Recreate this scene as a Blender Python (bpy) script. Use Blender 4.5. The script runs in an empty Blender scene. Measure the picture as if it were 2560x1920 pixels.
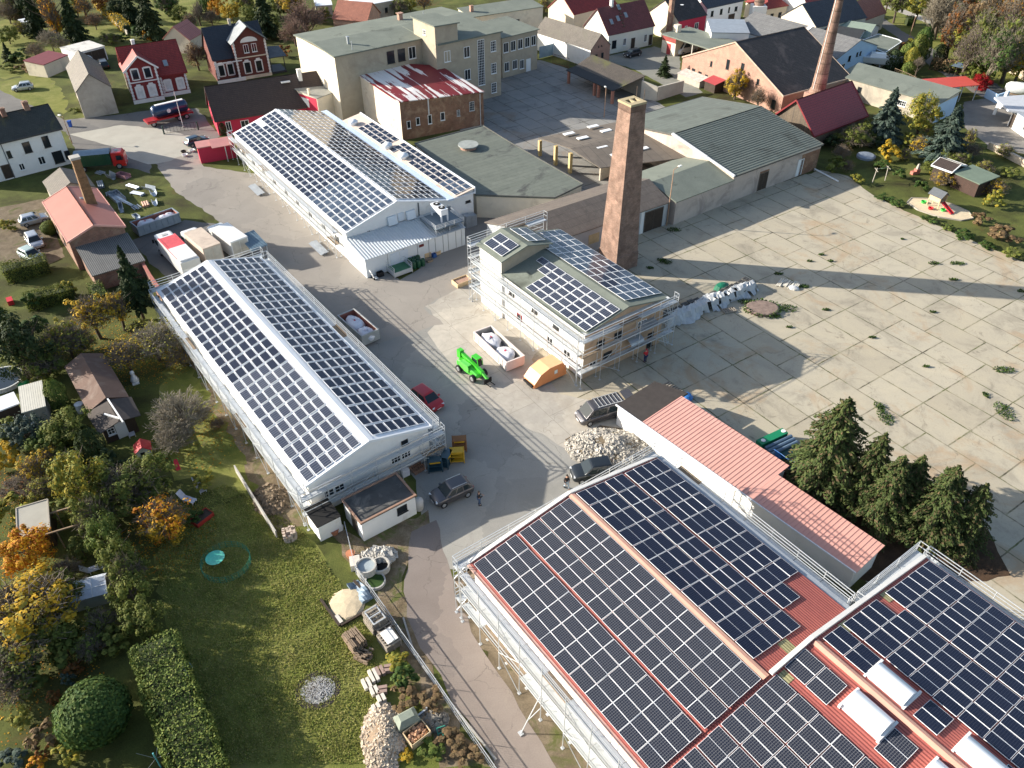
import bpy, math, random
from mathutils import Vector, Matrix
RN = random.Random(11)
PI = math.pi
rad = math.radians
V = Vector
col = bpy.context.scene.collection
# ------------------------------------------------------------------ camera model (used to turn picture points into places on the ground)
FPX, PITCH, ROLL, CAMH = 2000.0, rad(39.05), rad(-0.2), 54.0
_c, _s, _cr, _sr = math.cos(PITCH), math.sin(PITCH), math.cos(ROLL), math.sin(ROLL)
FWD = V((0, _c, -_s)); _R0 = V((1, 0, 0)); _U0 = V((0, _s, _c))
RGT = _cr * _R0 + _sr * _U0; UPV = -_sr * _R0 + _cr * _U0
def g(p, z=0.0):
    d = (p[0] - 1280) * RGT - (p[1] - 960) * UPV + FPX * FWD
    k = (z - CAMH) / d.z
    return V((d.x * k, d.y * k, z))
def T(c, r, X, Y): return (c * 640 + X * .28933, r * 480 + Y * .28933)
def Z(x0, y0, w, X, Y): return (x0 + X * w / 2212, y0 + Y * w / 2212)
# ------------------------------------------------------------------ objects
def tag(o, label=None, cat=None, group=None, kind=None):
    if label: o['label'] = label
    if cat: o['category'] = cat
    if group: o['group'] = group
    if kind: o['kind'] = kind
    return o
def thing(name, label, cat, loc=(0, 0, 0), rz=0.0, group=None):
    o = bpy.data.objects.new(name, None); col.objects.link(o)
    o.empty_display_size = .3
    o.location = loc; o.rotation_euler = (0, 0, rz)
    return tag(o, label, cat, group)
def clone(o, parent=None):
    c = o.copy(); col.objects.link(c)
    if parent is not None:
        c.parent = parent; c.matrix_parent_inverse = o.matrix_parent_inverse.copy()
    for ch in list(o.children): clone(ch, c)
    return c
class MB:
    def __init__(s): s.v = []; s.f = []; s.m = []; s.mi = 0
    def add(s, vs, fs):
        b = len(s.v); s.v += [tuple(x) for x in vs]
        for f in fs: s.f.append(tuple(b + i for i in f)); s.m.append(s.mi)
        return s
    def box(s, x0, y0, z0, x1, y1, z1):
        if x0 > x1: x0, x1 = x1, x0
        if y0 > y1: y0, y1 = y1, y0
        if z0 > z1: z0, z1 = z1, z0
        return s.add([(x0,y0,z0),(x1,y0,z0),(x1,y1,z0),(x0,y1,z0),(x0,y0,z1),(x1,y0,z1),(x1,y1,z1),(x0,y1,z1)],
              [(0,3,2,1),(4,5,6,7),(0,1,5,4),(1,2,6,5),(2,3,7,6),(3,0,4,7)])
    def xbox(s, M, x0, y0, z0, x1, y1, z1):
        b = len(s.v); s.box(x0,y0,z0,x1,y1,z1)
        for i in range(b, len(s.v)): s.v[i] = tuple(M @ V(s.v[i]))
        return s
    def prism(s, poly, z0, z1):
        n = len(poly); a = sum(poly[i][0]*poly[(i+1)%n][1]-poly[(i+1)%n][0]*poly[i][1] for i in range(n))
        if a < 0: poly = poly[::-1]
        vs = [(p[0],p[1],z0) for p in poly] + [(p[0],p[1],z1) for p in poly]
        fs = [tuple(range(n))[::-1], tuple(range(n,2*n))] + [(i,(i+1)%n,n+(i+1)%n,n+i) for i in range(n)]
        return s.add(vs, fs)
    def slab(s, pts, th):
        """planar polygon thickened downwards along its normal"""
        pts = [V(p) for p in pts]; n = (pts[1]-pts[0]).cross(pts[2]-pts[0]).normalized()
        if n.z < 0: pts = pts[::-1]; n = -n
        k = len(pts); lo = [p - n*th for p in pts]
        return s.add(pts+lo, [tuple(range(k)), tuple(range(k,2*k))[::-1]] + [((i+1)%k,i,k+i,k+(i+1)%k) for i in range(k)])
    def quad(s, *p): return s.add(p, [tuple(range(len(p)))])
    def bar(s, a, b, w=.05, h=None):
        a, b = V(a), V(b); d = (b-a)
        if d.length < 1e-6: return s
        h = h or w; d.normalize()
        x = d.cross(V((0,0,1))); x = V((1,0,0)) if x.length < 1e-3 else x.normalized()
        y = x.cross(d); x = x*w/2; y = y*h/2
        vs = [a-x-y,a+x-y,a+x+y,a-x+y,b-x-y,b+x-y,b+x+y,b-x+y]
        return s.add(vs, [(0,1,2,3),(7,6,5,4),(0,4,5,1),(1,5,6,2),(2,6,7,3),(3,7,4,0)])
    def tube(s, a, b, r0, r1=None, n=8, cap=True):
        a, b = V(a), V(b); r1 = r0 if r1 is None else r1; d = (b-a).normalized()
        x = d.cross(V((0,0,1))); x = V((1,0,0)) if x.length < 1e-3 else x.normalized(); y = d.cross(x)
        vs = [a+(x*math.cos(t)+y*math.sin(t))*r0 for t in [2*PI*i/n for i in range(n)]]
        vs += [b+(x*math.cos(t)+y*math.sin(t))*r1 for t in [2*PI*i/n for i in range(n)]]
        fs = [((i+1)%n,i,n+i,n+(i+1)%n)[::-1] for i in range(n)]
        if cap: fs += [tuple(range(n)), tuple(range(n,2*n))[::-1]]
        fs = [f[::-1] for f in fs]
        return s.add(vs, fs)
    def lathe(s, prof, n=16, c=(0,0,0), sx=1, sy=1):
        vs = []; fs = []
        for r, z in prof:
            for i in range(n):
                t = 2*PI*i/n; vs.append((c[0]+r*math.cos(t)*sx, c[1]+r*math.sin(t)*sy, c[2]+z))
        for k in range(len(prof)-1):
            for i in range(n): fs.append((k*n+i, k*n+(i+1)%n, (k+1)*n+(i+1)%n, (k+1)*n+i))
        fs.append(tuple(range(n))[::-1]); fs.append(tuple((len(prof)-1)*n+i for i in range(n)))
        return s.add(vs, fs)
    def loft(s, rings, cap=True):
        n = len(rings[0]); vs = [p for r in rings for p in r]; fs = []
        for k in range(len(rings)-1):
            for i in range(n): fs.append((k*n+i, k*n+(i+1)%n, (k+1)*n+(i+1)%n, (k+1)*n+i))
        if cap: fs.append(tuple(range(n))[::-1]); fs.append(tuple((len(rings)-1)*n+i for i in range(n)))
        return s.add(vs, fs)
    def mesh(s, name, mats, smooth=False):
        me = bpy.data.meshes.new(name); me.from_pydata(s.v, [], s.f); me.update()
        mats = mats if isinstance(mats, (list, tuple)) else [mats]
        for m in mats: me.materials.append(m)
        if len(mats) > 1: me.polygons.foreach_set('material_index', s.m)
        uvl = me.uv_layers.new(name='UVMap').data
        for p in me.polygons:
            n = p.normal
            if abs(n.z) > .999: u, w = V((1,0,0)), V((0,1,0))
            else:
                u = V((0,0,1)).cross(n).normalized(); w = n.cross(u)
            for li in p.loop_indices:
                co = me.vertices[me.loops[li].vertex_index].co
                uvl[li].uv = (co.dot(u), co.dot(w))
        if smooth: me.polygons.foreach_set('use_smooth', [True]*len(me.polygons))
        return me
    def build(s, name, mats, parent=None, smooth=False, label=None, kind=None):
        o = bpy.data.objects.new(name, s.mesh(name, mats, smooth)); col.objects.link(o)
        if parent is not None: o.parent = parent
        if label: o['label'] = label
        if kind: o['kind'] = kind
        return o
def inst(name, me, parent, M=None, mat=None):
    o = bpy.data.objects.new(name, me); col.objects.link(o)
    if parent is not None: o.parent = parent
    if M is not None: o.matrix_local = M
    if mat is not None:
        o.material_slots[0].link = 'OBJECT'; o.material_slots[0].material = mat
    return o
# ------------------------------------------------------------------ materials
_M = {}
def _new(name):
    m = bpy.data.materials.new(name); m.use_nodes = True
    nt = m.node_tree; b = nt.nodes['Principled BSDF']
    return m, nt, b
def _n(nt, t, **kw):
    n = nt.nodes.new(t)
    for k, v in kw.items():
        if k in n.inputs: n.inputs[k].default_value = v
        else: setattr(n, k, v)
    return n
def c4(c): return (c[0], c[1], c[2], 1)
def _ramp(nt, fac, stops):
    r = nt.nodes.new('ShaderNodeValToRGB'); e = r.color_ramp.elements
    while len(e) < len(stops): e.new(.5)
    for i, (p, c) in enumerate(stops): e[i].position = p; e[i].color = c4(c)
    nt.links.new(fac, r.inputs[0]); return r.outputs[0]
def _mix(nt, fac, a, b, bt='MIX'):
    m = nt.nodes.new('ShaderNodeMix'); m.data_type = 'RGBA'; m.blend_type = bt
    for sock, val in ((m.inputs[0], fac), (m.inputs[6], a), (m.inputs[7], b)):
        if hasattr(val, 'is_linked') or hasattr(val, 'links'): nt.links.new(val, sock)
        elif isinstance(val, (int, float)): sock.default_value = val
        else: sock.default_value = c4(val)
    return m.outputs[2]
def _noise(nt, scale, detail=5, rough=.6, coord=None, dist=0, vscale=None):
    tc = nt.nodes.new('ShaderNodeTexCoord'); src = tc.outputs[coord or 'Object']
    if vscale:
        mp = nt.nodes.new('ShaderNodeMapping'); mp.inputs['Scale'].default_value = vscale; nt.links.new(src, mp.inputs[0]); src = mp.outputs[0]
    n = _n(nt, 'ShaderNodeTexNoise', Scale=scale, Detail=detail, Roughness=rough, Distortion=dist)
    nt.links.new(src, n.inputs['Vector']); return n.outputs[0]
def _bump(nt, b, h, st, dist=.05):
    bp = _n(nt, 'ShaderNodeBump', Strength=st, Distance=dist); nt.links.new(h, bp.inputs['Height']); nt.links.new(bp.outputs[0], b.inputs['Normal'])
def mk(name, c, rough=.75, var=.25, scale=1.2, metal=0.0, bump=0.0, dirt=None, dscale=.5, dlo=.5, dhi=.7, spec=.4):
    """plain weathered surface: base colour, small-scale variation, optional stains"""
    if name in _M: return _M[name]
    m, nt, b = _new(name); b.inputs['Roughness'].default_value = rough; b.inputs['Metallic'].default_value = metal
    b.inputs['Specular IOR Level'].default_value = spec
    f = _noise(nt, scale, 7, .65)
    out = _ramp(nt, f, [(.25, [x*(1-var) for x in c]), (.75, [min(1, x*(1+var)) for x in c])])
    if dirt:
        d = _noise(nt, dscale, 6, .7, dist=.6)
        fac = _ramp(nt, d, [(dlo, (0,0,0)), (dhi, (1,1,1))]); out = _mix(nt, fac, out, dirt)
    nt.links.new(out, b.inputs['Base Color'])
    if bump: _bump(nt, b, _noise(nt, scale*6, 6, .7), bump)
    _M[name] = m; return m
def mk_brick(name, c1, c2, mortar, w=.25, h=.075, ms=.012, var=.35, stain=None, sscale=.35, off=.5, bump=.3, rough=.85, slo=.5, shi=.68):
    if name in _M: return _M[name]
    m, nt, b = _new(name); b.inputs['Roughness'].default_value = rough
    tc = nt.nodes.new('ShaderNodeTexCoord')
    br = _n(nt, 'ShaderNodeTexBrick', offset=off, squash=1.0)
    br.inputs['Scale'].default_value = 1; br.inputs['Brick Width'].default_value = w; br.inputs['Row Height'].default_value = h
    br.inputs['Mortar Size'].default_value = ms; br.inputs['Bias'].default_value = 0; br.inputs['Mortar Smooth'].default_value = .2
    br.inputs['Color1'].default_value = c4(c1); br.inputs['Color2'].default_value = c4(c2); br.inputs['Mortar'].default_value = c4(mortar)
    nt.links.new(tc.outputs['UV'], br.inputs['Vector'])
    f = _noise(nt, .8, 7, .7)
    out = _mix(nt, 1.0, br.outputs[0], _ramp(nt, f, [(.3, (1-var,)*3), (.72, (1+var*.4,)*3)]), 'MULTIPLY')
    if stain:
        fac = _ramp(nt, _noise(nt, sscale, 7, .7, dist=.5), [(slo, (0,0,0)), (shi, (1,1,1))]); out = _mix(nt, fac, out, stain)
    nt.links.new(out, b.inputs['Base Color'])
    if bump:
        inv = nt.nodes.new('ShaderNodeInvert'); nt.links.new(br.outputs['Fac'], inv.inputs['Color']); _bump(nt, b, inv.outputs[0], bump, .03)
    _M[name] = m; return m
def mk_rows(name, c1, c2, row=.33, colw=.3, edge=(.02,.02,.02), ms=.02, var=.3, stain=None, sscale=.3, rough=.7, slo=.55, shi=.72, bump=.6):
    """tiled or sheet-covered roof: courses across the slope"""
    return mk_brick(name, c1, c2, edge, colw, row, ms, var, stain, sscale, .5, bump, rough, slo, shi)
def mk_ground(name, stops, scale=.25, fine=None, fscale=6, bump=.3, rough=.95, stains=()):
    """large ground sheet: wide patches, fine grain, separate stains"""
    if name in _M: return _M[name]
    m, nt, b = _new(name); b.inputs['Roughness'].default_value = rough; b.inputs['Specular IOR Level'].default_value = .2
    out = _ramp(nt, _noise(nt, scale, 8, .65, dist=.4), stops)
    f2 = _noise(nt, fscale, 8, .75)
    if fine: out = _mix(nt, 1.0, out, _ramp(nt, f2, [(.25, (1-fine,)*3), (.75, (1+fine,)*3)]), 'MULTIPLY')
    for (c, sc, lo, hi) in stains:
        fac = _ramp(nt, _noise(nt, sc, 7, .7, dist=.8), [(lo, (0,0,0)), (hi, (1,1,1))]); out = _mix(nt, fac, out, c)
    nt.links.new(out, b.inputs['Base Color'])
    if bump: _bump(nt, b, f2, bump, .08)
    _M[name] = m; return m
def mk_leaf(name, cols, trans=.25, rough=.7):
    if name in _M: return _M[name]
    m, nt, b = _new(name); b.inputs['Roughness'].default_value = rough; b.inputs['Specular IOR Level'].default_value = .15
    ge = nt.nodes.new('ShaderNodeNewGeometry')
    k = len(cols); out = _ramp(nt, ge.outputs['Random Per Island'], [((i+.5)/k, c) for i, c in enumerate(cols)])
    f = _noise(nt, .9, 3, .6); out = _mix(nt, 1.0, out, _ramp(nt, f, [(.3, (.7,.7,.7)), (.7, (1.2,1.2,1.2))]), 'MULTIPLY')
    nt.links.new(out, b.inputs['Base Color'])
    tr = nt.nodes.new('ShaderNodeBsdfTranslucent'); nt.links.new(out, tr.inputs[0])
    ms = nt.nodes.new('ShaderNodeMixShader'); ms.inputs[0].default_value = trans
    nt.links.new(b.outputs[0], ms.inputs[1]); nt.links.new(tr.outputs[0], ms.inputs[2])
    nt.links.new(ms.outputs[0], nt.nodes['Material Output'].inputs[0])
    _M[name] = m; return m
def mk_glass(name, c=(.02,.025,.03), rough=.08, spec=.5):
    if name in _M: return _M[name]
    m, nt, b = _new(name); b.inputs['Base Color'].default_value = c4(c); b.inputs['Roughness'].default_value = rough; b.inputs['Specular IOR Level'].default_value = spec
    _M[name] = m; return m
def mk_panel(name, cell, line, nx, ny, lw, bus=0, rough=.12, spec=.5):
    """solar cells: a grid of cells over the panel's own UV (0..1)"""
    m, nt, b = _new(name); b.inputs['Roughness'].default_value = rough; b.inputs['Specular IOR Level'].default_value = spec
    tc = nt.nodes.new('ShaderNodeTexCoord'); br = _n(nt, 'ShaderNodeTexBrick', offset=0.0, squash=1.0)
    br.inputs['Scale'].default_value = 1; br.inputs['Brick Width'].default_value = 1/nx; br.inputs['Row Height'].default_value = 1/ny
    br.inputs['Mortar Size'].default_value = lw; br.inputs['Mortar Smooth'].default_value = .1
    br.inputs['Color1'].default_value = c4(cell); br.inputs['Color2'].default_value = c4([x*1.25 for x in cell]); br.inputs['Mortar'].default_value = c4(line)
    nt.links.new(tc.outputs['UV'], br.inputs['Vector'])
    oi = nt.nodes.new('ShaderNodeObjectInfo')
    out = _mix(nt, 1.0, br.outputs[0], _ramp(nt, oi.outputs['Random'], [(0, (.8,.8,.85)), (1, (1.25,1.2,1.15))]), 'MULTIPLY')
    nt.links.new(out, b.inputs['Base Color']); nt.links.new(_ramp(nt, oi.outputs['Random'], [(0, (.06,)*3), (.5, (rough,)*3), (1, (.26,)*3)]), b.inputs['Roughness'])
    return m
# common materials
WHITE = mk('white_render', (.78,.77,.74), .8, .06, .8, dirt=(.55,.52,.47), dscale=.4, dlo=.6, dhi=.8)
WMETAL = mk('white_sheet_metal', (.74,.76,.78), .45, .05, .6)
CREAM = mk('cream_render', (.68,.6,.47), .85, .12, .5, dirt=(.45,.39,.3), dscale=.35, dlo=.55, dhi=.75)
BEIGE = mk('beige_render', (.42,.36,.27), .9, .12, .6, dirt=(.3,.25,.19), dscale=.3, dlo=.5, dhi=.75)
GREYR = mk('grey_render', (.4,.36,.3), .9, .15, .8, dirt=(.26,.23,.19), dscale=.4, dlo=.5, dhi=.75)
STEEL = mk('galvanised_steel', (.55,.57,.58), .45, .12, 3, metal=.35)
ALU = mk('aluminium_deck', (.55,.58,.6), .5, .1, 2, metal=.3)
WOOD = mk('weathered_wood', (.28,.2,.13), .85, .3, 3)
PLY = mk('plywood_deck', (.26,.2,.14), .8, .25, 2)
TIMBER = mk('pale_timber', (.6,.45,.27), .8, .2, 3)
DARKW = mk('dark_stained_wood', (.05,.035,.025), .8, .3, 2)
BLACK = mk('black_rubber', (.015,.015,.016), .7, .2, 4)
DARK = mk('dark_opening', (.012,.012,.012), .9, .1, 1)
GLASS = mk_glass('window_glass')
CARGLASS = mk_glass('car_glass', (.02,.03,.035), .05)
FRAMEW = mk('white_window_frame', (.8,.8,.78), .5, .04, 1)
ROOFGREEN = mk_ground('grey_green_felt', [(.3,(.15,.168,.142)),(.7,(.2,.22,.185))], .3, .15, 5, .1, .85, [((.07,.075,.06),.25,.6,.75)])
REDMETAL = mk('red_sheet_roof', (.22,.03,.035), .5, .15, .6)
PINKROOF = mk('salmon_sheet_roof', (.64,.34,.28), .5, .08, .5)
BRICK = mk_brick('red_brick', (.3,.12,.075), (.2,.08,.05), (.3,.25,.2), .26, .085, .012, .4, (.33,.24,.17), .5)
BRICKPALE = mk_brick('pale_red_brick', (.44,.23,.165), (.38,.19,.135), (.42,.32,.26), .26, .085, .012, .25, (.46,.28,.2), .4)
CONC = mk('grey_concrete', (.4,.38,.34), .9, .2, 2, bump=.2)
GALV = mk('grey_metal_sheet', (.38,.41,.44), .4, .15, 1, metal=.4)
# ------------------------------------------------------------------ building helpers
def ang(a, b): return math.atan2(b.y - a.y, b.x - a.x)
def rotm(rz): return Matrix.Rotation(rz, 4, 'Z')
def wm(o): return Matrix.Translation(V(o.location)) @ rotm(o.rotation_euler.z)
def loc(o, P): return wm(o).inverted() @ V(P)
class WallM:
    """maps (along wall from its left seen from outside, outwards, up) to the building's frame"""
    def __init__(s, W, D, ov, side):
        s.W, s.D, s.ov, s.side = W, D, ov, side; s.len = (W if side % 2 == 0 else D) - 2*ov
    def __call__(s, u, o, z):
        W, D, v = s.W, s.D, s.ov
        return [V((v+u, v-o, z)), V((W-v+o, v+u, z)), V((W-v-u, D-v+o, z)), V((v-o, D-v-u, z))][s.side]
def wbox(mb, w, u0, u1, o0, o1, z0, z1):
    p = w(u0, o0, z0); q = w(u1, o1, z1); return mb.box(p.x, p.y, p.z, q.x, q.y, q.z)
def window(par, w, u, z, ww, h, style='w'):
    """u = centre along the wall in metres"""
    f = MB(); p = MB(); a, b = u-ww/2, u+ww/2; t = .09
    if style in ('door', 'gate', 'garage'):
        wbox(p, w, a, b, -.02, .03, z, z+h)
        for x in (a, b): wbox(f, w, x-.05, x+.05, 0, .07, z, z+h+.05)
        wbox(f, w, a-.05, b+.05, .002, .075, z+h, z+h+.1)
        n = 2 if ww > 1.4 else 1
        k = p.build('door', {'door': FRAMEW, 'gate': DARKW, 'garage': mk('grey_door', (.3,.32,.34), .6)}[style], par)
        for i in range(1, n): wbox(f, w, a+i*ww/n-.015, a+i*ww/n+.015, .031, .045, z, z+h)
        f.build('door_frame', mk('door_frame_dark', (.12,.1,.08), .7) if style != 'door' else FRAMEW, k); return k
    wbox(p, w, a, b, -.02, .015, z, z+h)
    fm = FRAMEW
    if style == 'd': t = .05; fm = mk('dark_frame', (.05,.045,.04), .6)
    if style == 'g': fm = mk('grey_window_frame', (.45,.46,.45), .5)
    if style == 'r': fm = mk('red_window_frame', (.35,.04,.05), .6)
    wbox(f, w, a, a+t, 0, .05, z, z+h); wbox(f, w, b-t, b, 0, .05, z, z+h)
    wbox(f, w, a+t, b-t, 0, .05, z, z+t); wbox(f, w, a+t, b-t, 0, .05, z+h-t, z+h)
    if style in ('w', 'g') and ww > .7: wbox(f, w, u-.035, u+.035, .001, .045, z+t, z+h-t)
    if style == 'm':
        n = max(2, round(ww/.4)); k = max(2, round(h/.45))
        for i in range(1, n): wbox(f, w, a+i*ww/n-.025, a+i*ww/n+.025, .001, .045, z+t, z+h-t)
        for i in range(1, k): wbox(f, w, a+t, b-t, .002, .043, z+i*h/k-.02, z+i*h/k+.02)
    wbox(f, w, a-.06, b+.06, .051, .16, z-.06, z)
    o = f.build('window', fm, par)
    p.build('pane', {'blind': mk('white_blind', (.7,.7,.68), .6)}.get(style, GLASS), o); return o
def walls_gable(mb, W, D, ov, ze, zr, ridge, z0=0.0):
    a, b, c, d = ov, W-ov, ov, D-ov
    if ridge == 'y':
        zi = ze + (zr-ze) * (ov/(W/2)); m = W/2
        vs = [(a,c,z0),(b,c,z0),(b,c,zi),(m,c,zr),(a,c,zi), (a,d,z0),(b,d,z0),(b,d,zi),(m,d,zr),(a,d,zi)]
    else:
        zi = ze + (zr-ze) * (ov/(D/2)); m = D/2
        vs = [(a,d,z0),(a,c,z0),(a,c,zi),(a,m,zr),(a,d,zi), (b,d,z0),(b,c,z0),(b,c,zi),(b,m,zr),(b,d,zi)]
    sh = .06
    vs = [(x, y, z-sh if z > z0 else z) for x, y, z in vs]
    mb.add(vs, [(0,1,2,3,4),(9,8,7,6,5),(0,5,6,1),(1,6,7,2),(2,7,8,3),(3,8,9,4),(4,9,5,0)])
def slope_mb(p, q, r, s_, th=.12):
    return MB().slab([p, q, r, s_], th)
def house(name, label, cat, a, b, D, ze, zr, wall, roof, kind='gable', ridge='y', ov=.35, wins=(), chim=(), group=None, th=.14, trim=None, gmat=None, rz=None, sign=1):
    """a, b: near eave corners (points on the ground plan); D depth away from the viewer's side. returns the thing and its wall maps"""
    A = ang(a, b); W = (V((b.x, b.y)) - V((a.x, a.y))).length
    o = thing(name, label, cat, (a.x, a.y, 0), A, group)
    o['W'] = W; o['D'] = D
    mb = MB()
    rf = []
    if kind == 'gable':
        walls_gable(mb, W, D, ov, ze, zr, ridge)
        if ridge == 'y':
            m = W/2
            rf = [[(0,0,ze),(m,0,zr),(m,D,zr),(0,D,ze)], [(m,0,zr),(W,0,ze),(W,D,ze),(m,D,zr)]]
        else:
            m = D/2
            rf = [[(0,0,ze),(W,0,ze),(W,m,zr),(0,m,zr)], [(0,m,zr),(W,m,zr),(W,D,ze),(0,D,ze)]]
    elif kind == 'half':   # half-hipped or full hip: ridge along x or y with hip length
        mb.box(ov, ov, 0, W-ov, D-ov, ze-.05); h = min(W, D)/2
        if ridge == 'x': r0, r1 = (h, D/2, zr), (W-h, D/2, zr); rf = [[(0,0,ze),(W,0,ze),r1,r0],[(W,0,ze),(W,D,ze),r1],[(W,D,ze),(0,D,ze),r0,r1],[(0,D,ze),(0,0,ze),r0]]
        else: r0, r1 = (W/2, h, zr), (W/2, D-h, zr); rf = [[(0,0,ze),(W,0,ze),r0],[(W,0,ze),(W,D,ze),r1,r0],[(W,D,ze),(0,D,ze),r1],[(0,D,ze),(0,0,ze),r0,r1]]
    elif kind == 'mono':   # slope from ze to zr along ridge axis direction
        c, d_, e, f = {'y': (ze, ze, zr, zr), 'x': (ze, zr, zr, ze)}[ridge]
        i, j = ov, ov
        mb.add([(i,j,0),(W-i,j,0),(W-i,D-j,0),(i,D-j,0),(i,j,c-.1),(W-i,j,d_-.1),(W-i,D-j,e-.1),(i,D-j,f-.1)],
               [(0,3,2,1),(4,5,6,7),(0,1,5,4),(1,2,6,5),(2,3,7,6),(3,0,4,7)])
        rf = [[(0,0,c),(W,0,d_),(W,D,e),(0,D,f)]]
    elif kind == 'flat':
        mb.box(ov, ov, 0, W-ov, D-ov, ze-.05); rf = [[(0,0,ze),(W,0,ze),(W,D,ze),(0,D,ze)]]
    mb.build('wall', wall, o)
    rm = MB()
    for r in rf: rm.slab(r, th)
    rm.build('roof', roof, o)
    if trim:
        t = MB()
        for r in rf:
            k = len(r)
            for i in range(k):
                p, q = V(r[i]), V(r[(i+1) % k])
                onedge = lambda P: P.x < .01 or P.x > W-.01 or P.y < .01 or P.y > D-.01
                if onedge(p) and onedge(q) and (abs(p.x-q.x) < .01 or abs(p.y-q.y) < .01): 
                    off = V((0,0,-th*.5)); t.bar(p+off, q+off, .1, th+.1)
        t.build('roof_edge', trim, o)
    for s, u, z, ww, h, st in wins:
        w = WallM(W, D, ov, s); window(o, w, u*w.len, z, ww, h, st)
    for (cx, cy, z0, z1, sx, m) in chim:
        c = MB(); c.box(cx*W-sx/2, cy*D-sx/2, z0, cx*W+sx/2, cy*D+sx/2, z1); c.box(cx*W-sx/2-.06, cy*D-sx/2-.06, z1, cx*W+sx/2+.06, cy*D+sx/2+.06, z1+.1)
        c.box(cx*W-sx/4, cy*D-sx/4, z1+.1, cx*W+sx/4, cy*D+sx/4, z1+.16)
        c.build('chimney', m, o)
    return o
def roof_window(o, P, ux, uy, w, h, name='roof_window'):
    """P local centre on slope, ux uy unit vectors in the slope plane"""
    ux, uy = V(ux).normalized(), V(uy).normalized(); n = ux.cross(uy)
    if n.z < 0: n = -n; uy = -uy
    M = Matrix((ux, uy, n)).transposed().to_4x4(); M.translation = V(P)
    f = MB().xbox(M, -w/2, -h/2, -.05, w/2, h/2, .1); k = f.build(name, mk('roof_window_frame', (.3,.3,.3), .5), o)
    MB().xbox(M, -w/2+.08, -h/2+.08, .1, w/2-.08, h/2-.08, .115).build('pane', mk_glass('roof_glass', (.25,.3,.34), .1), k)
# ------------------------------------------------------------------ solar panels
def panel_mesh(name, w, h, t, bd, glass, frame):
    me = bpy.data.meshes.new(name)
    o = [(0,0,t),(w,0,t),(w,h,t),(0,h,t)]; i = [(bd,bd,t),(w-bd,bd,t),(w-bd,h-bd,t),(bd,h-bd,t)]; l = [(0,0,0),(w,0,0),(w,h,0),(0,h,0)]
    fs = [(4,5,6,7)] + [(k,(k+1)%4,4+(k+1)%4,4+k) for k in range(4)] + [(8+k,8+(k+1)%4,(k+1)%4,k) for k in range(4)] + [(11,10,9,8)]
    me.from_pydata(o+i+l, [], fs); me.materials.append(glass); me.materials.append(frame)
    me.polygons.foreach_set('material_index', [0]+[1]*(len(fs)-1))
    uv = me.uv_layers.new(name='UVMap').data
    for k, li in enumerate(me.polygons[0].loop_indices): uv[li].uv = [(0,0),(1,0),(1,1),(0,1)][k]
    me.update(); return me
CAM = V((0, 0, CAMH))
def panels(par, M, spots, me, limit=100):
    """M: slope frame in the building's own axes; spots (x, y) lower corners in the slope plane"""
    W = wm(par); pos = sorted(spots, key=lambda s: (W @ M @ V((s[0], s[1], 0)) - CAM).length)
    return [(M @ Matrix.Translation((x+RN.gauss(0,.008), y+RN.gauss(0,.012), .075)) @ Matrix.Rotation(RN.gauss(0,.006), 4, 'X') @ Matrix.Rotation(RN.gauss(0,.008), 4, 'Y'), me) for x, y in pos]
def place_panels(par, allp, limit=100):
    W = wm(par); allp = sorted(allp, key=lambda q: (W @ q[0].translation - CAM).length)
    for M, me in allp[:limit]: inst('solar_panel', me, par, M)
    rest = allp[limit:]
    if not rest: return
    me0 = rest[0][1]; vs = []; fs = []; mi = []; uv = []
    base_uv = [tuple(l.uv) for l in me0.uv_layers[0].data]
    for M, me in rest:
        b = len(vs); vs += [tuple(M @ v.co) for v in me.vertices]
        for p in me.polygons: fs.append(tuple(b+i for i in p.vertices)); mi.append(p.material_index)
        uv += [tuple(l.uv) for l in me.uv_layers[0].data]
    m2 = bpy.data.meshes.new('solar_panels'); m2.from_pydata(vs, [], fs)
    for m in me0.materials: m2.materials.append(m)
    m2.polygons.foreach_set('material_index', mi)
    u2 = m2.uv_layers.new(name='UVMap').data
    for i, q in enumerate(uv): u2[i].uv = q
    m2.update(); o = bpy.data.objects.new('solar_panels', m2); col.objects.link(o); o.parent = par; o['kind'] = 'stuff'
def slopeM(P, X, Y):
    """frame with origin P, x along X, y along Y, z out of the roof"""
    x = V(X).normalized(); y = V(Y); y = (y - x*y.dot(x)).normalized(); z = x.cross(y)
    M = Matrix((x, y, z)).transposed().to_4x4(); M.translation = V(P); return M
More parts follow.
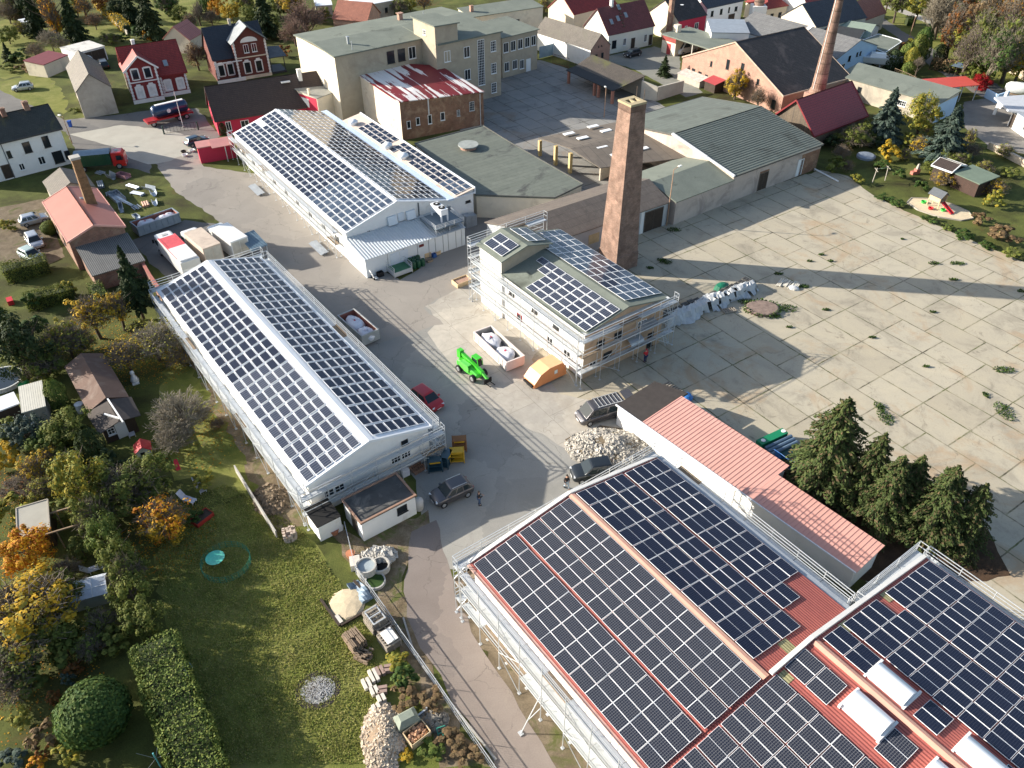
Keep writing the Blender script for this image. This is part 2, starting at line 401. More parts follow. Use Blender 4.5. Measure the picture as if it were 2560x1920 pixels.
# ------------------------------------------------------------------ scaffolding
_SC = {}
def scaffold(label, a, b, side, lifts, bay=2.57, wd=.75, rail=1.0, braces=True, toe=True, legs=True, base=0.0, mesh_rail=False, outr=(), ladder=False, group='scaffolds round the solar halls'):
    """a->b along the facade on the ground; side=+1 stands to the left of a->b, -1 to the right. lifts = deck heights"""
    A = ang(a, b); L = (V((b.x,b.y))-V((a.x,a.y))).length; n = max(1, round(L/bay)); bay = L/n
    o = thing('scaffold', label, 'scaffold', (a.x, a.y, base), A, group)
    s = side; top = lifts[-1] + rail; r = .035
    fr = MB()
    for y in (.08, wd):
        fr.tube((0, s*y, 0), (0, s*y, top if y == wd else lifts[-1]+.05), r, n=6)
        fr.box(-.12, s*y-.12, -.001, .12, s*y+.12, .03)
    for z in lifts: fr.bar((0, s*.08, z-.08), (0, s*wd, z-.08), .06)
    key = fr.mesh('frame', STEEL)
    for i in range(n+1): inst('frame', key, o, Matrix.Translation((i*bay, 0, 0)))
    dk = MB(); dk.box(.04, s*.1, -.05, bay-.04, s*(wd-.04), 0)
    dk.box(.03, s*(wd-.03), 0, bay-.03, s*(wd), .14) if toe else None
    dm = dk.mesh('deck', ALU); dp = dk.mesh('deck', PLY)
    for z in lifts:
        for i in range(n): inst('deck', dp if RN.random() < .13 else dm, o, Matrix.Translation((i*bay, 0, z)))
    for z in lifts:
        gr = MB()
        for dz in ((.5, 1.0) if z < lifts[-1] else (.35, .7, 1.0)):
            if z + dz > top + .01: continue
            gr.bar((0, s*wd, z+dz), (L, s*wd, z+dz), .05)
        if z == lifts[-1]:
            for x in (0, L):
                for dz in (.5, 1.0): gr.bar((x, s*.08, z+dz), (x, s*wd, z+dz), .045)
                gr.tube((x, s*.08, z), (x, s*.08, z+1), r, n=6)
        gr.build('guardrail', STEEL, o)
    if braces:
        zs = [0] + list(lifts)
        for i in range(0, n, 3):
            br = MB()
            for k in range(len(zs)-1): 
                p, q = (i*bay, (i+1)*bay) if k % 2 == 0 else ((i+1)*bay, i*bay)
                br.bar((p, s*(wd+.05), zs[k]+.1), (q, s*(wd+.05), zs[k+1]), .045)
            br.build('brace', STEEL, o)
    for i in outr:
        br = MB(); br.bar((i*bay, s*wd, lifts[-1]*.6), (i*bay, s*(wd+1.7), .05), .06); br.bar((i*bay, s*wd, lifts[-1]*.28), (i*bay, s*(wd+1.15), lifts[-1]*.2), .05)
        br.box(i*bay-.18, s*(wd+1.7)-.15, 0, i*bay+.18, s*(wd+1.7)+.15, .09); br.build('outrigger', STEEL, o)
    if ladder:
        ld = MB(); zs = [0] + list(lifts)
        for k in range(len(zs)-1):
            for d in (0, .4): ld.bar((.4+d, s*.5, zs[k]+.05), (1.3+d, s*.5, zs[k+1]+.3), .05)
            for q in range(1, 8): t = q/8; x = .4+.9*t; z = zs[k]+.05+(zs[k+1]-zs[k]+.25)*t; ld.bar((x, s*.5, z), (x+.4, s*.5, z), .04)
        ld.build('ladder', STEEL, o)
    return o
# ------------------------------------------------------------------ vehicles (x forward)
def wheel(par, x, y, r, w, rim=True, name='wheel'):
    t = MB(); sg = 1 if y > 0 else -1
    t.tube((x, y-w/2, r), (x, y+w/2, r), r, n=18)
    k = t.build(name, BLACK, par)
    if rim:
        m = MB(); m.tube((x, y+sg*(w/2-.01), r), (x, y+sg*(w/2+.015), r), r*.62, r*.55, n=12); m.build('rim', mk('alloy_rim', (.45,.46,.47), .35, .1, 5, metal=.6), k)
    return k
def paint(name, c, metal=.25): 
    if name in _M: return _M[name]
    m, nt, b = _new(name); b.inputs['Base Color'].default_value = c4(c); b.inputs['Roughness'].default_value = .3; b.inputs['Metallic'].default_value = metal
    b.inputs['Coat Weight'].default_value = .6; b.inputs['Coat Roughness'].default_value = .08
    _M[name] = m; return m
def soft(o, w=.07):
    b = o.modifiers.new('bevel', 'BEVEL'); b.width = w; b.segments = 3; b.limit_method = 'ANGLE'; b.angle_limit = rad(20); b.harden_normals = False; return o
def car(label, P, A, mat, L=4.5, Wd=1.8, H=1.5, kind='wagon', group='parked cars', rails=False, name='parked_car', rack=False, hatch=False):
    o = thing(name, label, 'van' if kind == 'van' else 'car', (P.x, P.y, P.z), A, group)
    h = Wd/2; gl = .2; r = .33 if kind != 'van' else .34
    zb = .62*H if kind != 'van' else .52*H     # belt line
    hood = {'wagon': .26, 'hatch': .22, 'sedan': .25, 'van': .13}[kind]*L
    x0, x1 = -L/2, L/2
    # lower body: rounded sections along x: (x, zlow, zhigh, halfwidth)
    secs = [(x0, .42, zb*.86, h*.82), (x0+.1, .28, zb*.97, h*.94), (x0+.5, gl, zb, h), (x0+L*.5, gl, zb, h), (x1-hood, gl, zb*.985, h), (x1-hood*.5, gl, zb*.93, h*.98), (x1-.22, gl+.04, zb*.84, h*.9), (x1-.04, .3, zb*.72, h*.74), (x1, .4, zb*.6, h*.62)]
    rings = []
    for x, z0, z1, w in secs:
        rings.append([(x, -w*.9, z0), (x, -w, z0+.15), (x, -w, z1-.12), (x, -w*.9, z1), (x, w*.9, z1), (x, w, z1-.12), (x, w, z0+.15), (x, w*.9, z0)])
    soft(MB().loft([r_[::-1] for r_ in rings]).build('body', mat, o, True))
    # cabin
    if kind == 'wagon': xs = (x0+.12, x0+.5, x1-hood-L*.17, x1-hood+.05)
    elif kind == 'hatch': xs = (x0+.15, x0+.55, x1-hood-L*.18, x1-hood+.05)
    elif kind == 'sedan': xs = (x0+L*.14, x0+L*.3, x1-hood-L*.17, x1-hood+.05)
    else: xs = (x0+.05, x0+.2, x1-hood-L*.13, x1-hood*.75)
    w0, w1 = h*.93, h*.74 if kind != 'van' else h*.84; z0, z1 = zb-.03, H
    B = [(xs[0],-w0,z0),(xs[3],-w0,z0),(xs[3],w0,z0),(xs[0],w0,z0)]; U = [(xs[1],-w1,z1-.06),(xs[2],-w1,z1-.06),(xs[2],w1,z1-.06),(xs[1],w1,z1-.06)]
    U2 = [(xs[1]+.12,-w1+.14,z1),(xs[2]-.14,-w1+.14,z1),(xs[2]-.14,w1-.14,z1),(xs[1]+.12,w1-.14,z1)]
    soft(MB().loft([B, U, U2]).build('cabin', mat, o, True))
    def gq(name, i, j, m0=.06, lo=.12, hi=.9, parts=1):
        b0, b1, u0, u1 = V(B[i]), V(B[j]), V(U[i]), V(U[j]); n = (b1-b0).cross(u0-b0).normalized()*.012
        for k in range(parts):
            s0 = m0 + (1-2*m0)*k/parts + (.02 if k else 0); s1 = m0 + (1-2*m0)*(k+1)/parts - (.02 if k < parts-1 else 0)
            pt = lambda s, t: (b0.lerp(b1, s)).lerp(u0.lerp(u1, s), t) + n
            m = MB(); q = [pt(s0, lo), pt(s1, lo), pt(s1, hi), pt(s0, hi)]; m.quad(*q); m.build(name, CARGLASS, o)
    gq('windscreen', 1, 2, .05, .06, .94); gq('rear_window', 3, 0, .1, .2, .88)
    np_ = 3 if kind == 'wagon' else 2
    gq('side_window', 0, 1, .07, .12, .88, np_); gq('side_window', 2, 3, .07, .12, .88, np_)
    for sx in (x0+L*.19, x1-L*.185):
        for sy in (-h+.08, h-.08): wheel(o, sx, sy, r, .2)
    for sy in (-1, 1):
        m = MB(); m.xbox(Matrix.Translation((x1-.16, sy*h*.62, zb*.74)) @ rotm(-sy*.5), -.1, -.17, -.07, .06, .17, .07); m.build('headlight', mk_glass('headlight_glass', (.7,.72,.74), .15), o)
        m = MB(); m.box(x0+.0, sy*h*.72-.1, zb*.66, x0+.08, sy*h*.72+.1, zb*.9); m.build('tail_light', mk('tail_light_red', (.35,.01,.012), .3), o)
        m = MB(); m.box(xs[3]-.45, sy*(w0+.02), zb+.02, xs[3]-.27, sy*(w0+.2), zb+.15); m.build('mirror', mat, o)
    MB().box(x1-.05, -.25, .4, x1+.012, .25, .5).build('number_plate', mk('plate_white', (.7,.7,.7), .5), o)
    if rails:
        for sy in (-1, 1): m = MB(); m.bar((xs[1]+.15, sy*(w1-.06), z1+.05), (xs[2]-.1, sy*(w1-.06), z1+.05), .04); m.bar((xs[1]+.2, sy*(w1-.06), z1-.05), (xs[1]+.2, sy*(w1-.06), z1+.05), .04); m.bar((xs[2]-.2, sy*(w1-.06), z1-.05), (xs[2]-.2, sy*(w1-.06), z1+.05), .04); m.build('roof_rail', STEEL, o)
    return o
def place_car(label, p1, p2, mat, **kw):
    """p1 rear, p2 front (ground points); centred between them"""
    c = (p1+p2)/2; L = (p2-p1).length; kw.setdefault('L', min(max(L, 3.8), 5.4)); return car(label, c, ang(p1, p2), mat, **kw)
# ------------------------------------------------------------------ people
def person(label, P, A, top, legs, hair=(.03,.02,.015), pose='stand', h=1.76, extra=None, cap=None):
    """one continuous skinned body; clothing and hair as children"""
    o = thing('person', label, 'person', P, A)
    k = h/1.76
    walk = .22 if pose == 'walk' else .0
    J = {'pel': (0,0,.95), 'sp': (0,0,1.15), 'ch': (.0,0,1.36), 'nk': (.01,0,1.5), 'hd': (.03,0,1.6), 'ht': (.03,0,1.72),
         'hl': (0,.1,.9), 'kl': (.06+walk*.6,.11,.5), 'al': (.0+walk,.11,.09), 'tl': (.17+walk,.12,.05),
         'hr': (0,-.1,.9), 'kr': (.06-walk*.2,-.11,.5), 'ar': (.0-walk*1.3,-.11,.09+walk*.2), 'tr': (.17-walk*1.3,-.12,.05),
         'sl': (0,.19,1.42), 'el': (-.04,.26,1.15), 'wl': (.1,.24,.93), 'fl': (.16,.23,.85),
         'sr': (0,-.19,1.42), 'er': (-.04,-.26,1.15), 'wr': (.1,-.24,.93), 'fr': (.16,-.23,.85)}
    if pose in ('hold', 'reach'):
        up = .35 if pose == 'reach' else 0
        J.update(er=(.1,-.25,1.18+up*.6), wr=(.33,-.14,1.26+up), fr=(.42,-.12,1.28+up*1.1), el=(.08,.25,1.18), wl=(.28,.12,1.2), fl=(.36,.08,1.22))
    E = [('pel','sp'),('sp','ch'),('ch','nk'),('nk','hd'),('hd','ht'),('pel','hl'),('hl','kl'),('kl','al'),('al','tl'),('pel','hr'),('hr','kr'),('kr','ar'),('ar','tr'),
         ('ch','sl'),('sl','el'),('el','wl'),('wl','fl'),('ch','sr'),('sr','er'),('er','wr'),('wr','fr')]
    R_ = dict(pel=.13, sp=.13, ch=.15, nk=.055, hd=.095, ht=.07, hl=.1, kl=.065, al=.045, tl=.04, hr=.1, kr=.065, ar=.045, tr=.04, sl=.075, el=.05, wl=.038, fl=.03, sr=.075, er=.05, wr=.038, fr=.03)
    def skin(name, keys, mat, grow=1.0, par=o):
        ks = list(keys); me = bpy.data.meshes.new(name)
        me.from_pydata([tuple(c*k for c in J[q]) for q in ks], [(ks.index(a), ks.index(b)) for a, b in E if a in ks and b in ks], [])
        ob = bpy.data.objects.new(name, me); col.objects.link(ob); ob.parent = par
        ob.modifiers.new('skin', 'SKIN')
        sv = me.skin_vertices[0].data
        for i, q in enumerate(ks): sv[i].radius = (R_[q]*grow*k, R_[q]*grow*k)
        sv[0].use_root = True
        sub = ob.modifiers.new('sub', 'SUBSURF'); sub.levels = 1; sub.render_levels = 1
        me.materials.append(mat); return ob
    SK = mk('skin_tone', (.5,.29,.2), .6, .05, 4)
    body = skin('body', list(J), SK)
    skin('jacket', ['pel','sp','ch','sl','el','wl','sr','er','wr'], top, 1.36)
    skin('trousers', ['pel','hl','kl','al','hr','kr','ar'], legs, 1.26)
    hm = MB(); c = J['ht']; hm.lathe([(.085,-.06),(.1,-.02),(.098,.03),(.075,.075),(.03,.095)], 12, (c[0]*k-.02, c[1], c[2]*k)); hm.build('cap' if cap else 'hair', cap or mk('dark_hair', hair, .7), o, True)
    fm = MB(); hx, hz = J['hd'][0]*k, J['hd'][2]*k+.02
    fm.box(hx+.09, -.012, hz-.02, hx+.118, .012, hz+.02); fm.build('nose', SK, o)
    em = MB()
    for s_ in (-1, 1): em.box(hx+.085, s_*.034-.01, hz+.022, hx+.097, s_*.034+.01, hz+.034)
    em.box(hx+.08, -.022, hz-.052, hx+.094, .022, hz-.042); em.build('eyes_and_mouth', mk('dark_features', (.08,.03,.03), .5), o)
    for sd in ('l', 'r'):
        w, f = V(J['w'+sd])*k, V(J['f'+sd])*k; d = (f-w).normalized(); x = d.cross(V((0,0,1))).normalized(); hd = MB(); q = w.lerp(f, .4)
        for i, ln in enumerate((.075,.085,.08,.065)):
            b = f + x*(i-1.5)*.02; e1 = b + d*ln*.55 - V((0,0,.01)); e2 = e1 + d*ln*.4 - V((0,0,.03)); hd.tube(b, e1, .009, .0085, 6); hd.tube(e1, e2, .0085, .007, 6)
        th = q + x*.035*(1 if sd == 'l' else -1); hd.tube(q, th, .011, .01, 6); hd.tube(th, th+d*.05-V((0,0,.015)), .01, .008, 6)
        hd.build('hand', SK, o)
        sh = MB(); a_, t_ = V(J['a'+sd])*k, V(J['t'+sd])*k; fl = V((0,0,max(0, a_.z-.09)))
        sh.xbox(Matrix.Translation((a_.x, a_.y, fl.z)), -.07, -.045, 0, .2, .045, .09); sh.build('shoe', BLACK, o)
    return o
# ------------------------------------------------------------------ vegetation
def _leafquad(mb, c, n, s, asp=1.0, up=None):
    n = n.normalized(); t = n.cross(up or V((RN.gauss(0,1), RN.gauss(0,1), RN.gauss(0,1))))
    if t.length < 1e-4: t = n.cross(V((1,0,0)))
    t.normalize(); b = n.cross(t)
    mb.add([c-t*s-b*s*asp*.15, c-b*s*asp, c+t*s-b*s*asp*.0, c+b*s*asp], [(0,1,2,3)])
def rv(): return V((RN.gauss(0,1), RN.gauss(0,1), RN.gauss(0,1))).normalized()
def crown_deciduous(seed, n=5600, leaf=.0225, clumps=60, shell=.55, gap=.0):
    """unit crown: centre origin, half axes .5"""
    RN.seed(seed); mb = MB(); cl = []
    for i in range(clumps):
        d = rv(); r = .5*(shell + (1-shell)*RN.random()**.6); d.z = d.z*1.0
        cl.append((d*r*RN.uniform(.6,1.12), RN.uniform(.05,.17)))
    for i in range(n):
        c, s = RN.choice(cl); d = rv(); p = c + d*s*RN.random()**.5
        if p.z < -.42: continue
        _leafquad(mb, p, d+V((0,0,.5))+p.normalized()*.4, leaf*RN.uniform(.45,1.45), RN.uniform(.45,.9))
    return mb
def crown_sparse(seed, n=700, leaf=.022):
    """open crown: branch ends with a few leaves left"""
    RN.seed(seed); mb = MB()
    for i in range(n):
        d = rv(); p = d*.5*RN.random()**.45
        _leafquad(mb, p, rv(), leaf*RN.uniform(.6,1.2), .7)
    return mb
def twigs(seed, n=170, fine=7, spread=1.0, r0=.02):
    """bare branches from (0,0,-.5) up and outwards through a unit crown"""
    RN.seed(seed); mb = MB()
    for i in range(n):
        d = rv(); d.z = abs(d.z)*.8+.15; a = V((0,0,-.5)) + V((0,0,RN.random()*.35)); e = V((d.x*.48*spread, d.y*.48*spread, -.3+d.z*.75)) * RN.uniform(.6,1.05)
        m = a.lerp(e, .5) + rv()*.05
        if i < 14: mb.tube(a, m, r0, r0*.6, 5, False); mb.tube(m, e, r0*.6, r0*.25, 4, False)
        else: mb.bar(m, e, r0*.35)
        for k in range(fine):
            s = m.lerp(e, RN.uniform(.2,1)); q = s + (rv()*.1+ (e-m)*.15); mb.bar(s, q, r0*.22)
    return mb
def crown_conifer(seed, whorls=20, droop=.3, leaf=.03, dens=1.0, taper=.9):
    """unit cone: base z=0, tip z=1, radius .5; separate drooping branches with gaps between them"""
    RN.seed(seed); mb = MB(); nb = int(whorls*8*dens)
    for k in range(nb):
        t = ((k+RN.random())/nb)**.92; z = .03 + .95*t; R_ = .5*(1-t)**taper + .02
        a = k*2.399 + RN.gauss(0,.3); rr = R_*RN.choice((.55,.8,.95,1.05,1.2))*RN.uniform(.85,1.1); d = V((math.cos(a), math.sin(a), 0)); sd = V((-d.y, d.x, 0))
        m = max(3, int(rr*38)); up = RN.uniform(.02,.12)
        for q in range(m):
            s = (q+.6)/m; wd = rr*.34*(s**.5)*(1.15-s)
            for w in range(7):
                lat = (w-3)/3; c = d*rr*(s+RN.gauss(0,.02)) + sd*(lat*wd+RN.gauss(0,.006)) + V((0,0,z + up*rr*s*2 - droop*rr*s*s - abs(lat)*wd*.5 + RN.gauss(0,.006)))
                _leafquad(mb, c, V((RN.gauss(0,.4), RN.gauss(0,.4), .9))+d*.5+sd*lat*.5, leaf*RN.uniform(.8,1.7), .42, sd+d*RN.gauss(lat*.5,.3))
    for i in range(40): _leafquad(mb, V((RN.gauss(0,.012), RN.gauss(0,.012), .9+.12*RN.random())), rv()+V((0,0,.5)), leaf*.7, 1.4)
    return mb
def crown_clip(seed, n=5200, leaf=.026):
    RN.seed(seed); mb = MB(); mb.lathe([(.02,-.46),(.3,-.36),(.44,-.15),(.46,.05),(.38,.28),(.2,.42),(.02,.46)], 16)
    for i in range(n): d = rv(); _leafquad(mb, d*(.485+.02*math.sin(d.x*9)*math.cos(d.z*8)+RN.gauss(0,.012)), d+rv()*.5, leaf*RN.uniform(.6,1.3), .7)
    return mb
def crown_column(seed, n=2600, leaf=.03):
    RN.seed(seed); mb = MB()
    for i in range(n):
        z = RN.random(); a = RN.random()*2*PI; r = .5*min(1, (1.02-z)*3.2)**.5*min(1, .55+z*2.2)*(1+.14*math.sin(a*4+z*9))
        p = V((math.cos(a)*r, math.sin(a)*r, z))*1.0; _leafquad(mb, p, V((math.cos(a), math.sin(a), .7))+rv()*.6, leaf*RN.uniform(.6,1.3), 1.2)
    return mb
def trunk_mesh(seed, limbs=7):
    """unit trunk: base z=0 to z=1"""
    RN.seed(seed); mb = MB(); b = V((RN.gauss(0,.02), RN.gauss(0,.02), .45))
    mb.tube((0,0,-.03), b, .035, .025, 8); mb.tube(b, b+V((RN.gauss(0,.03), RN.gauss(0,.03), .4)), .025, .008, 7)
    for i in range(limbs):
        s = b + V((0,0,RN.uniform(-.1,.25))); a = RN.random()*2*PI; e = s + V((math.cos(a)*.22, math.sin(a)*.22, RN.uniform(.12,.3)))
        mb.tube(s, e, .014, .006, 6); e2 = e + V((math.cos(a)*.1+RN.gauss(0,.05), math.sin(a)*.1, .12)); mb.tube(e, e2, .006, .003, 5)
    return mb
BARK = mk('tree_bark', (.1,.075,.055), .9, .3, 4)
TWIG = mk('bare_twigs', (.16,.13,.1), .9, .3, 3)
GREY_TWIG = mk('grey_twigs', (.22,.19,.14), .9, .3, 3)
L_YEL = mk_leaf('yellow_leaves', [(.5,.3,.02),(.6,.38,.03),(.42,.3,.04),(.3,.26,.05)])
L_ORA = mk_leaf('orange_leaves', [(.6,.3,.02),(.62,.38,.03),(.5,.2,.02),(.42,.14,.02)])
L_RUS = mk_leaf('russet_leaves', [(.22,.08,.025),(.3,.12,.03),(.16,.09,.03),(.12,.07,.03)])
L_OLI = mk_leaf('olive_leaves', [(.11,.14,.03),(.15,.18,.038),(.21,.21,.05),(.085,.11,.025)])
L_YGR = mk_leaf('yellow_green_leaves', [(.2,.22,.04),(.3,.28,.05),(.4,.3,.04),(.14,.17,.04)])
L_GRN = mk_leaf('green_leaves', [(.045,.085,.02),(.07,.12,.025),(.05,.1,.03),(.1,.14,.03)])
L_DRK = mk_leaf('dark_conifer_needles', [(.02,.035,.014),(.035,.055,.018),(.028,.045,.02),(.05,.07,.022)], .1)
L_SPR = mk_leaf('spruce_needles', [(.035,.056,.017),(.05,.075,.021),(.065,.09,.026),(.09,.11,.034),(.045,.07,.02),(.12,.085,.045)], .1)
L_BLU = mk_leaf('blue_spruce_needles', [(.05,.075,.06),(.07,.1,.08),(.04,.065,.045),(.09,.115,.095)], .1)
L_HDG = mk_leaf('hedge_leaves', [(.085,.125,.025),(.13,.175,.035),(.19,.21,.05),(.07,.11,.025)], .15)
L_RED = mk_leaf('crimson_leaves', [(.3,.01,.015),(.38,.02,.02),(.2,.01,.015)])
L_BRN = mk_leaf('brown_dry_leaves', [(.17,.11,.06),(.24,.16,.08),(.13,.09,.05),(.28,.2,.1)])
_TM = {}
def _crown(kind, v):
    k = (kind, v)
    if k not in _TM:
        sd = v*17 + sum(map(ord, kind))
        mb = {'tree': lambda: crown_deciduous(sd), 'open': lambda: crown_deciduous(sd, 1500, .024, 60, .35), 'bush': lambda: crown_deciduous(sd, 900, .062, 22, .5),
              'twig': lambda: twigs(sd), 'sparse': lambda: crown_sparse(sd), 'conifer': lambda: crown_conifer(sd), 'bigspruce': lambda: crown_conifer(sd, 26, .3, .02, 1.5, .62), 'column': lambda: crown_column(sd), 'clip': lambda: crown_clip(sd)}[kind]()
        _TM[k] = mb.mesh('crown', L_GRN)
    return _TM[k]
def _trunk(v):
    if ('trunk', v) not in _TM: _TM[('trunk', v)] = trunk_mesh(v).mesh('trunk', BARK)
    return _TM[('trunk', v)]
_cnt = [0]
def tree(name, label, P, h, w, leaf, kind='tree', cat='tree', low=.25, group=None, lean=0, twig=None, wy=None):
    """P ground point; h total height; w crown width; low = where the crown starts (fraction of h)"""
    _cnt[0] += 1; v = _cnt[0] % 3; a = _cnt[0]*2.4
    o = thing(name, label, cat, P, a, group); wy = wy or w
    if kind in ('conifer', 'bigspruce', 'column'):
        inst('crown', _crown(kind, v), o, Matrix.Translation((0,0,h*low)) @ Matrix.Diagonal((w, wy, h*(1-low), 1)), leaf)
        MB().tube((0,0,-.1), (0,0,h*.9), h*.018+.04, .02, 8).build('trunk', BARK, o)
    else:
        ch = h*(1-low); C = Matrix.Translation((lean, 0, h*low+ch/2)) @ Matrix.Diagonal((w, wy, ch, 1))
        if kind == 'bare':
            inst('crown', _crown('twig', v), o, C, leaf)
        else:
            inst('crown', _crown(kind, v), o, C, leaf)
            if kind in ('open', 'sparse') or (kind == 'tree' and v == 0) or twig: inst('twigs', _crown('twig', v), o, C @ (Matrix.Diagonal((1.02,1.02,1.02,1)) if kind == 'tree' else Matrix.Diagonal((.9,.9,.95,1))), twig or TWIG)
        if cat == 'tree': inst('trunk', _trunk(v), o, Matrix.Diagonal((h, h, h*.85, 1)))
        else: MB().tube((0,0,-.05), (0,0,h*.5), .04, .02, 6).build('stem', BARK, o)
    return o
def bush(label, P, h, w, leaf, kind='bush', group=None, name='shrub', wy=None): return tree(name, label, P, h, w, leaf, kind, 'shrub', .0, group, 0, None, wy)
def hedge(name, label, pts, w, h, leaf, dens=100, cat='hedge', size=.085, top=.0, group=None):
    """clipped hedge along ground points: leaf faces over a dark green core"""
    P0 = pts[0]; o = thing(name, label, cat, P0, 0, group); mb = MB(); core = MB()
    for a, b in zip(pts[:-1], pts[1:]):
        a, b = a-P0, b-P0; d = b-a; L = d.length; d.normalize(); n = V((-d.y, d.x, 0))
        core.xbox(Matrix.Translation(a) @ rotm(math.atan2(d.y, d.x)), -.05, -w*.34, 0, L+.05, w*.36, h*.86)
        N = int((L*w + 2*L*h)*dens)
        for i in range(N):
            x = RN.uniform(-.1, L+.1); u = RN.random()*(w+2*h)
            wob = .1*math.sin(x*2.1)+.08*math.sin(x*5.3+1)
            if u < h: p = a+d*x-n*(w/2+wob)+V((0,0,u)); nn = -n
            elif u < h+w: p = a+d*x+n*(u-h-w/2)+V((0,0,h+wob)); nn = V((0,0,1))
            else: p = a+d*x+n*(w/2+wob)+V((0,0,u-h-w)); nn = n
            p += rv()*.13; _leafquad(mb, p, nn+rv()*.8, size*RN.uniform(.6,1.3), .7)
    mb.build('foliage', leaf, o); core.build('stems', mk('hedge_shade_green', (.03,.042,.014), .95, .4, 5), o); return o  # core is a filler box; shade between the leaves put into its dark green
# ------------------------------------------------------------------ the setting
def sheet(name, pts, z, mat, rz=0.0, jag=.12):
    """flat ground polygon; its own axes turned by rz so that joints follow the yard"""
    RN.seed(len(name)*7+len(pts)); qp = []
    for a, b in zip(pts, pts[1:]+pts[:1]):
        L = (b-a).length; k = max(1, min(60, int(L/1.1))); n = V((-(b-a).y, (b-a).x, 0)).normalized() if L > .01 else V()
        for i in range(k): qp.append(a.lerp(b, i/k) + n*RN.gauss(0, jag)*(1 if i else .3))
    pts = qp
    P0 = pts[0]; Mi = (Matrix.Translation((P0.x, P0.y, 0)) @ rotm(rz)).inverted()
    mb = MB(); q = [Mi @ V((p.x, p.y, 0)) for p in pts]
    if sum(q[i].x*q[(i+1)%len(q)].y-q[(i+1)%len(q)].x*q[i].y for i in range(len(q))) < 0: q = q[::-1]
    mb.add(q, [tuple(range(len(q)))]); o = mb.build(name, mat); o.location = (P0.x, P0.y, z); o.rotation_euler = (0, 0, rz); o['kind'] = 'structure'; return o
def cracked(m, sc=.2, w=.007, amt=.45):
    nt = m.node_tree; b = nt.nodes['Principled BSDF']; src = b.inputs['Base Color'].links[0].from_socket
    tc = nt.nodes.new('ShaderNodeTexCoord'); nz = _n(nt, 'ShaderNodeTexNoise', Scale=.9, Detail=6); nt.links.new(tc.outputs['Object'], nz.inputs['Vector'])
    ma = nt.nodes.new('ShaderNodeVectorMath'); ma.operation = 'MULTIPLY_ADD'; ma.inputs[1].default_value = (2,2,0); nt.links.new(nz.outputs['Color'], ma.inputs[0]); nt.links.new(tc.outputs['Object'], ma.inputs[2])
    vo = _n(nt, 'ShaderNodeTexVoronoi', feature='DISTANCE_TO_EDGE', Scale=sc); nt.links.new(ma.outputs[0], vo.inputs['Vector'])
    f = _mix(nt, 1.0, _ramp(nt, vo.outputs[0], [(0,(amt,)*3),(w,(0,0,0))]), _ramp(nt, _noise(nt, .2, 4, .6), [(.42,(0,0,0)),(.58,(1,1,1))]), 'MULTIPLY')
    pv = _n(nt, 'ShaderNodeTexVoronoi', Scale=.14); nt.links.new(ma.outputs[0], pv.inputs['Vector'])
    o = _mix(nt, 1.0, src, _ramp(nt, pv.outputs['Color'], [(.2,(.88,.88,.89)),(.8,(1.08,1.07,1.06))]), 'MULTIPLY')
    nt.links.new(_mix(nt, f, o, (.03,.028,.024)), b.inputs['Base Color']); return m
GRASS = mk_ground('garden_ground', [(.28,(.04,.033,.016)),(.42,(.06,.065,.018)),(.58,(.1,.115,.028)),(.75,(.16,.15,.045))], .16, .45, 9, .6, .95, [((.13,.075,.03),.13,.6,.72)])
LAWN = mk_ground('lawn_grass', [(.25,(.09,.115,.022)),(.45,(.15,.165,.036)),(.6,(.2,.2,.055)),(.8,(.27,.235,.09))], .3, .45, 11, .7, .95, [((.16,.13,.08),.4,.63,.75)])
ASPH = mk_ground('worn_asphalt', [(.3,(.25,.228,.2)),(.7,(.315,.288,.252))], .12, .12, 10, .15, .9, [((.17,.15,.135),.3,.6,.75)])
ASPH2 = mk_ground('grey_asphalt', [(.3,(.27,.262,.235)),(.7,(.335,.322,.29))], .2, .14, 10, .15, .9, [((.4,.375,.32),.5,.6,.78),((.2,.19,.17),.35,.62,.72)])
STREET = mk_ground('street_asphalt', [(.3,(.15,.145,.135)),(.7,(.2,.19,.175))], .2, .12, 8, .15)
LANE = mk_ground('lane_asphalt', [(.3,(.22,.182,.158)),(.7,(.28,.238,.208))], .2, .14, 10, .15, .9, [((.32,.28,.23),.4,.64,.8)])
for m_ in (ASPH, ASPH2, STREET, LANE): cracked(m_)
APRON = mk_brick('pale_concrete_bays', (.47,.43,.36), (.43,.395,.335), (.3,.28,.23), 6.5, 5.2, .03, .18, (.33,.29,.23), .25, .4, .2, .9, .55, .75); cracked(APRON, .22, .008, .5)
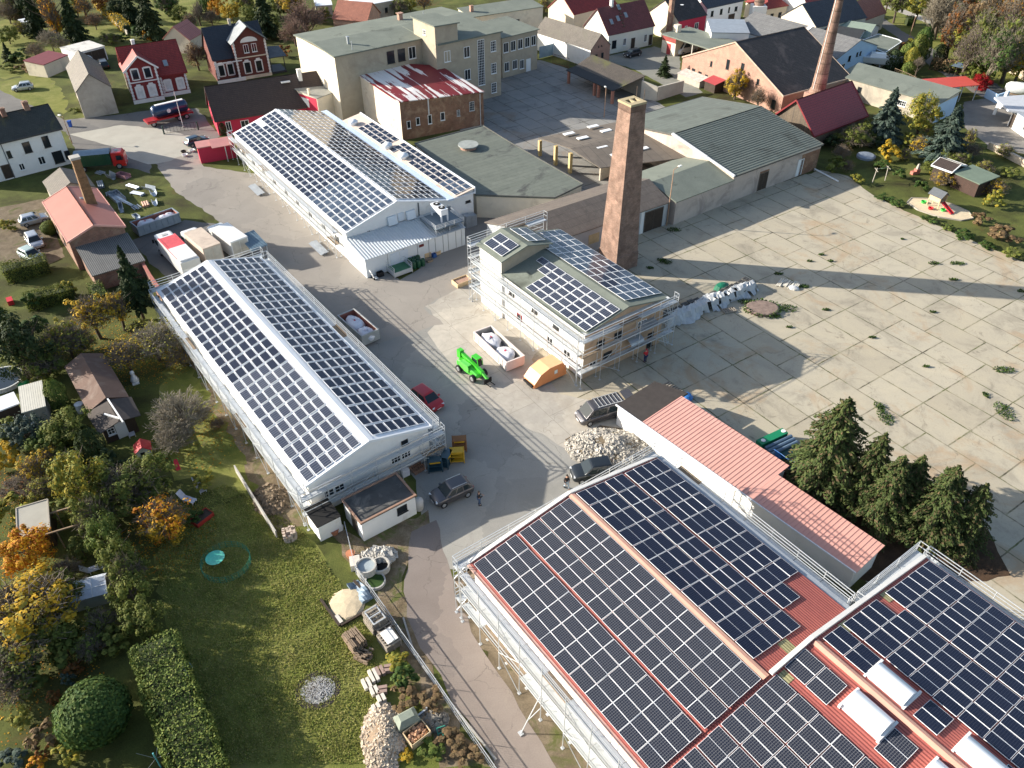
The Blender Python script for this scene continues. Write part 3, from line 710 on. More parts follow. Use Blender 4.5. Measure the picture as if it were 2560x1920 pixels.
def slab_mat(name, c1, c2, joint, W=5.25, H=3.85, weed=True):
    m, nt, b = _new(name); b.inputs['Roughness'].default_value = .9; b.inputs['Specular IOR Level'].default_value = .2
    tc = nt.nodes.new('ShaderNodeTexCoord')
    wob = _n(nt, 'ShaderNodeTexNoise', Scale=1.3, Detail=5); nt.links.new(tc.outputs['Object'], wob.inputs['Vector'])
    mx = nt.nodes.new('ShaderNodeVectorMath'); mx.operation = 'MULTIPLY_ADD'; mx.inputs[1].default_value = (.12,.12,0)
    nt.links.new(wob.outputs['Color'], mx.inputs[0]); nt.links.new(tc.outputs['Object'], mx.inputs[2])
    br = _n(nt, 'ShaderNodeTexBrick', offset=.45, squash=1.0, offset_frequency=5); br.inputs['Scale'].default_value = 1
    br.inputs['Brick Width'].default_value = W; br.inputs['Row Height'].default_value = H; br.inputs['Mortar Size'].default_value = .085; br.inputs['Mortar Smooth'].default_value = .35
    br.inputs['Color1'].default_value = c4(c1); br.inputs['Color2'].default_value = c4(c2); br.inputs['Mortar'].default_value = c4(c1)
    nt.links.new(mx.outputs[0], br.inputs['Vector'])
    base = _mix(nt, 1.0, br.outputs[0], _ramp(nt, _noise(nt, .22, 9, .72, dist=.8), [(.25,(.6,.6,.61)),(.48,(1,1,1)),(.75,(1.15,1.13,1.08))]), 'MULTIPLY')
    base = _mix(nt, 1.0, base, _ramp(nt, _noise(nt, 6, 8, .8), [(.25,(.86,.86,.86)),(.75,(1.1,1.1,1.1))]), 'MULTIPLY')
    # reddish and dark stains
    base = _mix(nt, _ramp(nt, _noise(nt, .11, 6, .7, dist=1.2), [(.54,(0,0,0)),(.68,(.65,.65,.65))]), base, (c1[0]*.95, c1[1]*.72, c1[2]*.55))
    base = _mix(nt, _ramp(nt, _noise(nt, .3, 8, .75, dist=1.5), [(.58,(0,0,0)),(.7,(.75,.75,.75))]), base, [x*.45 for x in c1])
    # hairline cracks
    vo = _n(nt, 'ShaderNodeTexVoronoi', feature='DISTANCE_TO_EDGE', Scale=.42); nt.links.new(mx.outputs[0], vo.inputs['Vector'])
    mx2 = nt.nodes.new('ShaderNodeVectorMath'); mx2.operation = 'MULTIPLY_ADD'; mx2.inputs[1].default_value = (1.6,1.6,0)
    nt.links.new(wob.outputs['Color'], mx2.inputs[0]); nt.links.new(tc.outputs['Object'], mx2.inputs[2]); nt.links.new(mx2.outputs[0], vo.inputs['Vector'])
    crk = _ramp(nt, vo.outputs[0], [(.0,(1,1,1)),(.011,(0,0,0))]); msk = _ramp(nt, _noise(nt, .17, 5, .6), [(.5,(0,0,0)),(.62,(.7,.7,.7))])
    base = _mix(nt, _mix(nt, 1.0, crk, msk, 'MULTIPLY'), base, [x*.35 for x in c1])
    # joints: dark gaps, moss and weeds in patches
    jn = _ramp(nt, _noise(nt, .32, 6, .75), [(.36,(.06,.06,.06)),(.6,(1,1,1))])
    wc = _ramp(nt, _noise(nt, .5, 4, .6), [(.4, joint), (.6, (.1,.115,.03))]) if weed else joint
    base = _mix(nt, _mix(nt, 1.0, br.outputs['Fac'], jn, 'MULTIPLY'), base, wc)
    nt.links.new(base, b.inputs['Base Color']); _bump(nt, b, br.outputs['Fac'], -.4, .05)
    return m
SLAB = slab_mat('concrete_slabs', (.395,.35,.265), (.44,.395,.305), (.07,.06,.04))
SLAB2 = slab_mat('old_courtyard_slabs', (.24,.235,.22), (.29,.28,.26), (.07,.065,.05), 5.2, 3.4, False)
EARTH = mk_ground('bare_earth', [(.3,(.11,.085,.055)),(.7,(.22,.175,.12))], .8, .35, 8, .6, .95, [((.09,.1,.03),.4,.55,.68)])
U = rad(-55.8)
gs = MB(); S_ = 4000
gs.add([(-S_,-60,0),(S_,-60,0),(S_,S_,0),(-S_,S_,0)], [(0,1,2,3)]); go = gs.build('ground', GRASS); go['kind'] = 'structure'
P_ = lambda *a: [g(p) for p in a]
sheet('concrete_yard', P_((1520,640),(1640,555),(2050,425),(2120,440),(2169,478),(2192,494),(2279,535),(2380,581),(2484,625),(2560,655),(3000,830)) + [V((75,30,0)), V((34,30,0))] + P_((2130,1420),(1960,1400),(1620,1120),(1530,1010),(1400,985),(1330,900)), .012, SLAB, U)
sheet('asphalt_yard', P_(T(0,0,1300,1340), T(0,0,1690,1290), T(0,0,1760,1440), T(0,0,2212,1500), (720,470),(900,640),(1000,700),(1160,600),(1240,640),(1180,700),(1060,770),T(1,1,1620,1145),T(1,1,1540,1150),T(1,1,1380,1210),T(1,1,1070,1305),(880,960),(760,740),(640,620),(560,560),T(0,0,1520,1659)), .004, ASPH)
sheet('yard_road', P_(T(1,1,1070,1305),T(1,1,1380,1210),T(1,1,1480,1215),T(1,2,1900,120),T(2,2,640,660),(1480,1240),(1250,1420),(1100,1420),(1070,1340),(1040,1200),(900,1000),(840,900)), .0055, ASPH2)
sheet('concrete_apron', P_((1150,720),(1180,650),(1500,960),(1640,960),(1640,1080),(1560,1120),(1470,1165),T(2,2,640,660),T(1,2,1900,120),T(1,1,1480,1215),T(1,1,1540,1150),T(1,1,1620,1145),(1062,765)), .008, APRON, U)
sheet('lane', P_((1030,1330),(1090,1300),(1120,1400),(1135,1480),(1180,1580),(1230,1660),(1300,1770),(1380,1900),(1470,2050),(1330,2050),(1220,1880),(1120,1730),(1050,1620),(1015,1540),(1010,1450)), .009, LANE)
sheet('lane_verge', P_((1120,1400),(1400,1500),(1700,2050),(1400,2050),(1230,1700),(1170,1580),(1130,1490)), .003, EARTH, 0.0, .45)
sheet('street', P_((-200,250),(0,225),(75,262),(160,300),T(0,0,1020,990),T(0,0,1240,960),T(0,0,1700,935),T(0,0,1900,1180),T(0,0,1690,1290),T(0,0,1300,1340),T(0,0,1300,1500),(330,420),(200,400),(165,330),(20,280),(-200,320)), .006, STREET)
sheet('paved_forecourt', P_(T(0,0,600,1160),T(0,0,1050,1080),T(0,0,1350,1110),T(0,0,1690,1180),T(0,0,1690,1290),T(0,0,1480,1390),T(0,0,1280,1420),T(0,0,1130,1370),T(0,0,1020,1280)), .010, mk_ground('pale_paving', [(.3,(.36,.34,.29)),(.7,(.43,.41,.35))], .3, .1, 8, .1))
sheet('garden_lawn', P_((420,1330),(600,1240),(720,1300),(800,1380),(900,1540),(1010,1640),(1120,1800),(1200,1980),(540,1980),(480,1750),(420,1560),(390,1420)), .004, LAWN, 0.0, .45)
sheet('orchard_lawn', P_((420,880),(560,1000),(650,1150),(700,1260),(560,1250),(430,1180),(400,1000)), .003, LAWN, 0.0, .45)
sheet('house_lawn', P_((-40,210),(85,190),(130,200),(170,250),(160,285),(75,265),(0,230),(-40,220)), .004, LAWN, 0.0, .45)
sheet('back_lawn', P_((180,60),(330,60),(330,115),(290,120),(180,110)), .005, LAWN, 0.0, .45)
sheet('park_lawn', P_((2190,10),(2240,0),(2420,110),(2560,200),(2560,270),(2440,180),(2330,120),(2240,75)), .004, LAWN, 0.0, .45)
sheet('upper_lawn', P_((370,0),(500,-20),(680,-40),(660,40),(520,80),(400,70)), .004, LAWN, 0.0, .45)
sheet('courtyard', P_((1150,230),(1260,180),(1345,180),(1430,200),(1560,300),(1700,420),(1400,520),(1180,340),(1100,290)), .006, SLAB2, U)
sheet('paved_court', P_(T(2,0,850,480),T(2,0,1230,400),T(2,0,1450,480),T(2,0,1460,640),T(2,0,1650,800),T(2,0,1500,840),T(2,0,1060,600),T(2,0,760,500)), .008, mk_ground('court_paving', [(.3,(.2,.2,.17)),(.7,(.27,.265,.23))], .3, .12, 6, .1))
sheet('far_court', P_((1770,60),(1860,50),(1850,95),(1790,90)), .006, APRON)
sheet('park_road', P_((2170,20),(2260,80),(2330,120),(2400,165),(2480,205),(2560,250),(2560,300),(2450,240),(2330,170),(2240,90),(2170,45)), .007, STREET)
sheet('park_path', P_((2215,10),(2340,50),(2420,80),(2420,88),(2330,62),(2210,18)), .008, APRON)
sheet('villa_drive', P_(T(3,0,1690,880),T(3,0,1900,850),T(3,0,2400,1000),T(3,0,2300,1350),T(3,0,1900,1260),T(3,0,1700,1100)), .008, mk_ground('block_paving', [(.3,(.2,.18,.16)),(.7,(.27,.25,.22))], .4, .15, 6, .1))
sheet('parking_ground', P_(T(0,1,-100,150),T(0,1,380,60),T(0,1,480,330),T(0,1,560,560),T(0,1,380,640),T(0,1,-100,600)), .004, EARTH)
sheet('rear_yard', P_((1030,650),(1180,540),(1300,540),(1400,500),(1600,580),(1560,700),(1400,770),(1130,770)), .002, ASPH)
sheet('truck_bay', P_(T(0,1,1130,420),T(0,1,1600,240),T(0,1,1900,280),T(0,1,2300,300),T(1,1,300,700),T(0,1,1500,800),T(0,1,1330,640)), .0025, STREET)
sheet('yard_base', P_((850,830),(1040,700),(1150,720),(1500,960),(1640,960),(1640,1080),(1480,1200),(1250,1420),(1120,1400),(1060,1330),(1040,1200),(900,1000)), .0015, ASPH2, 0, 0)
sheet('courtyard_base', P_((1090,200),(1350,150),(1480,190),(1600,230),(1720,300),(1720,430),(1560,470),(1400,540),(1180,380)), .0025, SLAB2, U)
sheet('side_lawn', P_((-100,60),(100,40),(200,110),(220,190),(120,190),(-60,200)), .0025, LAWN, 0.0, .45)
SOIL = mk_ground('trodden_soil', [(.3,(.1,.075,.045)),(.5,(.19,.145,.09)),(.7,(.3,.24,.17))], .7, .4, 8, .6, .95, [((.1,.12,.03),.5,.52,.64)])
sheet('trodden_soil', P_(T(1,2,560,1180),T(1,2,900,1330),T(1,2,1480,1090),T(1,2,1500,1230),T(1,2,1330,1480),T(1,2,1270,1659),T(1,3,1300,260),T(1,3,1350,480),T(1,3,1560,860),T(1,3,1750,1200),T(1,3,2080,1659),T(1,3,1600,1659),T(1,3,1500,1200),T(1,3,1250,700),T(1,3,900,150),T(1,2,800,1560)), .0075, SOIL, 0.0, .35)
sheet('pen_soil', P_(T(1,2,0,960),T(1,2,190,1290),T(1,2,520,1180),T(1,2,100,620),T(1,2,-100,700)), .0075, SOIL, 0.0, .2)
sheet('hall_foot_soil', P_(T(0,1,1500,1080),T(1,2,470,1180),T(1,2,330,1230),T(0,2,1900,300),T(0,1,1400,1100)), .0045, SOIL, 0.0, .35)
# ------------------------------------------------------------------ the solar halls
PG_DARK = mk_panel('solar_glass_dark', (.008,.011,.024), (.014,.018,.03), 6, 10, .004, rough=.1)
PG_STRIPE = mk_panel('solar_glass_sky_stripes', (.03,.038,.06), (.12,.13,.15), 1, 5, .022, rough=.13)  # stripes and raised cell tone: sky reflection put into the colour
PG_GRID = mk_panel('solar_glass_grid', (.013,.016,.027), (.095,.1,.11), 6, 10, .012, rough=.13)
PG_PLAIN = mk_panel('solar_glass_plain', (.038,.055,.085), (.05,.07,.1), 6, 10, .006, rough=.1)  # paler cells: reflected sky put into the base colour
FRS = mk('panel_frame_silver', (.82,.83,.84), .5, .03, 1)
def grid(x0, y0, px, py, nx, ny, skip=()): return [(x0+i*px, y0+j*py) for i in range(nx) for j in range(ny) if (i, j) not in skip]
# ---- hall with white roof between the yard road and the gardens
a = g(T(1,2,430,885), 4.2); b = g(T(1,2,1515,365), 4.2)
HA = house('solar_hall', 'long white hall with broad white ridge strip between gardens and yard road', 'hall', a, b, 39.0, 4.2, 5.9, WHITE, WMETAL, ov=.25, trim=WMETAL, group='halls under solar panels',
   wins=[(0,.14,1.5,1.0,1.25,'m'),(0,.225,1.5,1.0,1.25,'m'),(0,.70,1.6,1.05,1.3,'m'),(0,.79,1.6,1.05,1.3,'m'),(0,.79,3.35,.7,.5,'d'),(1,.1,1.2,1.4,1.2,'g'),(1,.25,1.2,1.4,1.2,'g'),(1,.42,0,2.6,2.6,'garage'),(1,.6,1.2,1.4,1.2,'g'),(1,.75,1.2,1.4,1.2,'g'),(1,.9,1.2,1.4,1.2,'g'),
         (3,.12,1.3,1.4,1.1,'g'),(3,.3,1.3,1.4,1.1,'g'),(3,.5,1.3,1.4,1.1,'g'),(3,.7,1.3,1.4,1.1,'g'),(3,.88,1.3,1.4,1.1,'g')])
W, D = HA['W'], HA['D']; m = W/2; dz = 1.7
rc = MB(); rc.slab([(m-.62,-.05,5.9-.62*dz/m+.05),(m,-.05,5.97),(m,D+.05,5.97),(m-.62,D+.05,5.9-.62*dz/m+.05)], .05); rc.slab([(m,-.05,5.97),(m+.5,-.05,5.9-.5*dz/m+.05),(m+.5,D+.05,5.9-.5*dz/m+.05),(m,D+.05,5.97)], .05)
rc.build('ridge_cap', WMETAL, HA)
pl = panel_mesh('solar_panel', .82, 1.44, .035, .03, PG_STRIPE, FRS); pr = panel_mesh('solar_panel', .82, 1.44, .035, .03, PG_DARK, FRS)
ML = slopeM((0,0,4.2), (m,0,dz), (0,1,0)); MR = slopeM((W,D,4.2), (-m,0,dz), (0,-1,0))
place_panels(HA, panels(HA, ML, grid(.3,.35,.945,1.665,6,23), pl) + panels(HA, MR, grid(.3,.35,.955,1.665,6,23), pr))
# ---- long hall with lean-to behind the yard
bb = lambda X, Y: Z(560,250,640,X,Y)
a = g(bb(1045,1155), 4.2); v = g(bb(1985,865), 4.2); A = rad(35.05); b = a + V((math.cos(A), math.sin(A), 0))*16.5
HB = thing('solar_hall', 'white hall with beige reflecting solar roof and a lean-to, at the head of the yard', 'hall', (a.x, a.y, 0), A, 'halls under solar panels')
R_, ZR, D = 7.8, 6.5, 41.0
mb = MB(); q = [(.2,0),(16.3,0)]
mb.add([(.2,.2,0),(16.5,.2,0),(16.5,.2,4.15),(R_,.2,ZR-.08),(.2,.2,4.15),(.2,D-.2,0),(16.5,D-.2,0),(16.5,D-.2,4.15),(R_,D-.2,ZR-.08),(.2,D-.2,4.15)], [(0,1,2,3,4),(9,8,7,6,5),(0,5,6,1),(1,6,7,2),(2,7,8,3),(3,8,9,4),(4,9,5,0)])
mb.build('wall', WHITE, HB)
rm = MB(); rm.slab([(0,0,4.2),(R_,0,ZR),(R_,D,ZR),(0,D,4.2)], .14); rm.slab([(R_,0,ZR),(16.5,0,4.2),(16.5,D,4.2),(R_,D,ZR)], .14); rm.build('roof', WMETAL, HB)
rc = MB(); rc.slab([(R_-.35,-.05,ZR-.05),(R_,-.05,ZR+.06),(R_,D,ZR+.06),(R_-.35,D,ZR-.05)], .04); rc.slab([(R_,-.05,ZR+.06),(R_+.3,-.05,ZR-.03),(R_+.3,D,ZR-.03),(R_,D,ZR+.06)], .04); rc.build('ridge_cap', WMETAL, HB)
gt = MB(); gt.box(15.55,-.05,4.28,16.6,D,4.5); gt.build('valley_gutter', mk('pale_blue_gutter', (.5,.6,.72), .5, .05), HB)
lw = MB(); lw.add([(16.51,.2,0),(19.8,.2,0),(19.8,D-6,0),(16.51,D-6,0),(16.51,.2,4.35),(19.8,.2,4.9),(19.8,D-6,4.9),(16.51,D-6,4.35)], [(0,3,2,1),(4,5,6,7),(0,1,5,4),(1,2,6,5),(2,3,7,6),(3,0,4,7)]); lw.build('lean_to_wall', WHITE, HB)
lr = MB(); lr.slab([(16.62,0,4.5),(20.0,0,5.05),(20.0,D-6,5.05),(16.62,D-6,4.5)], .13); lr.build('lean_to_roof', mk('pale_pink_felt', (.6,.5,.42), .8, .08, .6, dirt=(.5,.28,.2), dscale=.2, dlo=.62, dhi=.72), HB)
f = MB(); f.box(19.9,-.06,4.2,20.06,D-6,5.2); f.box(16.5,-.08,4.3,20.06,-.02,4.52); f.build('parapet', WMETAL, HB)
vent = MB(); vent.lathe([(.55,0),(.5,.35),(.75,.4),(.78,.62),(.45,.85),(.1,.95)], 16); vm = vent.mesh('roof_vent', WMETAL, True)
for x, y in ((16.9,32.0),(16.9,20.3),(16.95,15.4)): inst('roof_vent', vm, HB, Matrix.Translation((x+.3, y, 4.6)))
pp = panel_mesh('solar_panel', .84, 1.26, .035, .03, PG_PLAIN, FRS); pq = panel_mesh('solar_panel', .84, 1.26, .035, .03, PG_DARK, FRS)
ML = slopeM((0,0,4.2), (R_,0,ZR-4.2), (0,1,0)); MR = slopeM((16.5,D,4.2), (R_-16.5,0,ZR-4.2), (0,-1,0)); ME = slopeM((16.62,0,4.5), (3.38,0,.55), (0,1,0))
place_panels(HB, panels(HB, ML, grid(.25,.3,.955,1.49,8,27,[(4,26),(4,25)]), pp) + panels(HB, MR, grid(1.15,.3,.955,1.49,8,27), pq) + panels(HB, ME, [s for s in grid(.4,.5,.96,1.49,3,20) if not (13 <= (s[1]-.5)/1.49 < 14) and not (s[0] < .5 and abs(s[1]-15.4) < 1.6)], pp))
w = WallM(20, D, .2, 0)
for u, z, ww, h, st in ((1.6,2.9,.35,.35,'d'),(3.2,3.1,.35,.35,'d'),(13.6,3.0,.9,1.1,'g'),(15.2,2.9,1.2,.5,'d'),(18.7,3.1,.8,.3,'d')): window(HB, w, u, z, ww, h, st)
wl = WallM(20, D, .2, 3)
for i in range(9): window(HB, wl, 3+i*4.3, 1.2, 1.3, 1.2, 'w')
hd = MB(); 
for u in (6.2, 9.0): 
    hd.add([(u,.19,3.5),(u+1.3,.19,3.5),(u+1.3,.19,4.6),(u,.19,4.6),(u,-.35,3.5),(u+1.3,-.35,3.5),(u+1.3,-.05,4.6),(u,-.05,4.6)], [(0,3,2,1),(4,5,6,7),(0,1,5,4),(1,2,6,5),(2,3,7,6),(3,0,4,7)])
hd.box(7.8,.05,3.55,8.7,.19,4.65); hd.build('ventilation_hood', mk('pale_hood', (.62,.68,.72), .5, .05), HB)
pi = MB(); pi.bar((6.0,.1,2.95),(11.0,.1,3.1),.12); pi.bar((11.0,.1,3.1),(11.0,.1,5.3),.12); pi.build('drain_pipe', mk('dark_pipe', (.08,.09,.1), .5), HB)
# ---- white metal annex in front of it
AX = thing('metal_annex', 'low white sheet metal annex with ribbed roof in front of the reflecting solar hall', 'annex', (a.x, a.y, 0), A)
mb = MB(); mb.add([(.1,-5,0),(15,-5,0),(15,.15,0),(.1,.15,0),(.1,-5,2.6),(15,-5,2.6),(15,.15,3.3),(.1,.15,3.3)], [(0,3,2,1),(4,5,6,7),(0,1,5,4),(1,2,6,5),(2,3,7,6),(3,0,4,7)]); mb.build('wall', mk('white_panel_wall', (.7,.73,.74), .5, .05, .5), AX)
rm = MB(); rm.slab([(0,-5.15,2.65),(15.1,-5.15,2.65),(15.1,.12,3.37),(0,.12,3.37)], .05)
for i in range(38): rm.slab([(.05+i*.4,-5.14,2.72),(.2+i*.4,-5.14,2.72),(.2+i*.4,.1,3.44),(.05+i*.4,.1,3.44)], .07)
rm.build('roof', mk('ribbed_zinc_roof', (.6,.63,.64), .4, .06, 1, metal=.2), AX)
jm = MB()
for x in (3.2,5.6,7.6,9.3,10.3,11.5,12.3,13.5,14.4): jm.box(x,-5.03,0,x+.07,-4.99,2.6)
jm.build('panel_joint', mk('joint_grey', (.3,.31,.32), .6), AX)
dr = MB(); dr.box(3.6,-5.05,0,4.9,-5.005,2.3); dr.box(5.0,-5.05,0,6.2,-5.005,2.3); dr.build('door', mk('pale_door', (.62,.68,.75), .5, .04), AX)
sg = MB(); sg.box(7.9,-5.06,1.9,8.6,-5.0,2.25); sg.build('sign', mk('dark_red_sign', (.15,.02,.02), .5), AX)
ta = MB(); ta.box(.2,-.02,3.38,.201,.0,3.4)
pf = thing('plant_platform', 'grey steel platform with guard rail on the ribbed annex roof', 'platform', (a.x, a.y, 0), A)
mb = MB(); mb.box(10.6,-4.9,3.45,15,-.6,3.55); mb.build('deck', mk('blue_grey_mesh', (.16,.2,.23), .5, .1), pf)
for x in (10.7,12.8,14.9):
    m_ = MB()
    for y in (-4.8,-.7): m_.bar((x,y,2.7 if y < -2 else 3.2),(x,y,3.5),.1)
    m_.build('support', STEEL, pf)
m_ = MB()
for z in (3.75,3.95,4.15):
    m_.bar((10.65,-4.9,z),(15,-4.9,z),.04); m_.bar((10.65,-4.9,z),(10.65,-.6,z),.04); m_.bar((15,-4.9,z),(15,-.6,z),.04)
for x in (10.65,12.1,13.5,15): m_.bar((x,-4.9,3.5),(x,-4.9,4.15),.05)
m_.build('guardrail', STEEL, pf)
cd = thing('condenser_unit', 'white twin fan condenser on legs standing on the roof platform', 'condenser', (a.x, a.y, 0), A)
m_ = MB(); m_.box(12.3,-3.6,4.5,13.4,-.9,5.3); m_.build('casing', WMETAL, cd)
for x in (12.3,13.25):
    for y in (-3.6,-1.1): MB().add([(x,y,3.56),(x+.15,y,3.56),(x+.15,y+.2,3.56),(x,y+.2,3.56),(x,y-.0,4.5),(x+.15,y,4.5),(x+.15,y+.35,4.5),(x,y+.35,4.5)], [(0,3,2,1),(4,5,6,7),(0,1,5,4),(1,2,6,5),(2,3,7,6),(3,0,4,7)]).build('leg', WMETAL, cd)
for y in (-2.9,-1.6): m_ = MB(); m_.tube((12.85,y,5.28),(12.85,y,5.38),.46,.46,16); k = m_.build('fan', DARK, cd); MB().tube((12.85,y,5.38),(12.85,y,5.42),.14,.14,10).build('hub', WMETAL, k)
# ---- block of the solar halls beside the brick chimney
b_ = lambda X, Y: Z(1120,540,560,X,Y)
a = g(b_(1350,1180), 6.1); A = rad(35.6); b = a + V((math.cos(A), math.sin(A), 0))*12.0
TAN = mk('tan_render', (.5,.35,.23), .85, .15, .6, dirt=(.35,.24,.16), dscale=.5)
HC = house('solar_block', 'white two storey block with grey green roof, scaffolded beside the big brick chimney', 'building', a, b, 19.6, 6.1, 7.35, WHITE, ROOFGREEN, ov=.3, group='halls under solar panels',
   wins=[(0,.2,3.4,1.1,.8,'d'),(0,.42,3.3,1.2,1.0,'d'),(0,.72,3.4,1.3,1.0,'m'),(0,.12,.9,1.0,.9,'m'),(0,.3,.9,1.2,1.3,'d'),(0,.86,.2,.9,1.9,'d'),(3,.86,1.0,1.2,1.3,'w'),(3,.7,1.0,1.2,1.3,'w'),(3,.55,4.0,1.0,.5,'d'),(3,.4,1.0,1.0,1.2,'r'),(3,.32,4.0,1.0,.5,'d'),(3,.16,.1,1.1,2.3,'r'),(3,.16,3.2,1.1,1.4,'r'),(3,.75,4.0,1.0,.5,'d')])
gw = MB(); gw.add([(.31,.296,0),(11.69,.296,0),(11.69,.296,6.05),(6,.296,7.22),(.31,.296,6.05),(.31,.29,0),(11.69,.29,0),(11.69,.29,6.05),(6,.29,7.22),(.31,.29,6.05)], [(9,8,7,6,5),(0,1,2,3,4),(5,6,1,0),(6,7,2,1),(9,5,0,4)]); gw.build('gable_face', TAN, HC)
rz = MB(); rz.box(.02,14.9,0,6.9,19.3,7.9)
rz.add([(.02,14.9,7.9),(6.9,14.9,7.9),(3.45,14.9,8.75),(.02,19.3,7.9),(6.9,19.3,7.9),(3.45,19.3,8.75)], [(0,1,2),(5,4,3),(0,3,4,1),(1,4,5,2),(2,5,3,0)]); rz.build('raised_gable', WHITE, HC)
gf = MB(); gf.add([(.05,14.88,6.1),(6.85,14.88,6.9),(6.85,14.88,7.9),(3.45,14.88,8.7),(.05,14.88,7.9)], [(0,1,2,3,4)]); gf.build('gable_panel', mk('tan_gable', (.42,.34,.25), .85, .1), HC)
rr = MB(); rr.slab([(-.25,14.5,7.9),(3.45,14.5,8.85),(3.45,19.7,8.85),(-.25,19.7,7.9)], .12); rr.slab([(3.45,14.5,8.85),(7.15,14.5,7.9),(7.15,19.7,7.9),(3.45,19.7,8.85)], .12); rr.build('raised_roof', ROOFGREEN, HC)
pc = panel_mesh('solar_panel', .9, 1.42, .035, .045, PG_STRIPE, FRS); pd = panel_mesh('solar_panel', 1.11, 1.45, .035, .045, PG_PLAIN, FRS)
s6 = (6.0,0,1.25); pe = panel_mesh('solar_panel', 1.2, 1.8, .035, .045, PG_STRIPE, FRS)
ML = slopeM((0,0,6.14), s6, (0,1,0)); MR = slopeM((12,19.6,6.14), (-6,0,1.25), (0,-1,0)); MX = slopeM((-.25,14.5,7.94), (3.7,0,.95), (0,1,0)); MY = slopeM((7.15,19.7,7.94), (-3.7,0,.95), (0,-1,0))
spots = grid(.35,.25,.95,1.5,5,7) + [(.35+3*.95,.25+7*1.5),(.35+4*.95,.25+7*1.5),(.35+4*.95,.25+8*1.5)]
place_panels(HC, panels(HC, ML, spots, pc) + panels(HC, MR, grid(.1,.6,1.15,1.5,5,12), pd) + panels(HC, MX, grid(.6,.7,1.27,1.87,2,2), pe) + panels(HC, MY, grid(.6,.7,1.27,1.87,2,2), pe), 100)
aw = MB(); 
for i in range(7):
    t0, t1 = i*PI/2/7, (i+1)*PI/2/7
    for x0 in (6.2,): aw.slab([(x0,.29-1.1*math.sin(t0),2.3+.7*math.cos(t0)),(x0+1.9,.29-1.1*math.sin(t0),2.3+.7*math.cos(t0)),(x0+1.9,.29-1.1*math.sin(t1),2.3+.7*math.cos(t1)),(x0,.29-1.1*math.sin(t1),2.3+.7*math.cos(t1))], .03)
aw.build('door_canopy', GALV, HC)
c1 = MB(); c1.slab([(8.0,-.9,3.9),(10.2,-.9,3.9),(10.2,.28,4.2),(8.0,.28,4.2)], .06); c1.build('door_canopy', GALV, HC)
cp = MB(); cp.box(-.02,-.06,6.0,12.02,.3,6.16); cp.build('coping', mk('pale_coping', (.6,.6,.58), .5), HC)
# ---- near hall of red corrugated sheets
a0 = g(Z(960,1120,640,755,1000), 6.3); A = rad(35.89)
HD = thing('solar_hall', 'near hall with red corrugated roof sheets showing between gridded solar panels', 'hall', (a0.x, a0.y, 0), A, 'halls under solar panels')
Wc, Wd_, Y1, Y2, m = 18.9, 27.6, -19.4, -46.0, 9.45
REDCOR = mk_rows('red_corrugated_sheet', (.46,.13,.1), (.4,.11,.09), .22, 40, (.22,.05,.04), .05, .15, rough=.6, bump=1.0)
mb = MB(); mb.add([(.15,-.15,0),(Wc-.15,-.15,0),(Wc-.15,-.15,6.25),(m,-.15,7.7),(.15,-.15,6.25),(.15,Y1,0),(Wc-.15,Y1,0),(Wc-.15,Y1,6.25),(m,Y1,7.7),(.15,Y1,6.25)], [(4,3,2,1,0),(5,6,7,8,9),(1,6,5,0),(2,7,6,1),(3,8,7,2),(4,9,8,3),(0,5,9,4)])
mb.build('wall', WHITE, HD)
m2 = 13.75; ZD = 8.2
mb = MB(); mb.add([(.15,Y1,0),(Wd_-.15,Y1,0),(Wd_-.15,Y1,6.25),(m2,Y1,ZD-.1),(.15,Y1,6.25),(.15,Y2,0),(Wd_-.15,Y2,0),(Wd_-.15,Y2,6.25),(m2,Y2,ZD-.1),(.15,Y2,6.25)], [(4,3,2,1,0),(5,6,7,8,9),(1,6,5,0),(2,7,6,1),(3,8,7,2),(4,9,8,3),(0,5,9,4)])
mb.build('wall', mk('grey_sheet_wall', (.42,.46,.5), .5, .08, .5), HD)
rm = MB(); rm.slab([(-.1,.1,6.3),(m,.1,7.76),(m,Y1,7.76),(-.1,Y1,6.3)], .12); rm.slab([(m,.1,7.76),(Wc+.1,.1,6.3),(Wc+.1,Y1,6.3),(m,Y1,7.76)], .12)
rm.slab([(-.1,Y1-.01,6.3),(m2,Y1-.01,ZD),(m2,Y2,ZD),(-.1,Y2,6.3)], .12); rm.slab([(m2,Y1-.01,ZD),(Wd_+.1,Y1-.01,6.3),(Wd_+.1,Y2,6.3),(m2,Y2,ZD)], .12); rm.build('roof', REDCOR, HD)
rc = MB(); k = (7.76-6.3)/m; k2 = (ZD-6.3)/m2
rc.slab([(m-.28,.12,7.79-.28*k+.06),(m,.12,7.87),(m,Y1,7.87),(m-.28,Y1,7.79-.28*k+.06)], .05); rc.slab([(m,.12,7.87),(m+.28,.12,7.79-.28*k+.06),(m+.28,Y1,7.79-.28*k+.06),(m,Y1,7.87)], .05)
rc.slab([(m2-.28,Y1-.3,ZD+.02),(m2,Y1-.3,ZD+.11),(m2,Y2,ZD+.11),(m2-.28,Y2,ZD+.02)], .05); rc.slab([(m2,Y1-.3,ZD+.11),(m2+.28,Y1-.3,ZD+.02),(m2+.28,Y2,ZD+.02),(m2,Y2,ZD+.11)], .05)
rc.build('ridge_cap', mk('pink_ridge_tile', (.66,.36,.26), .6, .08), HD)
for e0, e1 in (((-.05,.2,6.3),(m,.2,7.8)),((m,.2,7.8),(Wc+.05,.2,6.3)),((m+.4,Y1,7.75+.4*k2+.12),(m2,Y1,ZD+.08)),((m2,Y1,ZD+.08),(Wd_,Y1,6.4))): MB().bar(e0, e1, .3, .24).build('verge_flashing', mk('white_flashing', (.75,.72,.66), .6, .08), HD)
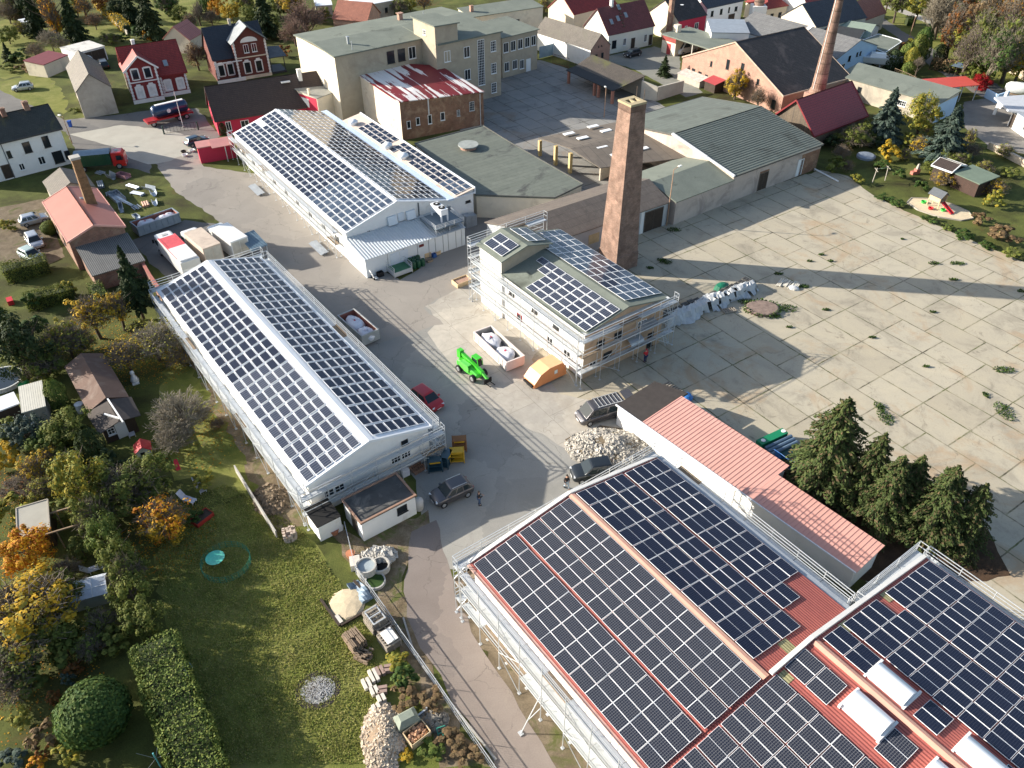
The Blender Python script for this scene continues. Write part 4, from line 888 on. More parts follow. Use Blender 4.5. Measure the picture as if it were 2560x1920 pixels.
gu = MB(); gu.box(-.3,.1,6.12,-.1,Y2,6.26); gu.build('gutter', mk('pinkish_gutter', (.55,.36,.3), .5), HD)
gu = MB(); gu.box(Wc+.1,.1,6.1,Wc+.65,Y1,6.2); gu.build('gutter', GALV, HD)
# translucent yellow strips in the roof
YS = mk_rows('yellowed_translucent_sheet', (.42,.38,.2), (.36,.33,.17), .22, 40, (.2,.18,.08), .05, .2, rough=.5)
def onr(x, y, w_=.0): 
    z = 6.3 + (x*k2 if x < m2 else (Wd_-x)*k2); return (x, y, z+.03)
for x0 in (9.9, 16.2, 21.2): MB().slab([onr(x0, Y1-.3), onr(x0+.9, Y1-.3), onr(x0+.9, Y1-1.1), onr(x0, Y1-1.1)], .01).build('translucent_sheet', YS, HD)
zc = lambda x: 6.33 + (x*k if x < m else (Wc-x)*k)
for x0 in (12.2,): MB().slab([(x0, Y1+.1, zc(x0)), (x0+.9, Y1+.1, zc(x0+.9)), (x0+.9, Y1+1.3, zc(x0+.9)), (x0, Y1+1.3, zc(x0))], .01).build('translucent_sheet', YS, HD)
pg = panel_mesh('solar_panel', .96, 1.56, .04, .02, PG_GRID, FRS); pb = panel_mesh('solar_panel', .96, 1.56, .04, .02, mk_panel('solar_glass_blue', (.008,.011,.026), (.035,.038,.05), 6, 10, .007, rough=.1), FRS)
ML = slopeM((0,Y1,6.33), (m,0,7.76-6.3), (0,1,0)); MR = slopeM((Wc,0,6.33), (-m,0,7.76-6.3), (0,-1,0))
L1 = [(x, .12+j*1.59) for x in (.08,1.06,2.04,3.02, 4.27,5.25, 6.32,7.29,8.26) for j in range(12)]
R1 = [(x, .2+j*1.628) for x in (.08,1.06,2.04,3.02, 4.22,5.2, 6.32,7.3,8.24) for j in range(11) if not (j == 10 and x < 3.6) and not (j == 9 and x < 1.5)]
m2l = math.hypot(m2, ZD-6.3)
ML2 = slopeM((0,Y2,6.33), (m2,0,ZD-6.3), (0,1,0)); MR2 = slopeM((Wd_,Y1,6.33), (-m2-.1,0,ZD-6.3), (0,-1,0))
y0 = (Y1-.5) - Y2
L2 = [(x, y0-1.3-j*1.628) for x in (.1,1.08,2.06,3.16,4.14,5.24,6.22,7.32,8.3,9.28,11.0,11.98,12.8) for j in range(15) if y0-1.3-j*1.628 > 0 and x < 12.7 and not (x > 10.5 and j in (2,3,5,6))]
R2 = [(x, .45+j*1.628) for x in (.15,1.13,2.11,3.09,4.07,5.05, 6.2,7.18,8.16, 9.2,10.18, 11.45,12.43) for j in range(15) if not (j == 0 and 6.1 < x < 7) and not (x > 11 and j in (2,3,5,6))]
place_panels(HD, panels(HD, ML, L1, pg) + panels(HD, ML2, L2, pg) , 60) 
place_panels(HD, panels(HD, MR, R1, pb) + panels(HD, MR2, R2, pb), 60)
# barrel skylights along the ridge of the wider part
for (yc, sgn) in ((-24.7,-1),(-24.4,1),(-30.0,-1),(-30.3,1)):
    xc = m2 + sgn*1.45; mb = MB(); n = 10; ring = []
    zb = lambda x: 6.3 + (x*k2 if x < m2 else (Wd_-x)*k2)
    for y in (yc-1.25, yc+1.25):
        ring.append([(xc-.85+1.7*i/n, y, zb(xc-.85+1.7*i/n)+.1+.6*math.sin(PI*i/n)**.7) for i in range(n+1)])
    mb.loft([r + [(r[-1][0], r[-1][1], zb(r[-1][0])-.1), (r[0][0], r[0][1], zb(r[0][0])-.1)] for r in ring])
    k_ = mb.build('barrel_skylight', mk('milky_acrylic', (.78,.8,.82), .25, .03, .5), HD)
    for y_ in (-1.42, 1.26): MB().box(xc-.95, yc+y_, zb(xc)-.3, xc+.95, yc+y_+.16, zb(xc)+.22).build('kerb', mk('white_kerb', (.7,.7,.68), .5), k_)
# window slits and cladding lines on the outer wall
# ------------------------------------------------------------------ surrounding buildings
t0 = lambda X, Y: T(0,0,X,Y); t1 = lambda X, Y: T(1,0,X,Y); t2 = lambda X, Y: T(2,0,X,Y); t3 = lambda X, Y: T(3,0,X,Y)
TILERED = mk_rows('red_pantiles', (.35,.045,.036), (.27,.036,.03), .33, .24, (.09,.012,.012), .03, .15)
TILEBRN = mk_rows('brown_pantiles', (.075,.05,.04), (.06,.04,.033), .34, .25, (.025,.018,.015), .03, .15)
TILEBLU = mk_rows('dark_blue_tiles', (.035,.045,.06), (.028,.036,.05), .34, .25, (.012,.015,.02), .03, .15, rough=.45)
TILEDRK = mk_rows('sooty_tiles', (.06,.05,.048), (.045,.04,.038), .36, .27, (.012,.011,.011), .045, .3, (.11,.09,.08), .3, slo=.52, shi=.75)
TILEOLD = mk_rows('old_grey_tiles', (.2,.175,.145), (.16,.14,.115), .22, .2, (.07,.06,.05), .02, .25, (.13,.12,.09), .3)
TILEMOSS = mk_rows('mossy_dark_roof', (.05,.055,.045), (.04,.045,.038), .3, .3, (.02,.02,.018), .02, .3, (.09,.085,.03), .25, slo=.55, shi=.7)
TILEORG = mk_rows('orange_tiles', (.42,.15,.09), (.35,.12,.075), .33, .24, (.15,.06,.04), .03, .2)
ETERN = mk_rows('brown_fibre_cement', (.2,.165,.135), (.17,.14,.115), 1.25, .18, (.1,.08,.065), .03, .25, (.1,.085,.07), .3)
ETERNG = mk_rows('grey_fibre_cement', (.25,.245,.235), (.2,.2,.195), 1.3, .18, (.1,.1,.1), .03, .2)
FELTROWS = mk_rows('green_felt_rows', (.15,.17,.145), (.135,.152,.13), 1.05, 12, (.08,.092,.08), .03, .18, (.075,.08,.065), .2)
REDWALL = mk('carmine_render', (.45,.025,.06), .8, .08, .6)
DKRED = mk('oxblood_render', (.2,.03,.03), .85, .15, .8)
def surround(o, w, u, z, ww, h, arch=False):
    m = MB(); wbox(m, w, u-ww/2-.22, u-ww/2-.003, .003, .06, z-.25, z+h+.2); wbox(m, w, u+ww/2+.003, u+ww/2+.22, .003, .06, z-.25, z+h+.2); wbox(m, w, u-ww/2, u+ww/2, .003, .062, z+h+.003, z+h+.3)
    if arch: wbox(m, w, u-ww/2*.7, u+ww/2*.7, .004, .055, z+h+.3, z+h+.55)
    wbox(m, w, u-ww/2, u+ww/2, .003, .07, z-.3, z-.07); m.build('window_surround', WHITE, o)
def quoins(o, w, us, z0, z1):
    for u in us:
        m = MB(); z = z0; k = 0
        while z < z1: d = .28 if k % 2 else .42; wbox(m, w, u-d/2, u+d/2, .004, .06, z, min(z+.3, z1)); z += .3; k += 1
        m.build('quoins', WHITE, o)
# red gabled house
a, b = g(t0(1100,703), 4.0), g(t0(1618,622), 4.0)
h = house('brick_house', 'red roofed house with white quoins and a front gable, behind the tanker trailer', 'house', a, b, 9.4, 4.0, 8.9, DKRED, TILERED, ridge='x', ov=.3, chim=[(.3,.55,8.3,9.6,.6,WHITE)], trim=mk('red_verge', (.24,.03,.03)), group=None)
w = WallM(h['W'], 9.4, .3, 0)
for u in (6.6, 8.9): window(h, w, u, 1.2, 1.1, 1.7, 'blind'); surround(h, w, u, 1.2, 1.1, 1.7)
quoins(h, w, (5.6, w.len-.2), .8, 3.9); m = MB(); wbox(m, w, -.05, w.len+.05, 0, .08, 0, .7); m.build('plinth', WHITE, h)
sw = MB(); wl = WallM(h['W'], 9.4, .3, 3); wbox(sw, wl, 0, wl.len, .002, .02, 0, 4.0); sw.add([(.28,.3,3.9),(.28,9.1,3.9),(.28,4.7,8.5)], [(0,2,1)]); sw.build('side_wall', CREAM, h)
pj = MB(); pj.box(.0,-1.0,0,5.5,.31,6.2); pj.add([(0,-1,6.2),(5.5,-1,6.2),(2.75,-1,8.35),(0,4.2,6.2),(5.5,4.2,6.2),(2.75,4.2,8.35)], [(0,1,2),(5,4,3),(0,3,4,1),(1,4,5,2),(2,5,3,0)]); pj.build('front_gable', DKRED, h)
pr_ = MB(); pr_.slab([(-.35,-1.4,6.0),(2.75,-1.4,8.5),(2.75,4.4,8.5),(-.35,4.4,6.0)], .12); pr_.build('gable_roof', mk('sunlit_red_tiles', (.4,.1,.085), .6), h)  # sunward slope: sunlight put into a paler tile colour than its twin
pr_ = MB(); pr_.slab([(2.75,-1.4,8.5),(5.85,-1.4,6.0),(5.85,4.4,6.0),(2.75,4.4,8.5)], .12); pr_.build('gable_roof', TILERED, h)
vb = MB(); vb.bar((-.35,-1.42,5.95),(2.75,-1.42,8.45),.08,.3); vb.bar((2.75,-1.42,8.45),(5.85,-1.42,5.95),.08,.3); vb.build('bargeboard', WHITE, h)
class FW: 
    def __init__(s, x0, y, ln): s.x0, s.y, s.len = x0, y, ln
    def __call__(s, u, o, z): return V((s.x0+u, s.y-o, z))
f = FW(0, -1.0, 5.5)
for u in (1.6, 3.8):
    window(h, f, u, 1.1, 1.1, 1.8, 'blind'); surround(h, f, u, 1.1, 1.1, 1.8, True); window(h, f, u, 4.5, 1.05, 1.6, 'd'); surround(h, f, u, 4.5, 1.05, 1.6)
quoins(h, f, (.2, 5.3), .8, 6.2); m = MB(); wbox(m, f, -.05, 5.55, 0, .08, 0, .7); wbox(m, f, 0, 5.5, .001, .07, 3.75, 3.95); m.build('plinth', WHITE, h)
roof_window(h, (7.6, 1.6, 4.0+1.6*4.9/4.7+.05), (1,0,0), (0,1,4.9/4.7), .8, 1.2)
# blue roofed villa
a, b = g(t0(1835,530), 4.2), g(t0(2050,497), 4.2); A = ang(a, b); b = a + V((math.cos(A), math.sin(A), 0))*11.3
h = house('villa', 'villa with dark blue tiled roof and brick gable framed in white stone', 'house', a, b, 9.2, 4.2, 9.4, mk_brick('dark_red_facing', (.16,.035,.025), (.12,.03,.022), (.14,.06,.05), .25, .08, .01, .2), TILEBLU, ridge='x', ov=.3, chim=[(.5,.5,8.6,10.2,.5,GREYR)])
w = WallM(h['W'], 9.2, .3, 0)
for u in (1.1, 2.9): window(h, w, u, 1.2, 1.0, 1.9, 'd'); surround(h, w, u, 1.2, 1.0, 1.9, True)
quoins(h, w, (.2,), .6, 4.0)
pj = MB(); pj.box(4.3,-.7,0,10.9,.31,7.2); pj.add([(4.3,-.7,7.2),(10.9,-.7,7.2),(7.6,-.7,9.8),(4.3,4.0,7.2),(10.9,4.0,7.2),(7.6,4.0,9.8)], [(0,1,2),(5,4,3),(0,3,4,1),(1,4,5,2),(2,5,3,0)]); pj.build('front_gable', _M['dark_red_facing'], h)
pr_ = MB(); pr_.slab([(3.9,-1.2,7.0),(7.6,-1.2,10.0),(7.6,4.3,10.0),(3.9,4.3,7.0)], .12); pr_.build('gable_roof', mk('sunlit_blue_tiles', (.25,.27,.28), .5), h)  # sunward slope of the blue roof, sunlight put into a paler colour
pr_ = MB(); pr_.slab([(7.6,-1.2,10.0),(11.3,-1.2,7.0),(11.3,4.3,7.0),(7.6,4.3,10.0)], .12); pr_.build('gable_roof', TILEBLU, h)
f = FW(4.3, -.7, 6.6)
for u in (2.1, 4.4): window(h, f, u, 1.3, 1.1, 1.9, 'd'); surround(h, f, u, 1.3, 1.1, 1.9, True)
for u in (2.5, 4.1): window(h, f, u, 5.0, 1.0, 1.6, 'w')
ar = [(f(3.3+1.7*math.cos(t), .02, 7.0+1.0*math.sin(t))) for t in [PI*i/10 for i in range(11)]]; m.add(ar, [tuple(range(11))]); m.build('stone_arch', WHITE, h)
m = MB(); wbox(m, f, -.05, 6.65, 0, .08, 0, .6); wbox(m, f, 0, 6.6, .001, .07, 4.1, 4.3); m.build('string_course', CREAM, h); quoins(h, f, (.2, 6.4), .6, 7.2)
vp = MB(); vp.box(11.0,-.2,0,14.2,4.5,.4)
for x in (11.2, 14.0): vp.bar((x,-.1,.4),(x,-.1,3.2),.15)
vp.slab([(10.95,-.5,3.3),(14.6,-.5,3.3),(14.6,4.8,3.9),(10.95,4.8,4.2)], .12); vp.build('veranda', TILEBLU, h)
# grey barn
a, b = g(t0(650,800), 4.8), g(t0(965,750), 4.8)
h = house('barn', 'plain grey rendered barn with old tiled roof and no gable windows', 'barn', a, b, 16.0, 4.8, 7.6, GREYR, TILEOLD, ridge='y', ov=.15, wins=[(3,.25,2.0,.8,1.2,'d'),(3,.5,2.0,.8,1.2,'d'),(3,.75,0,1.2,2.2,'gate')])
p = g(t0(375,560), 2.6); q = g(t0(545,490), 2.6)
house('lean_to', 'low maroon roofed lean-to beside the grey barn', 'outbuilding', p, p+(q-p).normalized()*7.0, 5.0, 2.6, 3.0, CREAM, mk('maroon_felt', (.2,.05,.06), .8, .1), kind='mono', ridge='y', ov=.1)
# garage with white flat roof
p = g(t0(650,460), 2.8); q = g(t0(905,395), 2.8)
h = house('garage', 'white flat roofed double garage with open doors in the yard behind the grey barn', 'garage', p, q, 6.5, 2.8, 2.9, WHITE, mk('white_felt', (.6,.58,.53), .8, .15, 1, dirt=(.2,.19,.17), dscale=.5), kind='flat', ov=.1)
w = WallM(h['W'], 6.5, .1, 0)
for u in (.28, .73): window(h, w, u*w.len, 0, 2.9, 2.3, 'gate')
# red hall with brown roof
a, b = g(t0(1855,1050), 2.65), g(t1(440,925), 2.65); A = ang(a, b)
h = house('carmine_hall', 'carmine red hall with long brown tiled roof next to the solar hall', 'hall', a, b, 9.0, 2.65, 7.2, REDWALL, TILEBRN, ridge='x', ov=.25, chim=[(1.02,.42,6.0,8.0,.7,WHITE)], trim=TILEBRN, wins=[(0,.12,.6,.9,1.6,'w'),(0,.3,.8,1.4,1.2,'w'),(3,.3,3.3,.5,.7,'d'),(3,.7,3.3,.5,.7,'d'),(3,.35,.9,.5,.7,'d')])
m = MB(); wl = WallM(h['W'], 9, .25, 3); wbox(m, wl, 3.5, 4.5, .003, .03, 3.6, 5.0); m.build('wall_sign', WHITE, h)
b2 = b + V((math.cos(A), math.sin(A), 0))*5
bx = MB(); bx.slab([(h['W']+.02,0,2.65),(h['W']+4.5,0,2.65),(h['W']+4.5,4.5,7.2),(h['W']+.02,4.5,7.2)], .14); bx.slab([(h['W']+4.5,9,2.65),(h['W']+.02,9,2.65),(h['W']+.02,4.5,7.2),(h['W']+4.5,4.5,7.2)], .14); bx.build('roof', TILEBRN, h)
bw = MB(); bw.box(h['W']+.02,.25,0,h['W']+4.2,8.7,2.6); bw.build('wall', REDWALL, h)
fr = MB(); fr.box(h['W']*.8,3.1,6.3,h['W']*.8+1.6,3.7,6.5); fr.build('roof_hatch', STEEL, h)
# stair head
a, b = g(t1(525,850), 4.8), g(t1(770,760), 4.8)
h = house('stair_head', 'small cream stair head with grey felt roof between the carmine hall and the striped roof', 'building', a, b, 6.0, 4.8, 5.3, CREAM, mk('grey_felt', (.28,.28,.25), .85, .15, 1), kind='mono', ridge='y', ov=.12, chim=[(.02,.35,4.9,5.9,.35,CREAM)])
m = MB(); wl = WallM(h['W'], 6.0, .12, 3); wbox(m, wl, .3, 5.6, .003, .02, 0, 4.6); m.build('carmine_side', REDWALL, h); m = MB(); wbox(m, wl, 1.2, 3.4, .021, .04, 2.6, 4.1); m.build('wall_sign', WHITE, h)
# small red shed by the gate
a, b = g(t0(1700,1280), 2.7), g(t0(2030,1225), 2.7)
house('shed', 'small carmine shed with salmon sheet roof beside the scaffolded solar hall', 'shed', a, b, 2.6, 2.7, 2.8, REDWALL, mk('salmon_felt', (.5,.22,.2), .6, .1), kind='mono', ridge='y', ov=.12)
m = thing('porch_roof', 'salmon porch roof on one grey post beside the small carmine shed', 'porch', g(T(0,0,1975,1400)), rad(27)); k = MB(); k.slab([(-2.0,.1,2.7),(1.2,.1,2.7),(1.2,2.6,3.1),(-2.0,2.6,3.1)], .1); k.build('roof', _M['salmon_felt'], m); k = MB(); k.bar((0,.2,0),(0,.2,2.6),.12); k.build('post', STEEL, m)
# white house at the left edge
a, b = g(t0(-10,1240), 5.8), g(t0(540,1110), 5.8); A = ang(a, b); a = b - V((math.cos(A), math.sin(A), 0))*15
h = house('white_house', 'white rendered house with dark mossy roof at the edge of the picture', 'house', a, b, 9.0, 5.8, 8.5, WHITE, TILEMOSS, ridge='x', ov=.3, chim=[(.79,.5,8.2,9.5,.8,BRICK),(.56,.45,8.2,9.4,.7,BRICK)], trim=mk('dark_verge', (.06,.06,.06)),
   wins=[(0,.43,3.2,.6,1.1,'d'),(0,.62,3.3,1.1,1.7,'d'),(0,.82,3.4,1.0,1.8,'d'),(0,.5,.9,.8,1.1,'w'),(0,.71,1.0,1.0,1.3,'w'),(0,.88,.6,1.5,1.9,'d'),(0,.98,.9,.8,1.3,'d'),(0,.35,.2,1.3,2.1,'gate'),(0,.2,3.2,1.0,1.5,'w'),(0,.15,.9,1.0,1.3,'w')])
m = MB(); w = WallM(15, 9, .3, 0); wbox(m, w, .43*w.len-.6, .43*w.len-.5, .0, .1, 0, 5.6); m.build('downpipe', mk('dark_pipe', (.08,.09,.1), .5), h)
# brick workshop with tall stack
a, b = g(T(0,1,580,435), 4.3), g(T(0,1,1085,295), 4.3)
h = house('workshop', 'brick workshop with salmon sheet roof in front of the white house', 'workshop', a, b, 14.0, 4.3, 5.6, BRICK, mk('dull_salmon_roof', (.4,.155,.12), .55, .08, .5), ridge='y', ov=.2, trim=PINKROOF, wins=[(3,.3,1.5,.9,1.2,'d'),(3,.6,1.5,.9,1.2,'d')])
roof_window(h, (4.6,9.6,5.2), (1,0,-.36), (0,1,0), .9, .6)
h = house('lean_to', 'lean-to of grey corrugated sheets on the end of the brick workshop', 'outbuilding', a + V((math.cos(ang(a,b))*.7+math.sin(ang(a,b))*6.6, math.sin(ang(a,b))*.7-math.cos(ang(a,b))*6.6, 0)), b + V((math.sin(ang(a,b))*6.6, -math.cos(ang(a,b))*6.6, 0)), 6.8, 2.3, 3.3, BRICK, mk_rows('corrugated_grey_sheet', (.2,.2,.19), (.17,.17,.16), 30, .22, (.07,.07,.07), .05, .2, bump=1.), kind='mono', ridge='y', ov=.15)
pb = g((226,503), 5.2)
ck = thing('chimney_stack', 'square brown rendered chimney with stepped courses beside the brick workshop', 'chimney', (pb.x, pb.y, 0), rad(36)); mb = MB()
for i in range(9): k = .75 - .03*i; mb.box(-k, -k, i*1.25 if i else 0, k, k, (i+1)*1.25-.05); mb.box(-k-.03, -k-.03, (i+1)*1.25-.05, k+.03, k+.03, (i+1)*1.25)
mb.build('shaft', mk('brown_weathered_brick', (.2,.12,.06), .9, .4, 3, bump=.3), ck); mb = MB(); mb.box(-.62,-.62,11.25,.62,.62,11.55); mb.build('cap', CONC, ck)
a, b = g(t0(640,1659), 2.4), g(t0(770,1600), 2.4); A = rad(36)
house('shed', 'grey tiled shed between the white house and the brick workshop', 'shed', a - V((math.cos(A),math.sin(A),0))*3.0, a + V((math.cos(A),math.sin(A),0))*3.0, 6.5, 2.4, 3.9, GREYR, TILEOLD, ridge='y', ov=.2)
# office block
o0 = g(t1(670,490), 11.8); A = rad(36.3)
h = thing('office_block', 'three storey beige office block with flat grey green roof and a stair tower', 'building', (o0.x, o0.y, 0), A)
mb = MB(); mb.box(.3,.3,0,17.8,15.8,11.6); mb.box(17.6,-4.5,0,31.6,15.7,11.6); mb.build('wall', BEIGE, h)
mb = MB(); mb.box(.28,.31,0,.299,15.8,11.58); mb.build('sunlit_gable_tint', CREAM, h)  # beige wall too: its sunlight is put into a lighter overlay
mb = MB(); mb.slab([(0,0,11.8),(17.7,0,11.8),(17.7,8,12.3),(0,8,12.3)], .22); mb.slab([(0,8,12.3),(17.7,8,12.3),(17.7,16.2,11.8),(0,16.2,11.8)], .22); mb.slab([(17.7,-4.8,11.75),(31.9,-4.8,11.75),(31.9,8,12.32),(17.7,8,12.32)], .22); mb.slab([(17.7,8,12.32),(31.9,8,12.32),(31.9,16.2,11.8),(17.7,16.2,11.8)], .22); mb.build('roof', ROOFGREEN, h)
tw = MB(); tw.box(17.5,-4.52,0,22.2,2.8,14.7); tw.build('stair_tower', BEIGE, h); tw = MB(); tw.slab([(17.2,-4.9,14.95),(22.5,-4.9,14.8),(22.5,3.1,14.8),(17.2,3.1,14.95)], .2); tw.build('tower_roof', ROOFGREEN, h)
f = FW(17.6, -4.5, 14)
for z in (.8, 4.4, 8.4):
    window(h, f, 6.4, z, 1.3, 1.9, 'w'); window(h, f, 12.3, z, 1.2, 1.9, 'm')
    if z > 4: window(h, f, 2.2, z, 1.3, 1.9, 'w')
window(h, f, 9.5, 2.8, 1.5, 8.2, 'm')
f = FW(0, .3, 17.5)
for u, s in ((11.0,'d'),(13.2,'d'),(15.4,'w')): window(h, f, u, 8.6, 1.5, 2.1, s)
fs = FW(0,0,0); fs.__class__ = type('TL', (FW,), {'__call__': lambda s, u, o, z: V((17.5-o, -u, z))}); window(h, fs, 1.0, 12.6, .9, .9, 'm')
for x, y, s in ((5,4.2,.35),(4.2,1.2,.1),(24,10,.1),(20,12,.8)): m = MB(); m.box(x-s/2,y-s/2,11.9,x+s/2,y+s/2,13.2); m.box(x-s*.7,y-s*.7,13.2,x+s*.7,y+s*.7,13.3); m.build('roof_vent', GALV if s < .5 else BRICKPALE, h)
m = MB(); m.slab([(23.3,4,12.4),(24.6,4,12.4),(24.6,5.2,12.45),(23.3,5.2,12.45)], .15); m.build('roof_hatch', WMETAL, h)
a, b = g(t1(2125,330), 7.9), g(t2(240,250), 7.9)
h = house('office_wing', 'two storey beige wing with white framed windows and white door at the office block', 'building', a, b, 10.6, 7.9, 8.3, BEIGE, ROOFGREEN, kind='mono', ridge='y', ov=.3,
   wins=[(0,u,4.9,1.25,1.9,'w') for u in (.1,.3,.5,.7,.88)] + [(0,.12,1.2,1.2,1.8,'w'),(0,.35,1.2,1.2,1.8,'w'),(0,.55,.9,1.1,1.8,'w'),(0,.74,.05,1.1,2.4,'door')])
a, b = g(t1(1860,150), 7.0), g(t1(2490,55), 7.0)
house('rear_wing', 'long low cream wing with grey roof behind the office block', 'building', a, b, 7, 7.0, 7.4, CREAM, ROOFGREEN, kind='mono', ridge='y', ov=.2, wins=[(0,.2,3.2,2.2,1.8,'w'),(0,.62,3.4,1.5,1.7,'d')], chim=[(.1,.5,7,8.3,.7,BRICKPALE)])
# building with the torn maroon roof
tops = [g(t1(1235,880), 6.75), g(t1(1975,790), 5.9), g(t1(1590,565), 7.6), g(t1(690,520), 8.3)]
P0 = tops[0]; A = ang(tops[0], tops[1]); h = thing('striped_roof_building', 'brick and cream building whose maroon roof shows through torn white membrane', 'building', (P0.x, P0.y, 0), A)
L_ = [loc(h, p) for p in tops]; c_ = sum((V((p.x,p.y,0)) for p in L_), V())/4
ins = lambda p, k=.25: V((p.x, p.y, 0)) + (c_-V((p.x,p.y,0))).normalized()*k
lo = [ins(p) for p in L_]; hi = [V((lo[i].x, lo[i].y, L_[i].z-.1)) for i in range(4)]
BROLD = mk_brick('old_stained_brick', (.3,.13,.07), (.22,.1,.055), (.26,.2,.14), .27, .085, .012, .35, (.36,.24,.15), .6)
mb = MB(); mb.add(lo+hi, [(0,1,5,4),(1,2,6,5),(4,5,6,7)]); mb.build('brick_wall', BROLD, h)
mb = MB(); mb.add(lo+hi, [(2,3,7,6),(3,0,4,7)]); mb.build('render_wall', mk('old_cream_render', (.72,.62,.5), .9, .1, .7, dirt=(.5,.38,.27), dscale=.5, dlo=.55, dhi=.72), h)
def torn():
    m, nt, b = _new('torn_membrane'); b.inputs['Roughness'].default_value = .6
    nz = _noise(nt, 1.0, 5, .6, dist=.3, vscale=(1.1,.07,.3)); big = _noise(nt, .12, 3, .5)
    ad = nt.nodes.new('ShaderNodeMath'); ad.operation = 'MULTIPLY_ADD'; ad.inputs[1].default_value = .55; nt.links.new(big, ad.inputs[0]); nt.links.new(nz, ad.inputs[2])
    out = _ramp(nt, ad.outputs[0], [(.0,(.17,.016,.022)),(.785,(.2,.02,.026)),(.795,(.75,.7,.66)),(1,(.8,.78,.75))]); nt.links.new(out, b.inputs['Base Color']); return m
mb = MB(); d1 = (L_[3]-L_[0]); ph = math.atan2(d1.y, d1.x)-PI/2; rl = MB().slab([rotm(-ph) @ q for q in L_], .15); ro = rl.build('roof', torn(), h); ro.rotation_euler = (0,0,ph)
w = FW(0, lo[0].y+.0, 15); wr = type('WR', (FW,), {'__call__': lambda s, u, o, z: V((lo[0].x, lo[0].y, 0)) + (lo[1]-lo[0]).normalized()*u + V(((lo[1]-lo[0]).y, -(lo[1]-lo[0]).x, 0)).normalized()*o + V((0,0,z))})(0,0,15)
for u, z, ww, hh_, s in ((1.3,1.9,.7,1.3,'w'),(3.0,2.2,.7,1.3,'w'),(5.2,2.0,.7,1.6,'w'),(7.6,2.2,.8,1.4,'w'),(10.6,2.4,.6,1.1,'m'),(13.2,2.9,.95,1.6,'m')):
    k = MB(); P, Q = wr(u-ww/2,0,z), wr(u+ww/2,0,z); n = wr(0,1,0)-wr(0,0,0); ux = (Q-P).normalized(); Mx = Matrix((ux, -n, V((0,0,1)))).transposed().to_4x4(); Mx.translation = P
    k.xbox(Mx,0,-.05,0,.08,0,hh_); k.xbox(Mx,ww-.08,-.05,0,ww,0,hh_); k.xbox(Mx,.08,-.05,0,ww-.08,0,.08); k.xbox(Mx,.08,-.05,hh_-.08,ww-.08,0,hh_); k.xbox(Mx,-.05,-.12,-.07,ww+.05,0,-.001)
    if s == 'm':
        for i in (1,2): k.xbox(Mx,i*ww/3-.02,-.045,.08,i*ww/3+.02,-.001,hh_-.08)
        for i in (1,2,3): k.xbox(Mx,.08,-.043,i*hh_/4-.02,ww-.08,-.002,i*hh_/4+.02)
    f = k.build('window', FRAMEW if s == 'w' else mk('grey_window_frame', (.45,.46,.45), .5), h); k = MB(); k.xbox(Mx,.05,-.01,.05,ww-.05,.02,hh_-.05); k.build('pane', GLASS, f)
dp = MB(); p = wr(14.8,.08,0); dp.bar(p, p+V((0,0,5.6)), .1); p = wr(5.1,.06,3.6); dp.bar(p, p+V((0,0,2.9)), .22, .04); dp.build('downpipe', mk('torn_white_strip', (.6,.58,.55), .6), h)
# green flat roof between lean-to and shed
def poly_building(name, label, cat, pts, zs, wall, roof, th=.2, inset=.25, trim=None, group=None):
    P = [g(p, z) for p, z in zip(pts, zs)]; o = thing(name, label, cat, (P[0].x, P[0].y, 0), ang(P[0], P[1]), group); L = [loc(o, p) for p in P]; n = len(L)
    c_ = sum((V((p.x,p.y,0)) for p in L), V())/n; lo = [V((p.x,p.y,0)) + (c_-V((p.x,p.y,0))).normalized()*inset for p in L]; hi = [V((lo[i].x,lo[i].y,L[i].z-th*.6)) for i in range(n)]
    if sum(lo[i].x*lo[(i+1)%n].y-lo[(i+1)%n].x*lo[i].y for i in range(n)) < 0: lo, hi, L = lo[::-1], hi[::-1], L[::-1]
    MB().add(lo+hi, [(i,(i+1)%n,n+(i+1)%n,n+i) for i in range(n)] + [tuple(range(n,2*n))]).build('wall', wall, o)
    mb = MB(); lo2 = [p-V((0,0,th)) for p in L]; mb.add(L+lo2, [tuple(range(n)), tuple(range(n,2*n))[::-1]] + [((i+1)%n,i,n+i,n+(i+1)%n) for i in range(n)]); mb.build('roof', roof, o)
    if trim:
        t = MB()
        for i in range(n): t.bar(L[i]+V((0,0,.04)), L[(i+1)%n]+V((0,0,.04)), .16, .12)
        t.build('roof_edge', trim, o)
    return o
GF = mk_rows('mossy_green_felt', (.15,.165,.135), (.135,.15,.122), .95, 14, (.1,.108,.088), .03, .2, (.06,.06,.055), .12, slo=.6, shi=.68)
fl = poly_building('flat_roof_hall', 'low hall with flat mossy green felt roof and dark damp patches', 'hall', [t1(1370,1240), t1(1960,1085), t2(0,1240), t2(615,1590), T(2,1,370,50), T(1,1,1900,25)], [3.6]*6, CREAM, GF, trim=mk('dark_roof_edge', (.1,.1,.09)))
p = loc(fl, g(t1(1835,1280), 3.6)); m = MB(); m.lathe([(1.25,0),(1.25,.55)], 24, (p.x,p.y,3.55)); k = m.build('shaft_ring', BRICKPALE, fl); m = MB(); m.lathe([(1.6,.56),(1.6,.72)], 24, (p.x,p.y,3.55)); m.build('lid', mk('grey_lid', (.3,.32,.3), .7), k)
